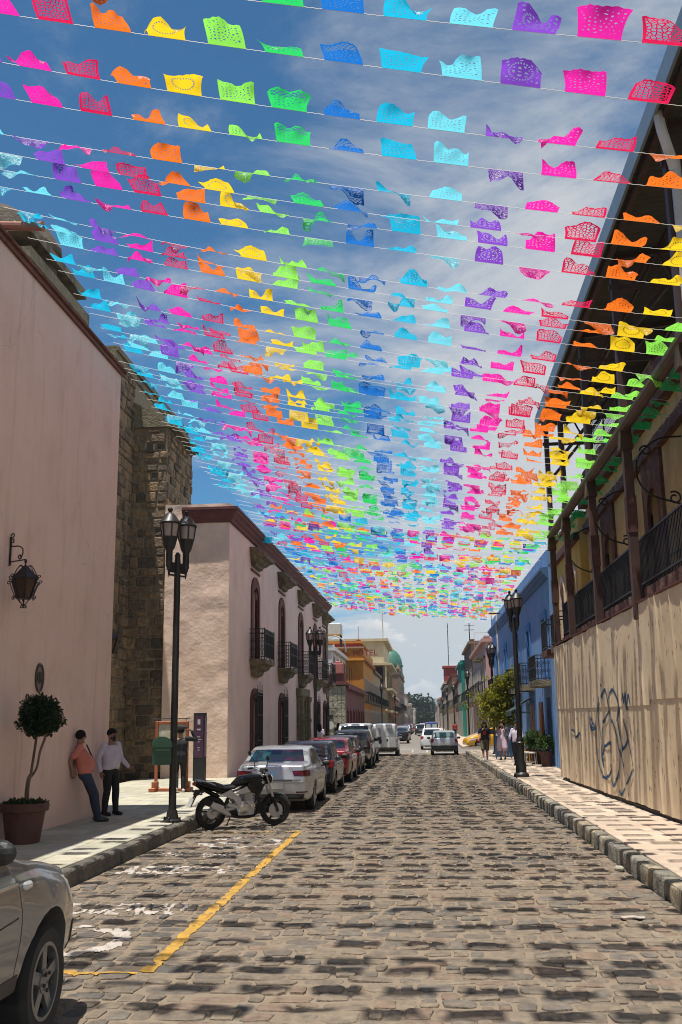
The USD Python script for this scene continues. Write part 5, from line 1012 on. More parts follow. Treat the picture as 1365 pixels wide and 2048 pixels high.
def wheel_parts(t, x, y, R, rim, wid, side, hub=True, spokes=5, cover=None):
    s = side
    w_ = t.add('wheel', moved(lathe([(rim * .99, -wid / 2 + .01), (R - .035, -wid / 2), (R - .008, -wid / 2 + .03), (R, -wid / 4), (R, wid / 4), (R - .008, wid / 2 - .03), (R - .035, wid / 2), (rim * 1.0, wid / 2 - .01), (rim * .97, wid / 2 - .03)], 28, (0, 0, 0), 'y', cap=False), (x, y, R)), tyre_m, smooth=35)
    o = wid / 2 - .012
    disc = lathe([(rim * .98, o - .01), (rim, o + .004), (rim * .93, o + .006), (rim * .88, o - .03), (rim * .86, o - .06), (.01, o - .07)], 26, (0, 0, 0), 'y')
    parts = []
    for k in range(spokes):
        a = k * 2 * math.pi / spokes + .3; p0, p1 = V([.05 * math.cos(a), 0, .05 * math.sin(a)]), V([rim * .92 * math.cos(a), 0, rim * .92 * math.sin(a)])
        parts.append(moved(bar(p0, p1, .045 if spokes > 5 else .075, .03, up=(0, 1, 0)), (0, o - .022, 0)))
    parts.append(lathe([(.075, o - .05), (.075, o + .0), (.05, o + .008), (.01, o + .01)], 14, (0, 0, 0), 'y'))
    fl = lambda m: (lambda v, f: (v * [1, s, 1] + [x, y, R], f if s > 0 else f[:, ::-1]))(*arr(m))
    t.add('rim', fl(cat([lathe([(rim * 1.0, o - .012), (rim * 1.02, o + .006), (rim * .92, o + .008), (rim * .9, o - .03), (rim * .9, o - .055)], 26, (0, 0, 0), 'y', cap=False)] + parts)), cover or alloy, under=w_, smooth=30)
    t.add('brake_disc', fl(lathe([(rim * .9, o - .07), (rim * .9, o - .06), (.01, o - .06)], 20, (0, 0, 0), 'y')), black_p, under=w_)
def make_car(name, label, category, loc, yaw, sp, body_m, group=None):
    """yaw 0 faces +y (down the street)."""
    t = Thing(name, label, category, loc=loc, rotz=yaw + math.pi / 2, group=group)
    v, f, N = car_body(sp); B = mf(v, f); S = mf(v + N * .006, f); D = mf(v - N * .012, f); W = sp['W'] / 2; L = sp['L']
    wells = []
    for a in sp['axles']:
        for s in (-1, 1):
            R = sp['R'] + sp.get('arch', .05); c = frame(lathe([(R, 0), (R, .42)], 26), (a, s * (W - .30) if s > 0 else -(W - .30), sp['R'] + .02), (1, 0, 0), (0, 0, 1), (0, s, 0))
            m_ = mf(*c) if mf(*c).volume() > 0 else mf(c[0], c[1][:, ::-1]); wells.append(m_)
    body = B
    for m_ in wells: body = body - m_
    skin = S
    for m_ in wells: skin = skin - m_
    lines = [side_prism(strip(p, .012), y0, y1) for p in sp.get('seams', []) for y0, y1 in ((-2, -.3), (.3, 2))] + [end_prism(strip(p, .014), -L, 0) for p in sp.get('rear_seams', [])]
    for m_ in lines: body = body - (m_ - D)
    t.add('body', body, body_m, smooth=38)
    t.add('wheel_well', cat([arr(mf(*bevbox(a - sp['R'] - .04, a + sp['R'] + .04, -W + .30, W - .30, .2, .2 + sp['R'] * 1.7, .02))) for a in sp['axles']]), DARK)
    for nm, poly, x0, x1, mm in sp['end_panels']:
        q = (skin ^ end_prism(Polygon(poly) if not hasattr(poly, 'geom_type') else poly, x0, x1)) - D
        if not q.is_empty(): t.add(nm, q, mm, smooth=38)
    for nm, poly, mm in sp['side_panels']:
        for s in (-1, 1):
            q = (skin ^ side_prism(Polygon(poly), s * .25, s * 2)) - D
            if not q.is_empty(): t.add(nm, q, mm, smooth=38)
    for a in sp['axles']:
        for s in (-1, 1): wheel_parts(t, a, s * (W - sp.get('wheel_w', .2) / 2 - .02 + sp.get('flare', 0) * .6), sp['R'], sp['rim'], sp.get('wheel_w', .2), s, spokes=sp.get('spokes', 5), cover=sp.get('cover'))
    if 'mirror' in sp:
        mx, mz = sp['mirror']
        for s in (-1, 1):
            w_ = .93 * W
            t.add('mirror', cat([arr(Manifold.hull_points(np.vstack([arr(Manifold.sphere(1, 16))[0] * V([.05, .085, .07]) + V([mx + o, s * (w_ + .15 + q_), mz + .05]) for o, q_ in ((0, .03), (0, -.02), (.05, .0))]))), bar((mx + .02, s * (w_ - .03), mz - .02), (mx + .02, s * (w_ + .1), mz), .05, .04)]), sp.get('mirror_m', black_p))
    if 'plate' in sp: z_, hw_ = sp['plate']; xr = -L / 2; q = (mf(v + N * .016, f) ^ end_prism(sbox(-hw_, z_ - .07, hw_, z_ + .07), -L, 0)) - S; t.add('number_plate', q, plate_m)
    if 'exhaust' in sp: t.add('exhaust', rod((-L / 2 - .02, sp['exhaust'], bot0(sp) + .02), (-L / 2 + .3, sp['exhaust'], bot0(sp) + .04), .03), black_p)
    return t
def bot0(sp): return sp['bottom'][0][1]
def mir(p): return [(-a, b) for a, b in p][::-1]
def two(p): return unary_union([Polygon(p), Polygon(mir(p))])
def sedan(L=4.62, W=1.78, H=1.45, **k):
    h = L / 2
    sp = dict(L=L, W=W, R=.315, rim=.215, axles=(-h + 1.02, h - .92), flare=.012, mirror=(.62, .93), spokes=10, wheel_w=.21,
        top=[(-h, .74), (-h + .03, .98), (-h + .12, 1.045), (-h + .55, 1.075), (-h + .72, 1.10), (-h + 1.35, H - .07), (-h + 1.75, H - .01), (-h + 2.4, H), (-h + 2.9, H - .05), (-h + 3.55, 1.03), (-h + 3.75, .98), (h - .35, .85), (h - .08, .72), (h, .56)],
        belt=[(-h, .70), (-h + .1, .97), (-h + .7, .985), (h - 1.2, .93), (h - .9, .92), (h - .3, .78), (h, .5)], bottom=[(-h, .34), (-h + .25, .24), (h - .3, .2), (h, .28)],
        seams=[[(-h + 1.30, .98), (-h + 1.24, .72), (-h + 1.45, .5), (-h + 1.62, .3)], [(-h + 2.28, 1.0), (-h + 2.26, .3)], [(-h + 3.3, .96), (-h + 3.22, .3)], [(-h + 1.3, .34), (h - 1.3, .34)]],
        rear_seams=[[(-.70, 1.06), (-.66, .72), (.66, .72), (.70, 1.06)], [(-.9, .66), (-.5, .655), (.5, .655), (.9, .66)]],
        end_panels=[('rear_window', [(-.66, 1.115), (.66, 1.115), (.56, H - .085), (-.56, H - .085)], -h, -h + 1.5, car_glass), ('windscreen', [(-.68, 1.06), (.68, 1.06), (.55, H - .09), (-.55, H - .09)], .5, h, car_glass),
            ('tail_light', two([(.46, .92), (.90, .94), (.90, .80), (.50, .81)]), -h - .1, -h + .28, dark_red), ('tail_lens', two([(.50, .90), (.72, .915), (.72, .86), (.52, .855)]), -h - .1, -h + .20, red_l), ('reflector', two([(.55, .47), (.80, .475), (.80, .445), (.55, .44)]), -h - .1, -h + .3, dark_red), ('bumper_lip', [(-.75, .42), (.75, .42), (.7, .3), (-.7, .3)], -h - .1, -h + .25, black_p), ('badge', Point(0, .87).buffer(.05), -h - .1, -h + .2, chrome), ('chrome_strip', [(-.46, .735), (.46, .735), (.46, .715), (-.46, .715)], -h - .1, -h + .2, chrome)],
        side_panels=[('side_window', [(-h + 1.02, 1.03), (-h + 2.22, 1.03), (-h + 2.22, H - .085), (-h + 1.65, H - .09)], car_glass), ('side_window', [(-h + 2.30, 1.03), (-h + 3.22, 1.0), (-h + 2.85, H - .11), (-h + 2.30, H - .085)], car_glass), ('door_handle', [(-h + 1.75, .85), (-h + 1.93, .85), (-h + 1.93, .82), (-h + 1.75, .82)], chrome), ('door_handle', [(-h + 2.72, .84), (-h + 2.9, .84), (-h + 2.9, .81), (-h + 2.72, .81)], chrome), ('headlight', [(h - .75, .74), (h - .2, .68), (h - .15, .58), (h - .55, .6)], clear_l)], plate=(.60, .26))
    sp.update(k); return sp
BADGE = Point(0, .86).buffer(.05)
def hatch(L=3.85, W=1.65, H=1.44, rear_glass=pale_glass, **k):
    h = L / 2
    sp = dict(L=L, W=W, R=.29, rim=.185, axles=(-h + .66, h - .72), flare=.01, mirror=(.55, .92), spokes=7, wheel_w=.18, round=.08,
        top=[(-h, .72), (-h + .03, .95), (-h + .12, 1.02), (-h + .42, H - .08), (-h + .72, H - .01), (-h + 1.6, H), (-h + 2.1, H - .05), (-h + 2.75, 1.0), (-h + 2.95, .95), (h - .3, .82), (h - .06, .70), (h, .52)],
        belt=[(-h, .66), (-h + .1, .93), (h - 1.1, .89), (h - .9, .88), (h - .25, .74), (h, .46)], bottom=[(-h, .34), (-h + .2, .24), (h - .3, .2), (h, .28)],
        seams=[[(-h + .95, .9), (-h + 1.0, .6), (-h + 1.12, .3)], [(-h + 1.75, .92), (-h + 1.72, .3)], [(-h + 2.55, .9), (-h + 2.5, .3)]],
        rear_seams=[[(-.62, 1.0), (-.6, .55), (.6, .55), (.62, 1.0)]],
        end_panels=[('rear_window', [(-.60, 1.0), (.60, 1.0), (.53, H - .09), (-.53, H - .09)], -h, -h + .75, rear_glass), ('windscreen', [(-.63, 1.02), (.63, 1.02), (.52, H - .09), (-.52, H - .09)], .3, h, car_glass),
            ('tail_light', two([(.60, .93), (.86, .95), (.86, .74), (.64, .74)]), -h - .1, -h + .22, red_l), ('bumper', [(-.9, .56), (.9, .56), (.9, .3), (-.9, .3)], -h - .1, -h + .2, k.pop('bumper_m', black_p))],
        side_panels=[('side_window', [(-h + .75, .97), (-h + 1.70, .96), (-h + 1.70, H - .085), (-h + .95, H - .09)], car_glass), ('side_window', [(-h + 1.78, .96), (-h + 2.55, .95), (-h + 2.10, H - .11), (-h + 1.78, H - .085)], car_glass), ('headlight', [(h - .65, .74), (h - .15, .66), (h - .12, .54), (h - .5, .58)], clear_l), ('door_handle', [(-h + 1.5, .8), (-h + 1.65, .8), (-h + 1.65, .77), (-h + 1.5, .77)], black_p)], plate=(.67, .24))
    sp.update(k); return sp
def suv(L=4.7, W=1.86, H=1.82, **k):
    h = L / 2
    sp = dict(L=L, W=W, R=.37, rim=.23, axles=(-h + .95, h - .9), flare=.02, mirror=(.7, 1.14), spokes=6, wheel_w=.24, round=.07, arch=.06, tumble=.13,
        top=[(-h, .95), (-h + .03, 1.16), (-h + .10, 1.25), (-h + .32, H - .09), (-h + .6, H - .01), (-h + 2.2, H), (-h + 2.7, H - .06), (-h + 3.3, 1.24), (-h + 3.5, 1.17), (h - .25, 1.06), (h - .05, .95), (h, .7)],
        belt=[(-h, .9), (-h + .1, 1.15), (h - 1.2, 1.1), (h - .9, 1.09), (h - .2, .98), (h, .62)], bottom=[(-h, .45), (-h + .2, .38), (h - .3, .34), (h, .42)],
        seams=[[(-h + 1.4, 1.1), (-h + 1.35, .5)], [(-h + 2.25, 1.12), (-h + 2.22, .4)], [(-h + 3.2, 1.1), (-h + 3.15, .4)]], rear_seams=[[(-.72, 1.2), (-.7, .62), (.7, .62), (.72, 1.2)]],
        end_panels=[('rear_window', [(-.72, 1.24), (.72, 1.24), (.64, H - .12), (-.64, H - .12)], -h, -h + .7, car_glass), ('windscreen', [(-.74, 1.26), (.74, 1.26), (.62, H - .1), (-.62, H - .1)], .4, h, car_glass), ('tail_light', two([(.74, 1.22), (.97, 1.22), (.97, .86), (.78, .86)]), -h - .1, -h + .18, dark_red), ('bumper', [(-1, .66), (1, .66), (1, .4), (-1, .4)], -h - .1, -h + .22, chrome)],
        side_panels=[('side_window', [(-h + .5, 1.2), (-h + 1.3, 1.19), (-h + 1.3, H - .12), (-h + .62, H - .12)], car_glass), ('side_window', [(-h + 1.4, 1.19), (-h + 2.2, 1.18), (-h + 2.2, H - .11), (-h + 1.4, H - .11)], car_glass), ('side_window', [(-h + 2.3, 1.18), (-h + 3.15, 1.17), (-h + 2.75, H - .13), (-h + 2.3, H - .11)], car_glass), ('headlight', [(h - .5, 1.0), (h - .1, .95), (h - .1, .8), (h - .45, .82)], clear_l)], plate=(.92, .22))
    sp.update(k); return sp
def van(L=4.3, W=1.76, H=1.86, **k):
    h = L / 2
    sp = dict(L=L, W=W, R=.31, rim=.2, axles=(-h + .78, h - .85), flare=.0, mirror=(.8, 1.1), spokes=6, wheel_w=.19, round=.05, arch=.04, tumble=.10,
        top=[(-h, 1.1), (-h + .02, 1.55), (-h + .06, 1.78), (-h + .2, H - .03), (-h + .5, H), (-h + 2.5, H), (-h + 2.9, H - .08), (-h + 3.45, 1.2), (-h + 3.6, 1.1), (h - .2, .92), (h, .62)],
        belt=[(-h, .98), (-h + .05, 1.05), (h - 1.0, 1.02), (h - .6, .95), (h - .2, .85), (h, .55)], bottom=[(-h, .36), (-h + .2, .26), (h - .3, .22), (h, .3)],
        seams=[[(-h + 2.3, 1.6), (-h + 2.28, .3)], [(-h + 3.1, 1.2), (-h + 3.05, .3)]], rear_seams=[[(.0, 1.75), (.0, .5)], [(-.74, 1.7), (-.76, .5), (.76, .5), (.74, 1.7)]],
        end_panels=[('rear_panel', [(-.64, 1.60), (-.12, 1.60), (-.10, 1.12), (-.66, 1.12)], -h - .1, -h + .25, mat('van_panel', (.40, .41, .41), .35)), ('rear_panel', [(.12, 1.60), (.64, 1.60), (.66, 1.12), (.10, 1.12)], -h - .1, -h + .25, mat('van_panel', (.40, .41, .41), .35)), ('plate_recess', [(.08, 1.0), (.38, 1.0), (.38, .72), (.08, .72)], -h - .1, -h + .2, black_p), ('latch', [(-.3, .98), (-.2, .98), (-.2, .86), (-.3, .86)], -h - .1, -h + .2, black_p),
            ('tail_light', two([(.78, 1.42), (.92, 1.42), (.92, .82), (.80, .82)]), -h - .1, -h + .16, dark_red), ('bumper', [(-1, .50), (1, .50), (1, .3), (-1, .3)], -h - .1, -h + .2, black_p), ('windscreen', [(-.7, 1.22), (.7, 1.22), (.58, H - .1), (-.58, H - .1)], .4, h, car_glass)],
        side_panels=[('side_window', [(-h + 2.4, 1.1), (-h + 3.2, 1.08), (-h + 2.85, H - .16), (-h + 2.4, H - .12)], car_glass), ('headlight', [(h - .5, .86), (h - .1, .8), (h - .1, .66), (h - .4, .68)], clear_l)], plate=(.62, .2))
    sp.update(k); return sp
silver = paint('silver_paint', (.44, .45, .46), .5, .3, .12); white_c = paint('white_car_paint', (.62, .62, .61), 0, .3, .15); navy = paint('navy_paint', (.012, .016, .03), .3, .22, .15); redc = paint('red_car_paint', (.22, .008, .012), .2, .25, .1); greyd = paint('dark_grey_paint', (.035, .037, .04), .4, .28, .15); bronze_c = paint('bronze_paint', (.06, .035, .022), .4, .28, .15); blackc = paint('black_car_paint', (.008, .008, .009), .2, .2, .1); taxi_y = paint('taxi_yellow', (.62, .31, .006), 0, .25, .05)
ROW = 'cars parked in the left row'
def by_rear(x, yr, L): return (x, yr + L / 2, 0.005)
make_car('silver_sedan', 'silver sedan parked nose away right behind the motorcycle', 'car', by_rear(-3.56, 23.1, 4.62), .01, sedan(), silver)
make_car('navy_hatchback', 'dark blue hatchback parked in front of the silver sedan', 'car', by_rear(-3.50, 29.0, 4.0), .0, hatch(4.0, 1.7, 1.47, car_glass, bumper_m=navy), navy)
make_car('red_sedan', 'red sedan parked between the dark blue hatchback and a bronze car', 'car', by_rear(-3.46, 34.1, 4.4), .0, sedan(4.4, 1.74, 1.47), redc)
make_car('bronze_hatchback', 'dark bronze hatchback parked ahead of the red sedan', 'car', by_rear(-3.42, 39.2, 3.9), .0, hatch(3.9, 1.66, 1.48, car_glass, bumper_m=bronze_c), bronze_c)
make_car('grey_estate', 'dark grey car parked behind the big white off-roader', 'car', by_rear(-3.30, 43.7, 4.2), .0, suv(4.2, 1.76, 1.66, plate=(.85, .2)), greyd)
make_car('white_suv', 'large white off-roader with dark rear window and chrome bumper', 'car', by_rear(-3.50, 49.0, 4.9), .0, suv(4.9, 1.95, 1.92), white_c)
make_car('white_van', 'white panel van standing at the junction, rear doors shut', 'van', by_rear(-2.58, 59.8, 4.3), .0, van(), white_c)
make_car('silver_hatchback', 'small silver hatchback with black bumper driving away in the right lane', 'car', by_rear(1.0, 60.4, 3.8), .0, hatch(3.8, 1.64, 1.42), silver)
make_car('white_hatchback', 'white car just ahead of the small silver hatchback', 'car', by_rear(.35, 72, 4.0), .0, hatch(4.0, 1.68, 1.5, car_glass, bumper_m=white_c), white_c)
make_car('black_sedan', 'black sedan driving away past the junction left of the white car', 'car', by_rear(-2.55, 93, 4.5), .0, sedan(4.5, 1.76, 1.44), blackc)
make_car('blue_van', 'blue van ahead of the white car past the junction', 'van', (.55, 124, .005), 0, van(), paint('blue_van_paint', (.02, .05, .2), 0, .4, .1))
mt = make_car('yellow_taxi', 'yellow taxi nosing out of the side street on the right', 'car', (4.85, 74.6, .005), math.pi / 2 + .18, sedan(4.4, 1.7, 1.46, plate=(.62, .2)), taxi_y)
mt.add('roof_sign', bevbox(-.1, .1, -.25, .25, 1.45, 1.6, .03), white_c)
q = np.random.default_rng(60); far_specs = [(-2.7, 112, silver), (-3.3, 121, redc), (-3.2, 130, blackc), (-3.2, 139, greyd), (-3.2, 149, white_c), (-3.1, 160, navy), (-3.1, 172, silver), (-3.1, 186, redc), (-.9, 150, greyd), (.3, 140, taxi_y), (.2, 170, white_c), (-1.0, 200, silver), (.2, 215, taxi_y), (-1.0, 250, white_c), (.1, 270, redc)]
fl_ = ['silver', 'red', 'black', 'dark grey', 'white', 'navy', 'silver', 'red', 'grey', 'yellow', 'white', 'silver', 'yellow', 'white', 'red']
protos = {}
for k, (x, y, m_) in enumerate(far_specs):
    side = 'in the far left parked row' if x < -2 else 'in the far traffic'
    lab = f'{"first second third fourth fifth sixth seventh eighth ninth tenth eleventh twelfth thirteenth fourteenth fifteenth".split()[k]} far {fl_[k]} car {side} past the black sedan'
    nm = m_.GetPath().name
    if nm not in protos: protos[nm] = make_car('far_car', lab, 'car', (x, y, .005), 0, hatch(4.1, 1.7, 1.5, car_glass, bumper_m=m_, n=26) if k % 2 else sedan(n=26), m_, group='cars far down the street').path
    else: copy_of(protos[nm], 'far_car', lab, 'car', (x, y, .005), math.pi / 2, 'cars far down the street')
# foreground: grey-bronze off-roader cut by the left edge of the photograph
dust_g = paint('grey_bronze_paint', (.175, .172, .17), .55, .26, .08)
def duster():
    L, W, H, h = 4.32, 1.78, 1.66, 2.16
    return dict(L=L, W=W, R=.355, rim=.235, axles=(-h + .82, h - .82), flare=.035, spokes=5, wheel_w=.225, round=.13, cover=mat('worn_alloy', (.20, .195, .19), .42, metallic=.7, var=.2, scale=9, obj=True), arch=.085, tumble=.13, n=90, mirror=(.24, 1.24),
        top=[(-h, .9), (-h + .03, 1.1), (-h + .1, 1.18), (-h + .4, H - .1), (-h + .7, H - .01), (-h + 2.0, H), (-h + 2.45, H - .05), (-h + 3.05, 1.24), (-h + 3.25, 1.15), (h - .65, 1.09), (h - .25, 1.01), (h - .08, .90), (h, .72)],
        belt=[(-h, .86), (-h + .1, 1.1), (h - 1.3, 1.07), (h - .9, 1.06), (h - .3, .93), (h - .06, .78), (h, .66)], bottom=[(-h, .45), (-h + .2, .38), (h - .4, .34), (h, .42)],
        seams=[[(-h + 1.1, 1.08), (-h + 1.15, .7), (-h + 1.4, .38)], [(-h + 2.05, 1.1), (-h + 2.05, .38)], [(h - 1.32, 1.06), (h - 1.30, .8), (h - 1.36, .38)], [(-h + 1.4, .72), (h - 1.35, .84)]], rear_seams=[],
        end_panels=[('rear_window', [(-.66, 1.14), (.66, 1.14), (.58, H - .12), (-.58, H - .12)], -h, -h + .6, car_glass), ('windscreen', [(-.7, 1.22), (.7, 1.22), (.58, H - .09), (-.58, H - .09)], .3, h, car_glass), ('front_bumper', [(-1, .62), (1, .62), (1, .3), (-1, .3)], h - .2, h + .1, black_p)],
        side_panels=[('side_window', [(-h + .9, 1.13), (-h + 2.0, 1.13), (-h + 2.0, H - .11), (-h + .9, H - .11)], car_glass), ('side_window', [(-h + 2.1, 1.13), (h - 1.35, 1.12), (-h + 2.48, H - .12), (-h + 2.1, H - .11)], car_glass), ('sill_trim', [(-h + 1.25, .50), (h - 1.28, .50), (h - 1.22, .3), (-h + 1.25, .3)], black_p), ('headlight', [(h - .42, .96), (h - .02, .90), (h - .02, .72), (h - .30, .76)], clear_l)])
DX, DY = -3.43, 5.50
d_ = make_car('grey_offroader', 'grey bronze off-roader at the left edge, only its front wing and wheel in view', 'car', (DX, DY, .005), .0, duster(), dust_g)
d_.add('side_indicator', rotz(bevbox(.90, 1.0, -.905, -.865, .985, 1.035, .014), 0), clear_l)
for k in range(5):
    a = k * 2 * math.pi / 5 + .93; d_.add('wheel_bolt', lathe([(.013, 0), (.013, .012), (.006, .016)], 8, (1.34 + .055 * math.cos(a), -.905, .355 + .055 * math.sin(a)), 'y'), black_p)
d_.add('hub_badge', cat([(lambda m: m)(frame(extr(Polygon([(0, .032), (.02, 0), (0, -.032), (-.02, 0)]), .004), (1.34, -.884, .355), (1, 0, 0), (0, 0, 1), (0, -1, 0)))]), chrome)
d_.add('door_strip', box(-.9, .80, -.888, -.872, 1.03, 1.045), chrome)
# ------------------------------------------------------------------ motorcycle
mc = Thing('motorcycle', 'black and silver motorcycle on its stand behind the silver sedan', 'motorcycle', loc=(-4.22, 19.72, 0.01), rotz=math.radians(35), group=None)
gb = mat('gloss_black', (.005, .0055, .006), .16, spec=.35, coat=.0, obj=True); silv = mat('bike_silver', (.40, .41, .43), .3, metallic=.5, var=.15, scale=14, obj=True); dk = mat('bike_dark_metal', (.016, .016, .016), .4, metallic=.5, var=.3, scale=20, obj=True); vinyl = mat('seat_vinyl', (.013, .013, .014), .5, bump=.15, bscale=120, obj=True)
def hull(*ps): return arr(Manifold.hull_points(np.vstack(ps)))
def ell(c, r, n=14): return arr(Manifold.sphere(1, n))[0] * V(r) + V(c)
def lean(m): return rotx(m, math.radians(5))
def bike_wheel(nm, x, R, w, disc_r, steer=0.0):
    f_ = lambda m: moved(rotz(m, steer), (x, 0, R))
    def A(n_, m, mm, under=None, sm=40): return mc.add(n_, lean(f_(m)), mm, under=under, smooth=sm)
    wp = A('wheel', lathe([(R - .085, -w * .42), (R - .05, -w / 2), (R - .015, -w * .42), (R, -w * .15), (R, w * .15), (R - .015, w * .42), (R - .05, w / 2), (R - .085, w * .42), (R - .095, 0), (R - .085, -w * .42)], 32, (0, 0, 0), 'y', cap=False), tyre_m)
    sp = [bar((.03 * math.cos(a), 0, .03 * math.sin(a)), ((R - .09) * math.cos(a + .25), 0, (R - .09) * math.sin(a + .25)), .032, .028, up=(0, 1, 0)) for a in np.arange(5) * 2 * math.pi / 5 + .2]
    A('rim', cat(sp + [lathe([(R - .11, -w * .3), (R - .085, -w * .36), (R - .085, w * .36), (R - .11, w * .3), (R - .11, -w * .3)], 32, (0, 0, 0), 'y', cap=False), lathe([(.045, -.07), (.045, .07)], 14, (0, 0, 0), 'y')]), dk, wp)
    A('brake_disc', cat([lathe([(disc_r, -.075), (disc_r, -.07), (disc_r * .62, -.07), (disc_r * .62, -.075), (disc_r, -.075)], 26, (0, 0, 0), 'y', cap=False), lathe([(disc_r * .64, -.072), (.04, -.074)], 20, (0, 0, 0), 'y')]), silv, wp)
bike_wheel('rear', 0, .315, .13, .11); bike_wheel('front', 1.38, .305, .105, .14, math.radians(-14))
P_ = lambda n_, m, mm, sm=40: mc.add(n_, lean(m), mm, smooth=sm)
P_('swingarm', cat([bar((0, -.09, .315), (.52, -.08, .40), .03, .055), bar((0, .09, .315), (.52, .08, .40), .03, .055), rod((0, -.12, .315), (0, .12, .315), .018)]), silv, False)
P_('shock_absorber', rod((.3, 0, .45), (.42, 0, .72), .035), dk)
P_('engine', cat([hull(cbox((.70, 0, .36), (.34, .22, .24))[0], cbox((.66, 0, .44), (.3, .24, .16))[0]), bevbox(.66, .86, -.1, .1, .46, .70, .02)] + [bevbox(.64, .88, -.115, .115, z, z + .012, .004) for z in np.arange(.50, .70, .03)]), silv, False)
P_('engine_cover', cat([lathe([(.105, .10), (.11, .13), (.09, .155), (.05, .165), (.01, .166)], 20, (.64, 0, .39), 'y'), lathe([(.055, .10), (.055, .13), (.02, .14)], 14, (.83, 0, .40), 'y')]) and cat([(lambda m: (arr(m)[0] * [1, -1, 1], arr(m)[1][:, ::-1]))(lathe([(.11, .10), (.112, .135), (.092, .16), (.05, .17), (.01, .171)], 22, (.64, 0, .39), 'y')), (lambda m: (arr(m)[0] * [1, -1, 1], arr(m)[1][:, ::-1]))(lathe([(.05, .10), (.05, .135), (.02, .145)], 14, (.83, 0, .42), 'y'))]), mat('polished_cover', (.55, .54, .52), .25, metallic=.85, obj=True))
P_('belly', hull(cbox((.62, 0, .23), (.5, .16, .03))[0], cbox((.72, 0, .30), (.55, .2, .05))[0]), dk, False)
P_('exhaust_pipe', tube(bez([(.88, -.06, .60), (.97, -.09, .48), (.93, -.11, .28), (.75, -.13, .21), (.45, -.15, .23), (.3, -.17, .29)], 6), .024, 8), dk)
mf_ = lambda: None
P_('muffler', tube([(.34, -.165, .27), (.28, -.175, .30), (.05, -.19, .43), (-.13, -.2, .53), (-.17, -.2, .55)], [.028, .05, .066, .062, .045], 12), silv)
P_('muffler_tip', tube([(-.10, -.2, .515), (-.19, -.205, .565), (-.20, -.205, .57)], [.068, .07, .03], 12), gb)
P_('heat_shield', hull(cbox((.05, -.255, .44), (.22, .02, .05))[0], cbox((-.05, -.255, .50), (.12, .02, .05))[0]), silv)
P_('side_panel', cat([frame(extr([(.12, .66), (.34, .74), (.55, .58), (.60, .45), (.52, .42), (.40, .56)], .02), (0, -.135, 0), (1, 0, 0), (0, 0, 1), (0, -1, 0)), frame(extr([(.40, .66), (.66, .80), (.80, .72), (.62, .66)], .02), (0, -.14, 0), (1, 0, 0), (0, 0, 1), (0, -1, 0)), frame(extr([(.12, .66), (.34, .74), (.55, .58), (.60, .45), (.52, .42), (.40, .56)], .02), (0, .115, 0), (1, 0, 0), (0, 0, 1), (0, -1, 0))]), silv, False)
P_('footpeg_bracket', cat([bar((.28, -.15, .47), (.56, -.14, .40), .025, .06), bar((.50, -.14, .42), (.54, -.14, .26), .025, .05), rod((.52, -.14, .34), (.52, -.24, .34), .014), rod((.26, -.15, .47), (.26, -.23, .48), .013)]), silv, False)
P_('frame', cat([tube(bez([(.15, s * .1, .66), (.5, s * .11, .74), (.95, s * .06, .92), (1.08, 0, .92)], 5), .02, 7) for s in (-1, 1)] + [tube(bez([(1.08, 0, .88), (.98, s * .06, .6), (.92, s * .08, .32), (.6, s * .09, .22)], 5), .018, 7) for s in (-1, 1)]), dk)
P_('seat', cat([hull(ell((.42, 0, .78), (.10, .12, .05)), ell((.20, 0, .775), (.14, .135, .05))), hull(ell((.20, 0, .775), (.14, .135, .05)), ell((.02, 0, .845), (.10, .11, .045)), ell((-.20, 0, .885), (.06, .08, .03)))]), vinyl)
P_('tail_cowl', cat([hull(ell((.28, 0, .70), (.1, .13, .06)), ell((-.05, 0, .80), (.1, .11, .06)), ell((-.34, 0, .89), (.05, .05, .03))), hull(ell((.10, 0, .62), (.06, .09, .04)), ell((-.15, 0, .74), (.06, .08, .03)), ell((-.32, 0, .84), (.04, .05, .03)))]), gb)
P_('grab_rail', cat([tube(bez([(.02, s * .12, .84), (-.18, s * .125, .915), (-.33, s * .06, .93)], 6), .011, 6) for s in (-1, 1)]), silv)
P_('tail_light', hull(cbox((-.37, 0, .86), (.03, .10, .05))[0], cbox((-.39, 0, .87), (.02, .06, .03))[0]), red_l, False)
P_('rear_fender', cat([hull(cbox((-.22, 0, .74), (.2, .12, .02))[0], cbox((-.34, 0, .66), (.04, .12, .02))[0]), bar((-.32, 0, .68), (-.44, 0, .44), .12, .015), rod((-.30, -.16, .70), (-.30, .16, .70), .01)] + [hull(ell((-.30, s * .18, .70), (.035, .03, .025))) for s in (-1, 1)]), black_p, False)
P_('number_plate', bar((-.40, 0, .60), (-.47, 0, .43), .18, .008), plate_m, False)
P_('tank', cat([hull(ell((.50, 0, .83), (.10, .10, .05)), ell((.62, 0, .90), (.12, .15, .09)), ell((.82, 0, .92), (.15, .165, .105)), ell((.98, 0, .93), (.08, .10, .07))), ]), gb, 60)
P_('tank_shroud', cat([hull(ell((.78, s * .15, .80), (.10, .03, .10)), ell((1.02, s * .16, .86), (.05, .03, .06)), ell((.92, s * .15, .66), (.06, .025, .04))) for s in (-1, 1)]), gb, 60)
P_('badge', cat([lathe([(.028, .19), (.028, .195)], 14, (.98, 0, .86), 'y')]) and (lambda m: (arr(m)[0] * [1, -1, 1], arr(m)[1][:, ::-1]))(lathe([(.028, .18), (.028, .195)], 14, (1.0, 0, .865), 'y')), silv)
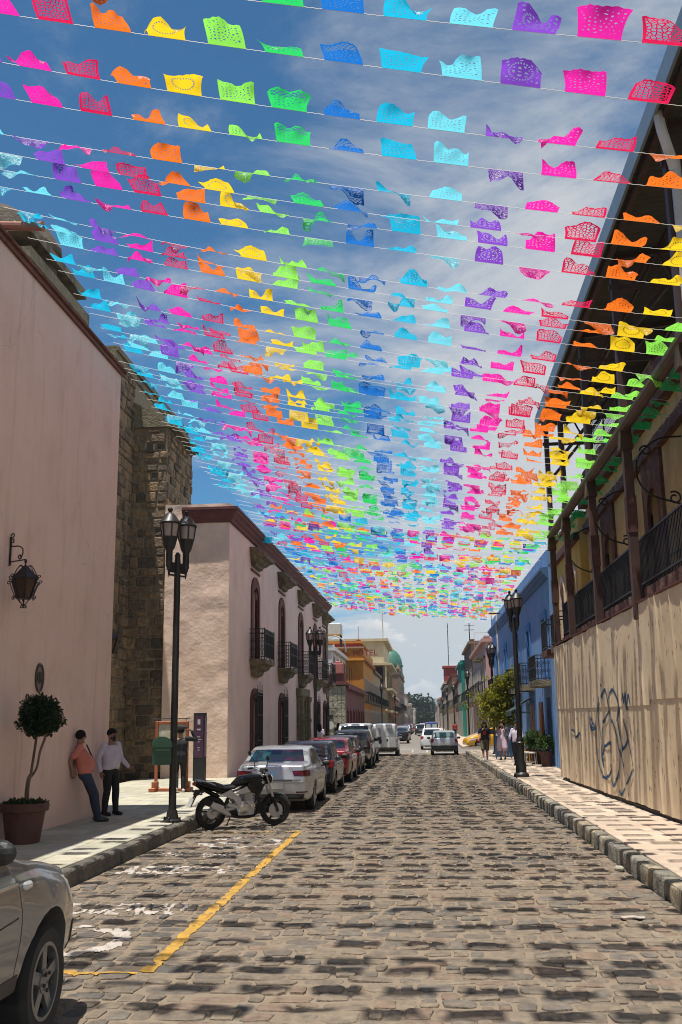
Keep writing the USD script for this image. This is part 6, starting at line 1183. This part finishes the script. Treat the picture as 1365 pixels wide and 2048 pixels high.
P_('fork', cat([rod((1.38, s * .085, .305), (1.20, s * .085, .78), .026, 10) for s in (-1, 1)] + [rod((1.20, s * .085, .78), (1.10, s * .085, 1.04), .019, 10) for s in (-1, 1)] + [bevbox(1.08, 1.22, -.11, .11, .78, .82, .01), bevbox(1.03, 1.16, -.11, .11, .98, 1.01, .01)]), silv)
P_('fork_leg', cat([rod((1.40, s * .085, .28), (1.28, s * .085, .57), .032, 10) for s in (-1, 1)]), dk)
ang = np.linspace(.25, 2.6, 14); fen = [V([[1.38 + .335 * math.cos(a), y, .305 + .335 * math.sin(a)] for y in (-.065, -.03, .03, .065)]) + V([[0, 0, -.02], [0, 0, 0], [0, 0, 0], [0, 0, -.02]]) for a in ang]
fv = np.vstack(fen); ff = [q for i in range(13) for j in range(3) for q in ([i * 4 + j, i * 4 + j + 1, i * 4 + j + 5], [i * 4 + j, i * 4 + j + 5, i * 4 + j + 4])]
P_('front_fender', (fv, V(ff)), gb, True)
P_('headlight', cat([hull(ell((1.22, 0, .90), (.07, .09, .10)), ell((1.16, 0, .90), (.06, .10, .11)))]), gb)
P_('headlight_lens', ell((1.27, 0, .90), (.035, .075, .085)) is not None and hull(ell((1.26, 0, .90), (.035, .075, .085))), clear_l)
P_('instrument', hull(cbox((1.10, 0, 1.08), (.10, .16, .05))[0], cbox((1.06, 0, 1.05), (.06, .12, .03))[0]), black_p, False)
P_('handlebar', cat([tube(bez([(.93, -.37, 1.06), (1.0, -.22, 1.09), (1.07, -.06, 1.04), (1.07, .06, 1.04), (1.0, .22, 1.09), (.93, .37, 1.06)], 5), .012, 7)]), silv)
P_('grip', cat([rod((.93, s * .38, 1.06), (.98, s * .26, 1.085), .019, 8) for s in (-1, 1)] + [rod((1.02, s * .18, 1.06), (1.03, s * .36, 1.03), .007, 5) for s in (-1, 1)]), black_p)
P_('mirror', cat([q for s in (-1, 1) for q in (tube(bez([(1.0, s * .22, 1.09), (1.02, s * .30, 1.22), (.98, s * .40, 1.32)], 4), .008, 6), hull(ell((.97, s * .42, 1.36), (.02, .075, .05))))]), black_p)
P_('kickstand', cat([rod((.50, .10, .28), (.46, .26, .0), .012, 6), cbox((.46, .27, .008), (.06, .05, .015))]), dk)
P_('chain_guard', bar((.02, .10, .40), (.42, .10, .46), .02, .05), black_p, False)

# ------------------------------------------------------------------ people; local x to the figure's right, y forward, z up
skin_m = lambda n_, c: mat(n_, c, .55, var=.1, scale=14, obj=True)
tan_skin = skin_m('brown_skin', (.24, .12, .075)); light_skin = skin_m('light_skin', (.36, .20, .14)); hair_m = mat('dark_hair', (.012, .009, .008), .85, var=.3, scale=40, obj=True, spec=.15)
def cloth(n_, c, var=.12): return mat(n_, c, .85, var=var, scale=7, bump=.35, bscale=22, dist=.02, obj=True)
def blob(chains, ref=.035, it=6):
    ms = []
    for ch in chains:
        sp = [Manifold.sphere(r, 16).translate(tuple(map(float, p))) for p, r in ch]
        if len(sp) == 1: ms.append(sp[0])
        for a, b in zip(sp[:-1], sp[1:]): ms.append(Manifold.batch_hull([a, b]))
    m_ = Manifold.batch_boolean(ms, m3.OpType.Add).refine_to_length(ref); v, f = arr(m_); t_ = trimesh.Trimesh(v, f, process=True); trimesh.smoothing.filter_taubin(t_, iterations=it); return t_
def hand(w, d, up, s, curl=.6):
    """Palm and five bent fingers at wrist w, pointing along d; up = back of the hand."""
    d = V(d, float) / np.linalg.norm(d); up = V(up, float) - d * (V(up, float) @ d); up /= np.linalg.norm(up); sd = np.cross(d, up) * s; w = V(w, float); ch = []
    for k, (o, L_) in enumerate(((-.030, .062), (-.010, .072), (.011, .068), (.030, .052))):
        b = w + d * .085 + sd * o; ch.append([(w + d * .02 + sd * o * .6, .015), (b, .012)]); m1 = b + (d * math.cos(curl * .6) - up * math.sin(curl * .6)) * L_ * .5; m2 = m1 + (d * math.cos(curl * 1.5) - up * math.sin(curl * 1.5)) * L_ * .5; ch.append([(b, .0095), (m1, .0085), (m2, .007)])
    b = w + d * .03 - sd * .03; m1 = b + (d * .6 - sd * .7 - up * .2) * .045; ch.append([(w + d * .02 - sd * .01, .014), (b, .012), (m1, .010), (m1 + (d * .9 - sd * .2 - up * .2) * .035, .008)])
    return ch
STAND = dict(pelvis=(0, 0, .93), chest=(0, .0, 1.25), neck=(0, .0, 1.44), head=(0, .02, 1.585), shr=(.185, 0, 1.39), elr=(.235, -.03, 1.11), wrr=(.235, .06, .87), shl=(-.185, 0, 1.39), ell=(-.235, -.03, 1.11), wrl=(-.235, .06, .87), hir=(.09, 0, .90), knr=(.10, .03, .49), anr=(.10, -.03, .09), hil=(-.09, 0, .90), knl=(-.10, .03, .49), anl=(-.10, -.03, .09), hdr=(0, .2, -1), hdl=(0, .2, -1), face=(0, 1, 0), toer=(.03, 1, 0), toel=(-.03, 1, 0))
def person(label, loc, yaw, pose, skin, top, bottom, shoe, belly=0.0, sleeve='short', legs='long', hair='short', mask=None, dress=None, group=None, scale=1.0, extra=None, fem=False):
    t = Thing('person', label, 'person', loc=loc, rotz=yaw, group=group); J = {**STAND, **pose}; J = {k: V(v, float) for k, v in J.items()}
    wd = .9 if fem else 1.0; face = J['face'] / np.linalg.norm(J['face']); hd = J['head']; sd = np.cross(face, [0, 0, 1.0]); sd /= np.linalg.norm(sd); hu = np.cross(sd, face)
    tor = [[(J['pelvis'] + [s * .07, 0, 0], .115), ((J['pelvis'] + J['chest']) / 2 + [s * .055, .01, 0], .105), (J['chest'] + [s * .075 * wd, 0, 0], .115), (J['chest'] * .35 + J['neck'] * .65 + [s * .06 * wd, 0, -.03], .08)] for s in (-1, 1)]
    sk = tor + [[(J['neck'] - [0, 0, .05], .058), (hd - face * .02 - hu * .05, .056)], [(hd - face * .012 + hu * .025, .092), (hd + face * .022 - hu * .045, .070), (hd + face * .045 - hu * .085, .040)], [(hd + face * .088 + hu * .005, .010), (hd + face * .108 - hu * .022, .012)]] + [[(hd + sd * s * .086 - face * .01 - hu * .005, .014), (hd + sd * s * .088 - face * .012 - hu * .03, .011)] for s in (-1, 1)]
    for s in 'rl':
        a = J['wr' + s] - J['el' + s]
        sk += [[(J['sh' + s], .052), (J['el' + s], .038)], [(J['el' + s], .038), (J['el' + s] + a * .3, .038), (J['wr' + s], .026)], [(J['hi' + s], .085), (J['kn' + s], .056)], [(J['kn' + s], .054), (J['kn' + s] * .7 + J['an' + s] * .3 - [0, .015, 0], .055), (J['an' + s], .038)], [(J['an' + s] - [0, 0, .02], .036), (J['an' + s] + J['toe' + s] * .13 - [0, 0, .055], .028)]]
        sk += hand(J['wr' + s], J['hd' + s], (1 if s == 'r' else -1, 0, .15), 1 if s == 'r' else -1)
    body = t.add('body', blob(sk, .022, 4), skin, smooth=True)
    eyes = cat([arr(Manifold.sphere(.011, 10).translate(tuple(hd + face * .082 + sd * s * .034 + hu * .012))) for s in (-1, 1)]); t.add('eyes', eyes, hair_m, under=body); t.add('mouth', arr(Manifold.batch_hull([Manifold.sphere(.006, 8).translate(tuple(hd + face * .083 - hu * .058 + sd * q)) for q in (-.022, .022)])), mat('lips', (.2, .07, .06), .6), under=body)
    tp_ = [[(J['pelvis'] + [s * .07, 0, .02], .135), ((J['pelvis'] + J['chest']) / 2 + [s * .06, .012 + belly * .8, -.02], .125 + belly), (J['chest'] + [s * .078 * wd, belly * .15, 0], .13), (J['chest'] * .35 + J['neck'] * .65 + [s * .055 * wd, 0, -.045], .088)] for s in (-1, 1)]
    for s in 'rl':
        if sleeve == 'none': continue
        e = J['el' + s]; a = J['wr' + s] - e; tp_.append([(J['sh' + s] + [0, 0, -.005], .070), (J['sh' + s] * .35 + e * .65, .060)] + ([(e, .055), (e + a * .9, .042)] if sleeve == 'long' else []))
    t.add('dress' if dress else 'shirt', blob(tp_ if not dress else tp_, .03, 4), dress or top, smooth=True)
    if dress: t.add('skirt', blob([[(J['pelvis'] + [0, 0, .12], .14), (J['pelvis'] + [s * .08, .02 * s, -.02], .17), (J['pelvis'] + [s * .13, q, -.40], .14)] for s in (-1, 1) for q in (-.08, .08)], .04, 4), dress, smooth=True)
    if bottom is not None:
        bt_ = [[(J['pelvis'] + [s * .065, 0, .03], .128), (J['pelvis'] + [s * .06, 0, -.05], .125)] for s in (-1, 1)]
        for s in 'rl':
            k_, a_ = J['kn' + s], J['an' + s]; bt_.append([(J['hi' + s], .105), (k_, .074 if legs == 'long' else .095)] + ([(k_ * .6 + a_ * .4 - [0, .01, 0], .070), (a_ + [0, 0, -.015], .056)] if legs == 'long' else []))
        t.add('trousers' if legs == 'long' else 'shorts', blob(bt_, .03, 4), bottom, smooth=True)
    for s in 'rl': a_ = J['an' + s]; t.add('shoe', blob([[(a_ - [0, .0, .035] - J['toe' + s] * .04, .046), (a_ + J['toe' + s] * .10 - [0, 0, .05], .042), (a_ + J['toe' + s] * .16 - [0, 0, .055], .034)]], .02, 3), shoe, smooth=True)
    hc = hd - face * .022 + hu * .038
    if hair == 'short': hm = Manifold.sphere(.100, 20).translate(tuple(hc)) - Manifold.sphere(.085, 16).translate(tuple(hd + face * .075 - hu * .045)) - Manifold.sphere(.09, 16).translate(tuple(hd - hu * .14)); t.add('hair', hm, hair_m, smooth=40)
    else: t.add('hair', blob([[(hc, .104), (hc - face * .035 - hu * .10, .095), (hd - face * .06 - hu * .24, .085)]] + [[(hc + sd * s * .05, .07), (hd + sd * s * .085 - face * .03 - hu * .1, .045), (hd + sd * s * .105 + face * .0 - hu * .27, .045)] for s in (-1, 1)], .025, 3), hair_m, smooth=True)
    if mask is not None: t.add('face_mask', blob([[(hd + face * .060 - hu * .035, .050), (hd + face * .055 - hu * .085, .042)], [(hd + face * .04 - hu * .05 + sd * .04, .035), (hd + face * .04 - hu * .05 - sd * .04, .035)]], .02, 3), mask, smooth=True)
    if extra: extra(t, J)
    return t
black_mask = cloth('black_mask', (.012, .012, .013)); white_mask = cloth('white_mask', (.5, .5, .5)); salmon = cloth('salmon_polo', (.52, .165, .125)); jeans = cloth('dark_jeans', (.022, .034, .06), .25); lilac = cloth('pale_lilac_shirt', (.52, .46, .54)); blk = cloth('black_trousers', (.011, .011, .013)); shoe_b = mat('black_shoe', (.012, .011, .010), .45, obj=True); dark_coat = cloth('black_jacket', (.010, .011, .016)); white_shoe = mat('white_shoe', (.5, .48, .45), .6, obj=True)
# leaning man, back and shoulders against the wall (the wall is at his back: facing +x, turned a little down the street)
lean_p = dict(pelvis=(0, -.10, .92), chest=(0, -.19, 1.23), neck=(0, -.215, 1.42), head=(-.02, -.19, 1.56), shr=(.18, -.20, 1.37), elr=(.20, -.38, 1.12), wrr=(.12, -.32, .92), shl=(-.18, -.20, 1.37), ell=(-.25, -.24, 1.12), wrl=(-.16, -.02, .98), hir=(.09, -.10, .90), knr=(.10, .10, .50), anr=(.10, .18, .09), hil=(-.09, -.10, .90), knl=(-.09, .06, .49), anl=(-.08, .16, .09), hdr=(-.3, .1, -1), hdl=(.5, .6, -.5), face=(-.62, 1, -.12))
def strap(t, J): t.add('bag_strap', tube([(.12, -.09, 1.42), (.02, -.03, 1.30), (-.10, .06, 1.12), (-.20, .05, .98)], .014, 6), blk)
person('stout man in salmon polo shirt and jeans leaning on the hotel wall', (-6.40, 19.05, PAVE), math.radians(-70), lean_p, tan_skin, salmon, jeans, shoe_b, belly=.055, mask=white_mask, extra=strap)
person('man in pale lilac shirt and black mask standing next to the leaning man', (-6.42, 20.35, PAVE), math.radians(-118), dict(elr=(.25, -.10, 1.10), wrr=(.24, -.02, .86), ell=(-.27, .02, 1.11), wrl=(-.36, .16, .93), hdl=(-.7, .7, -.5), head=(0, .02, 1.58), face=(-.05, 1, -.12), anl=(-.12, .06, .09), knl=(-.11, .06, .49)), tan_skin, lilac, blk, shoe_b, belly=.02, sleeve='long', mask=black_mask)
def plank(t, J): t.add('cap_brim', arr(Manifold.batch_hull([Manifold.sphere(.03, 10).translate(tuple(J['head'] + V([x, y, .10]))) for x, y in ((-.16, .05), (.16, .1), (0, .2))])), dark_coat)
person('person in black holding one hand up to the head before the purple totem', (-6.62, 27.0, PAVE), math.radians(15), dict(shr=(.19, 0, 1.40), elr=(.42, .12, 1.36), wrr=(.30, .10, 1.60), hdr=(-1, .2, .35), elr2=(0, 0, 0), anl=(-.09, -.20, .13), knl=(-.10, .04, .52), ell=(-.26, -.04, 1.12), wrl=(-.30, .02, .88)), tan_skin, dark_coat, blk, white_shoe, sleeve='long', extra=plank)
maroon_bag = cloth('maroon_bag', (.16, .012, .02))
def bag(t, J):
    t.add('shirt_print', rotz(cat([box(-.08, .08, .130, .137, 1.12, 1.30)]), 0), mat('red_print', (.25, .02, .02), .8, var=.6, scale=30, obj=True)); t.add('bag', hull(ell((.30, .10, .86), (.10, .08, .10))), maroon_bag); t.add('sunglasses', cbox(tuple(J['head'] + [0, .088, .012]), (.13, .015, .03)), black_p)
khaki = cloth('khaki_shorts', (.09, .075, .04), .4)
person('long haired woman in black top and patterned shorts walking on the right pavement', (2.60, 46.7, PAVE), math.radians(176), dict(anr=(.08, .16, .09), knr=(.09, .13, .50), anl=(-.08, -.16, .11), knl=(-.09, .03, .49), elr=(.27, .0, 1.14), wrr=(.27, .14, .95)), light_skin, dark_coat, khaki, white_shoe, legs='short', hair='long', extra=bag, fem=True)
pinkdress = cloth('lilac_dress', (.50, .38, .46))
person('woman in pale lilac dress holding both hands up to her face', (3.42, 47.1, PAVE), math.radians(165), dict(elr=(.27, .10, 1.18), wrr=(.12, .20, 1.44), hdr=(-.3, -.2, 1), ell=(-.27, .10, 1.18), wrl=(-.12, .20, 1.44), hdl=(.3, -.2, 1), anr=(.08, .10, .09), anl=(-.08, -.10, .10)), light_skin, pinkdress, None, shoe_b, hair='long', dress=pinkdress, sleeve='none', fem=True)
person('waiter in white shirt and black trousers behind the ribbed lamp post', (3.58, 41.3, PAVE), math.radians(150), dict(elr=(.26, .08, 1.12), wrr=(.22, .26, 1.0), hdr=(0, 1, -.2), ell=(-.26, .06, 1.12), wrl=(-.24, .24, .98), hdl=(0, 1, -.2)), tan_skin, lilac, blk, shoe_b, sleeve='long')
wtee = cloth('white_tee', (.55, .53, .50)); rtee = cloth('red_tee', (.3, .02, .02))
person('man in white tee beside the corner lamp, seen from behind', (4.0, 70.5, .02), math.radians(20), {}, tan_skin, wtee, jeans, shoe_b)
person('woman walking past the stone doorway behind the parked cars', (-5.3, 50.0, PAVE), math.radians(10), {}, light_skin, lilac, blk, shoe_b, hair='long', fem=True)
person('dark haired person by the stone corner beyond the parked cars', (-5.3, 61.0, PAVE), math.radians(-20), {}, light_skin, dark_coat, jeans, shoe_b, hair='long', fem=True)
person('person in red tee far along the right pavement', (3.0, 110, .17), 0, {}, tan_skin, rtee, jeans, shoe_b)
# ------------------------------------------------------------------ strings of cut-paper flags
FLAG = {'blue': (0.004, 0.17, 0.62), 'cyan': (0.003, 0.50, 0.78), 'pale_blue': (0.16, 0.72, 0.88), 'purple': (0.24, 0.065, 0.62), 'pink': (0.90, 0.015, 0.42), 'crimson': (0.72, 0.006, 0.09),
        'orange': (0.95, 0.19, 0.012), 'yellow': (0.93, 0.64, 0.012), 'lime': (0.30, 0.86, 0.10), 'green': (0.02, 0.66, 0.14)}
ORDER = ['blue', 'cyan', 'pale_blue', 'purple', 'pink', 'crimson', 'orange', 'yellow', 'lime', 'green']
# per colour: voronoi scale, hole threshold (distance to edge), ring of dots?, lattice?
CUT = {'blue': (10, .72, 0, 1), 'cyan': (9, .66, 0, 0), 'pale_blue': (10, .62, 0, 0), 'purple': (7, .58, 1, 0), 'pink': (9, .74, 0, 0), 'crimson': (9, .30, 0, 0), 'orange': (10, .68, 0, 0), 'yellow': (9, .95, 1, 0), 'lime': (10, .62, 0, 0), 'green': (9, .66, 0, 1)}
def flag_mat(c):
    col = FLAG[c]; sc, th, ringed, lat = CUT[c]
    N = {'uv': ('uvmap', {'attribute': 'st'}), 'sep': ('separate_xyz', {}),
         'vo': ('voronoi_texture', {'dimensions': '2D', 'feature': 'distance_to_edge', 'scale': float(sc), 'randomness': 0.85}),
         'hole': ('math', {'math_type': 'greater_than', 'value2': th * 0.5}),
         # keep a solid margin along the string and the sides
         'cu': ('math', {'math_type': 'pingpong', 'value2': 0.5}), 'su': ('math', {'math_type': 'greater_than', 'value2': 0.07}),
         'sv': ('math', {'math_type': 'greater_than', 'value2': 0.16}), 'sv2': ('math', {'math_type': 'less_than', 'value2': 0.93}),
         'h1': ('math', {'math_type': 'multiply'}), 'h2': ('math', {'math_type': 'multiply'}), 'h3': ('math', {'math_type': 'multiply'}),
         'pr': ('principled_bsdf', {'base_color': tuple(min(1, x * .8 + .004) for x in col), 'roughness': 0.3, 'specular_ior_level': 0.45}),
         'tl': ('translucent_bsdf', {'color': tuple(min(1, x * 0.95 + .005) for x in col)}), 'mx': ('mix_closure', {'fac': 0.52}),
         'cn': ('noise_texture', {'scale': 9.0, 'detail': 4.0, 'distortion': 1.2}), 'cb': ('bump', {'strength': 0.55, 'distance': 0.03}), 'tr': ('transparent_bsdf', {}), 'fin': ('mix_closure', {})}
    L = [('uv.UV', 'sep.vector'), ('uv.UV', 'vo.vector'), ('vo.distance', 'hole.value1'), ('sep.x', 'cu.value1'), ('cu.value', 'su.value1'), ('sep.y', 'sv.value1'), ('sep.y', 'sv2.value1'),
         ('hole.value', 'h1.value1'), ('su.value', 'h1.value2'), ('h1.value', 'h2.value1'), ('sv.value', 'h2.value2'), ('h2.value', 'h3.value1'), ('sv2.value', 'h3.value2'),
         ('uv.UV', 'cn.vector'), ('cn.fac', 'cb.height'), ('cb.normal', 'pr.normal'), ('pr.BSDF', 'mx.closure1'), ('tl.BSDF', 'mx.closure2'), ('mx.closure', 'fin.closure1'), ('tr.BSDF', 'fin.closure2')]
    fac = 'h3.value'
    if ringed:
        N.update({'cx': ('math', {'math_type': 'subtract', 'value2': 0.5}), 'cy': ('math', {'math_type': 'subtract', 'value2': 0.52}), 'an': ('math', {'math_type': 'arctan2'}),
                  'a2': ('math', {'math_type': 'multiply', 'value2': 26.0}), 'si': ('math', {'math_type': 'sine'}), 'pos': ('math', {'math_type': 'greater_than', 'value2': 0.1}),
                  'le': ('vector_math', {'math_type': 'length'}), 'cv': ('combine_xyz', {'z': 0.0}), 'rr': ('math', {'math_type': 'compare', 'value2': 0.30, 'value3': 0.028}), 'rg': ('math', {'math_type': 'multiply'}),
                  'in': ('math', {'math_type': 'compare', 'value2': 0.31, 'value3': 0.075}), 'ninv': ('math', {'math_type': 'subtract', 'value1': 1.0}), 'keep': ('math', {'math_type': 'multiply'}), 'tot': ('math', {'math_type': 'maximum'})})
        L += [('sep.x', 'cx.value1'), ('sep.y', 'cy.value1'), ('cx.value', 'cv.x'), ('cy.value', 'cv.y'), ('cv.vector', 'le.vector1'), ('cy.value', 'an.value1'), ('cx.value', 'an.value2'), ('an.value', 'a2.value1'), ('a2.value', 'si.value1'), ('si.value', 'pos.value1'),
              ('le.value', 'rr.value1'), ('rr.value', 'rg.value1'), ('pos.value', 'rg.value2'), ('le.value', 'in.value1'), ('in.value', 'ninv.value2'), (fac, 'keep.value1'), ('ninv.value', 'keep.value2'), ('keep.value', 'tot.value1'), ('rg.value', 'tot.value2')]
        fac = 'tot.value'
    if lat:
        N.update({'ch': ('checker_texture', {'scale': 16.0, 'color1': (0, 0, 0), 'color2': (1, 1, 1)}), 'lv': ('math', {'math_type': 'greater_than', 'value2': 0.70}), 'lm': ('math', {'math_type': 'multiply'}), 'lm2': ('math', {'math_type': 'multiply'}), 'lm3': ('math', {'math_type': 'multiply'}), 'lx': ('math', {'math_type': 'maximum'})})
        L += [('uv.UV', 'ch.vector'), ('sep.y', 'lv.value1'), ('ch.fac', 'lm.value1'), ('lv.value', 'lm.value2'), ('lm.value', 'lm2.value1'), ('su.value', 'lm2.value2'), ('lm2.value', 'lm3.value1'), ('sv2.value', 'lm3.value2'), (fac, 'lx.value1'), ('lm3.value', 'lx.value2')]
        fac = 'lx.value'
    L.append((fac, 'fin.fac'))
    return usdkit.material(stage, f'/World/Looks/{c}_paper', N, L, surface='fin.closure')
FM = {c: flag_mat(c) for c in ORDER}
string_mat = mat('white_string', (0.62, 0.60, 0.56), 0.6)
_fr = np.random.default_rng(21)
def flag_mesh(edge, tx, base, amp, r, L, coarse):
    """A sheet of thin paper tied along the string and blown out by the wind; edge: the string's points under the sheet."""
    nu, nv = (7, 6) if coarse else (13, 11)
    u = np.linspace(0, 1, nu); v = np.linspace(0, 1, nv)
    U, Vv = np.meshgrid(u, v, indexing='ij')
    p1, p2, p3 = r.uniform(0, 6.28, 3); f1, f2 = r.uniform(.35, 1.0), r.uniform(1.0, 1.9); k = r.uniform(-1, 1)
    th = base + amp * (0.75 * np.sin(2 * np.pi * (f1 * U + 0.30 * Vv) + p1) * Vv + 0.5 * np.sin(2 * np.pi * (f2 * U - 0.55 * Vv) + p2) * Vv + 0.75 * np.sin(2.6 * Vv + p3) * Vv + 0.6 * k * (U - .5) * 2 * Vv)
    yaw = 0.30 * np.sin(p2) * Vv + 0.35 * r.normal() * (U - .5) * Vv
    d = np.stack([np.sin(yaw) * np.cos(th), -np.cos(yaw) * np.cos(th), np.sin(th)], -1) * (L / (nv - 1))
    pos = np.zeros((nu, nv, 3)); pos[:, 0] = np.stack([np.interp(u, np.linspace(0, 1, len(edge)), edge[:, q]) for q in range(3)], 1)
    for j in range(1, nv): pos[:, j] = pos[:, j - 1] + 0.5 * (d[:, j - 1] + d[:, j])
    if not coarse:  # toothed free edge
        pos[:, -1] += d[:, -1] * np.where(np.arange(nu) % 2, .2, -.15)[:, None]
    ij = np.arange(nu * nv).reshape(nu, nv); a, b, c, e = ij[:-1, :-1].ravel(), ij[1:, :-1].ravel(), ij[1:, 1:].ravel(), ij[:-1, 1:].ravel()
    f = np.vstack([np.c_[a, b, c], np.c_[a, c, e]])
    return (pos.reshape(-1, 3), f), np.stack([U, Vv], -1).reshape(-1, 2)
def left_end(y):
    if y < 20.9: return V([-6.62, y, 10.25])
    if y < 33.0: return V([-6.9, y, float(np.interp(y, [20.9, 33], [10.2, 9.9]))])
    return V([float(np.interp(y, [33, 64.4], [-6.55, -6.05])), y, float(np.interp(y, [33, 40, 64.4], [9.9, 9.45, 9.4]))])
def right_end(y):
    if y < 33: return V([5.0, y + 0.15, float(np.interp(y, [3, 33], [7.75, 7.9]))])
    return V([float(np.interp(y, [33, 66], [4.6, 4.35])), y, float(np.interp(y, [33, 45, 66], [7.9, 8.35, 8.25]))])
ys_, y = [], 4.6
while y < 63.6:
    ys_.append(y); y += _fr.choice([0.42, 0.55, 0.66, 0.85]) * _fr.uniform(.9, 1.12) * (1.1 if y < 11 else 1.0 if y < 18 else 0.79)
ORD = ['', 'second', 'third', 'fourth', 'fifth', 'sixth', 'seventh', 'eighth', 'ninth', 'tenth', 'eleventh', 'twelfth', 'thirteenth', 'fourteenth', 'fifteenth', 'sixteenth', 'seventeenth', 'eighteenth', 'nineteenth', 'twentieth']
n_seen = 0
for k, y0 in enumerate(ys_):
    A, B = left_end(y0), right_end(y0); B[1] += _fr.normal(0, .05); A[2] += _fr.normal(0, .05); B[2] += _fr.normal(0, .06)
    n = 41; t = np.linspace(0, 1, n); sag = 0.16 + _fr.uniform(0, .16)
    C = A + (B - A) * t[:, None]; C[:, 2] -= sag * 4 * t * (1 - t); C[:, 1] -= 0.25 * 4 * t * (1 - t) * _fr.uniform(.2, 1)
    near = y0 < 24
    _, py, z = cam_px(C[20]); lab = None
    if y0 < 33: zone, gr = ('string of cut-paper flags hung from the pink hotel roof to the corrugated canopy' if y0 < 20.9 else 'string of cut-paper flags hung before the stone church to the yellow building'), ('flag strings over the corrugated hoarding' if y0 < 20.9 else 'flag strings by the stone church')
    else: zone, gr = ('string of cut-paper flags from the balconied pink building to the blue house roof' if y0 < 50 else 'far string of cut-paper flags above the end of the blue house'), ('flag strings by the blue house' if y0 < 50 else 'far flag strings by the crossing')
    if py > -40 and y0 > 8:
        n_seen += 1
        if n_seen <= 20: zone, gr = ('topmost string of cut-paper flags in the photo' if n_seen == 1 else f'{ORD[n_seen - 1]} string of cut-paper flags from the top of the photo'), None
    elif y0 <= 8 or py <= -40: zone, gr = 'string of cut-paper flags overhead, above the top of the photo', 'flag strings overhead'
    G = Thing('flag_string', zone, 'bunting', loc=A, group=gr)
    G.add('cord', tube(C, 0.0035 if y0 < 30 else 0.005, 3), string_mat, world=True)
    drift = np.interp(y0, [5, 25, 36, 64], [-0.65, -0.92, -0.9, -0.6]) + _fr.normal(0, .07); x = drift; shift = 0 if (y0 < 34 and _fr.random() > .025) else int(_fr.choice([0, 0, 1, 3, 5, 8]) if y0 < 46 else _fr.integers(0, 10))
    gust = _fr.normal(-0.02, 0.12); sp = 0.607 + _fr.normal(0, .007)
    for i in range(-10, 11):
        xc = x + i * sp + _fr.normal(0, .02); w = 0.405
        if xc - w / 2 < A[0] + .05 or xc + w / 2 > B[0] - .05 or (i == 0 and _fr.random() < .02) or _fr.random() < .012: continue
        xs = np.linspace(xc - w / 2, xc + w / 2, 5); e = np.stack([np.interp(xs, C[:, 0], C[:, q]) for q in range(3)], 1)
        q = _fr.random()
        base = gust + _fr.normal(0, .24) if q > .07 else _fr.uniform(-1.2, -0.45)
        if y0 > 30: base += 0.10 * _fr.choice([-1, 1, 1])
        m, uv = flag_mesh(e, 0, base, _fr.uniform(.3, 1.0), _fr, (0.27 if y0 < 12 else 0.29) * _fr.uniform(.92, 1.08), y0 > 32)
        c = ORDER[(i + shift) % 10]
        G.add('flag', m, FM[c], smooth=True, world=True, uv=uv)
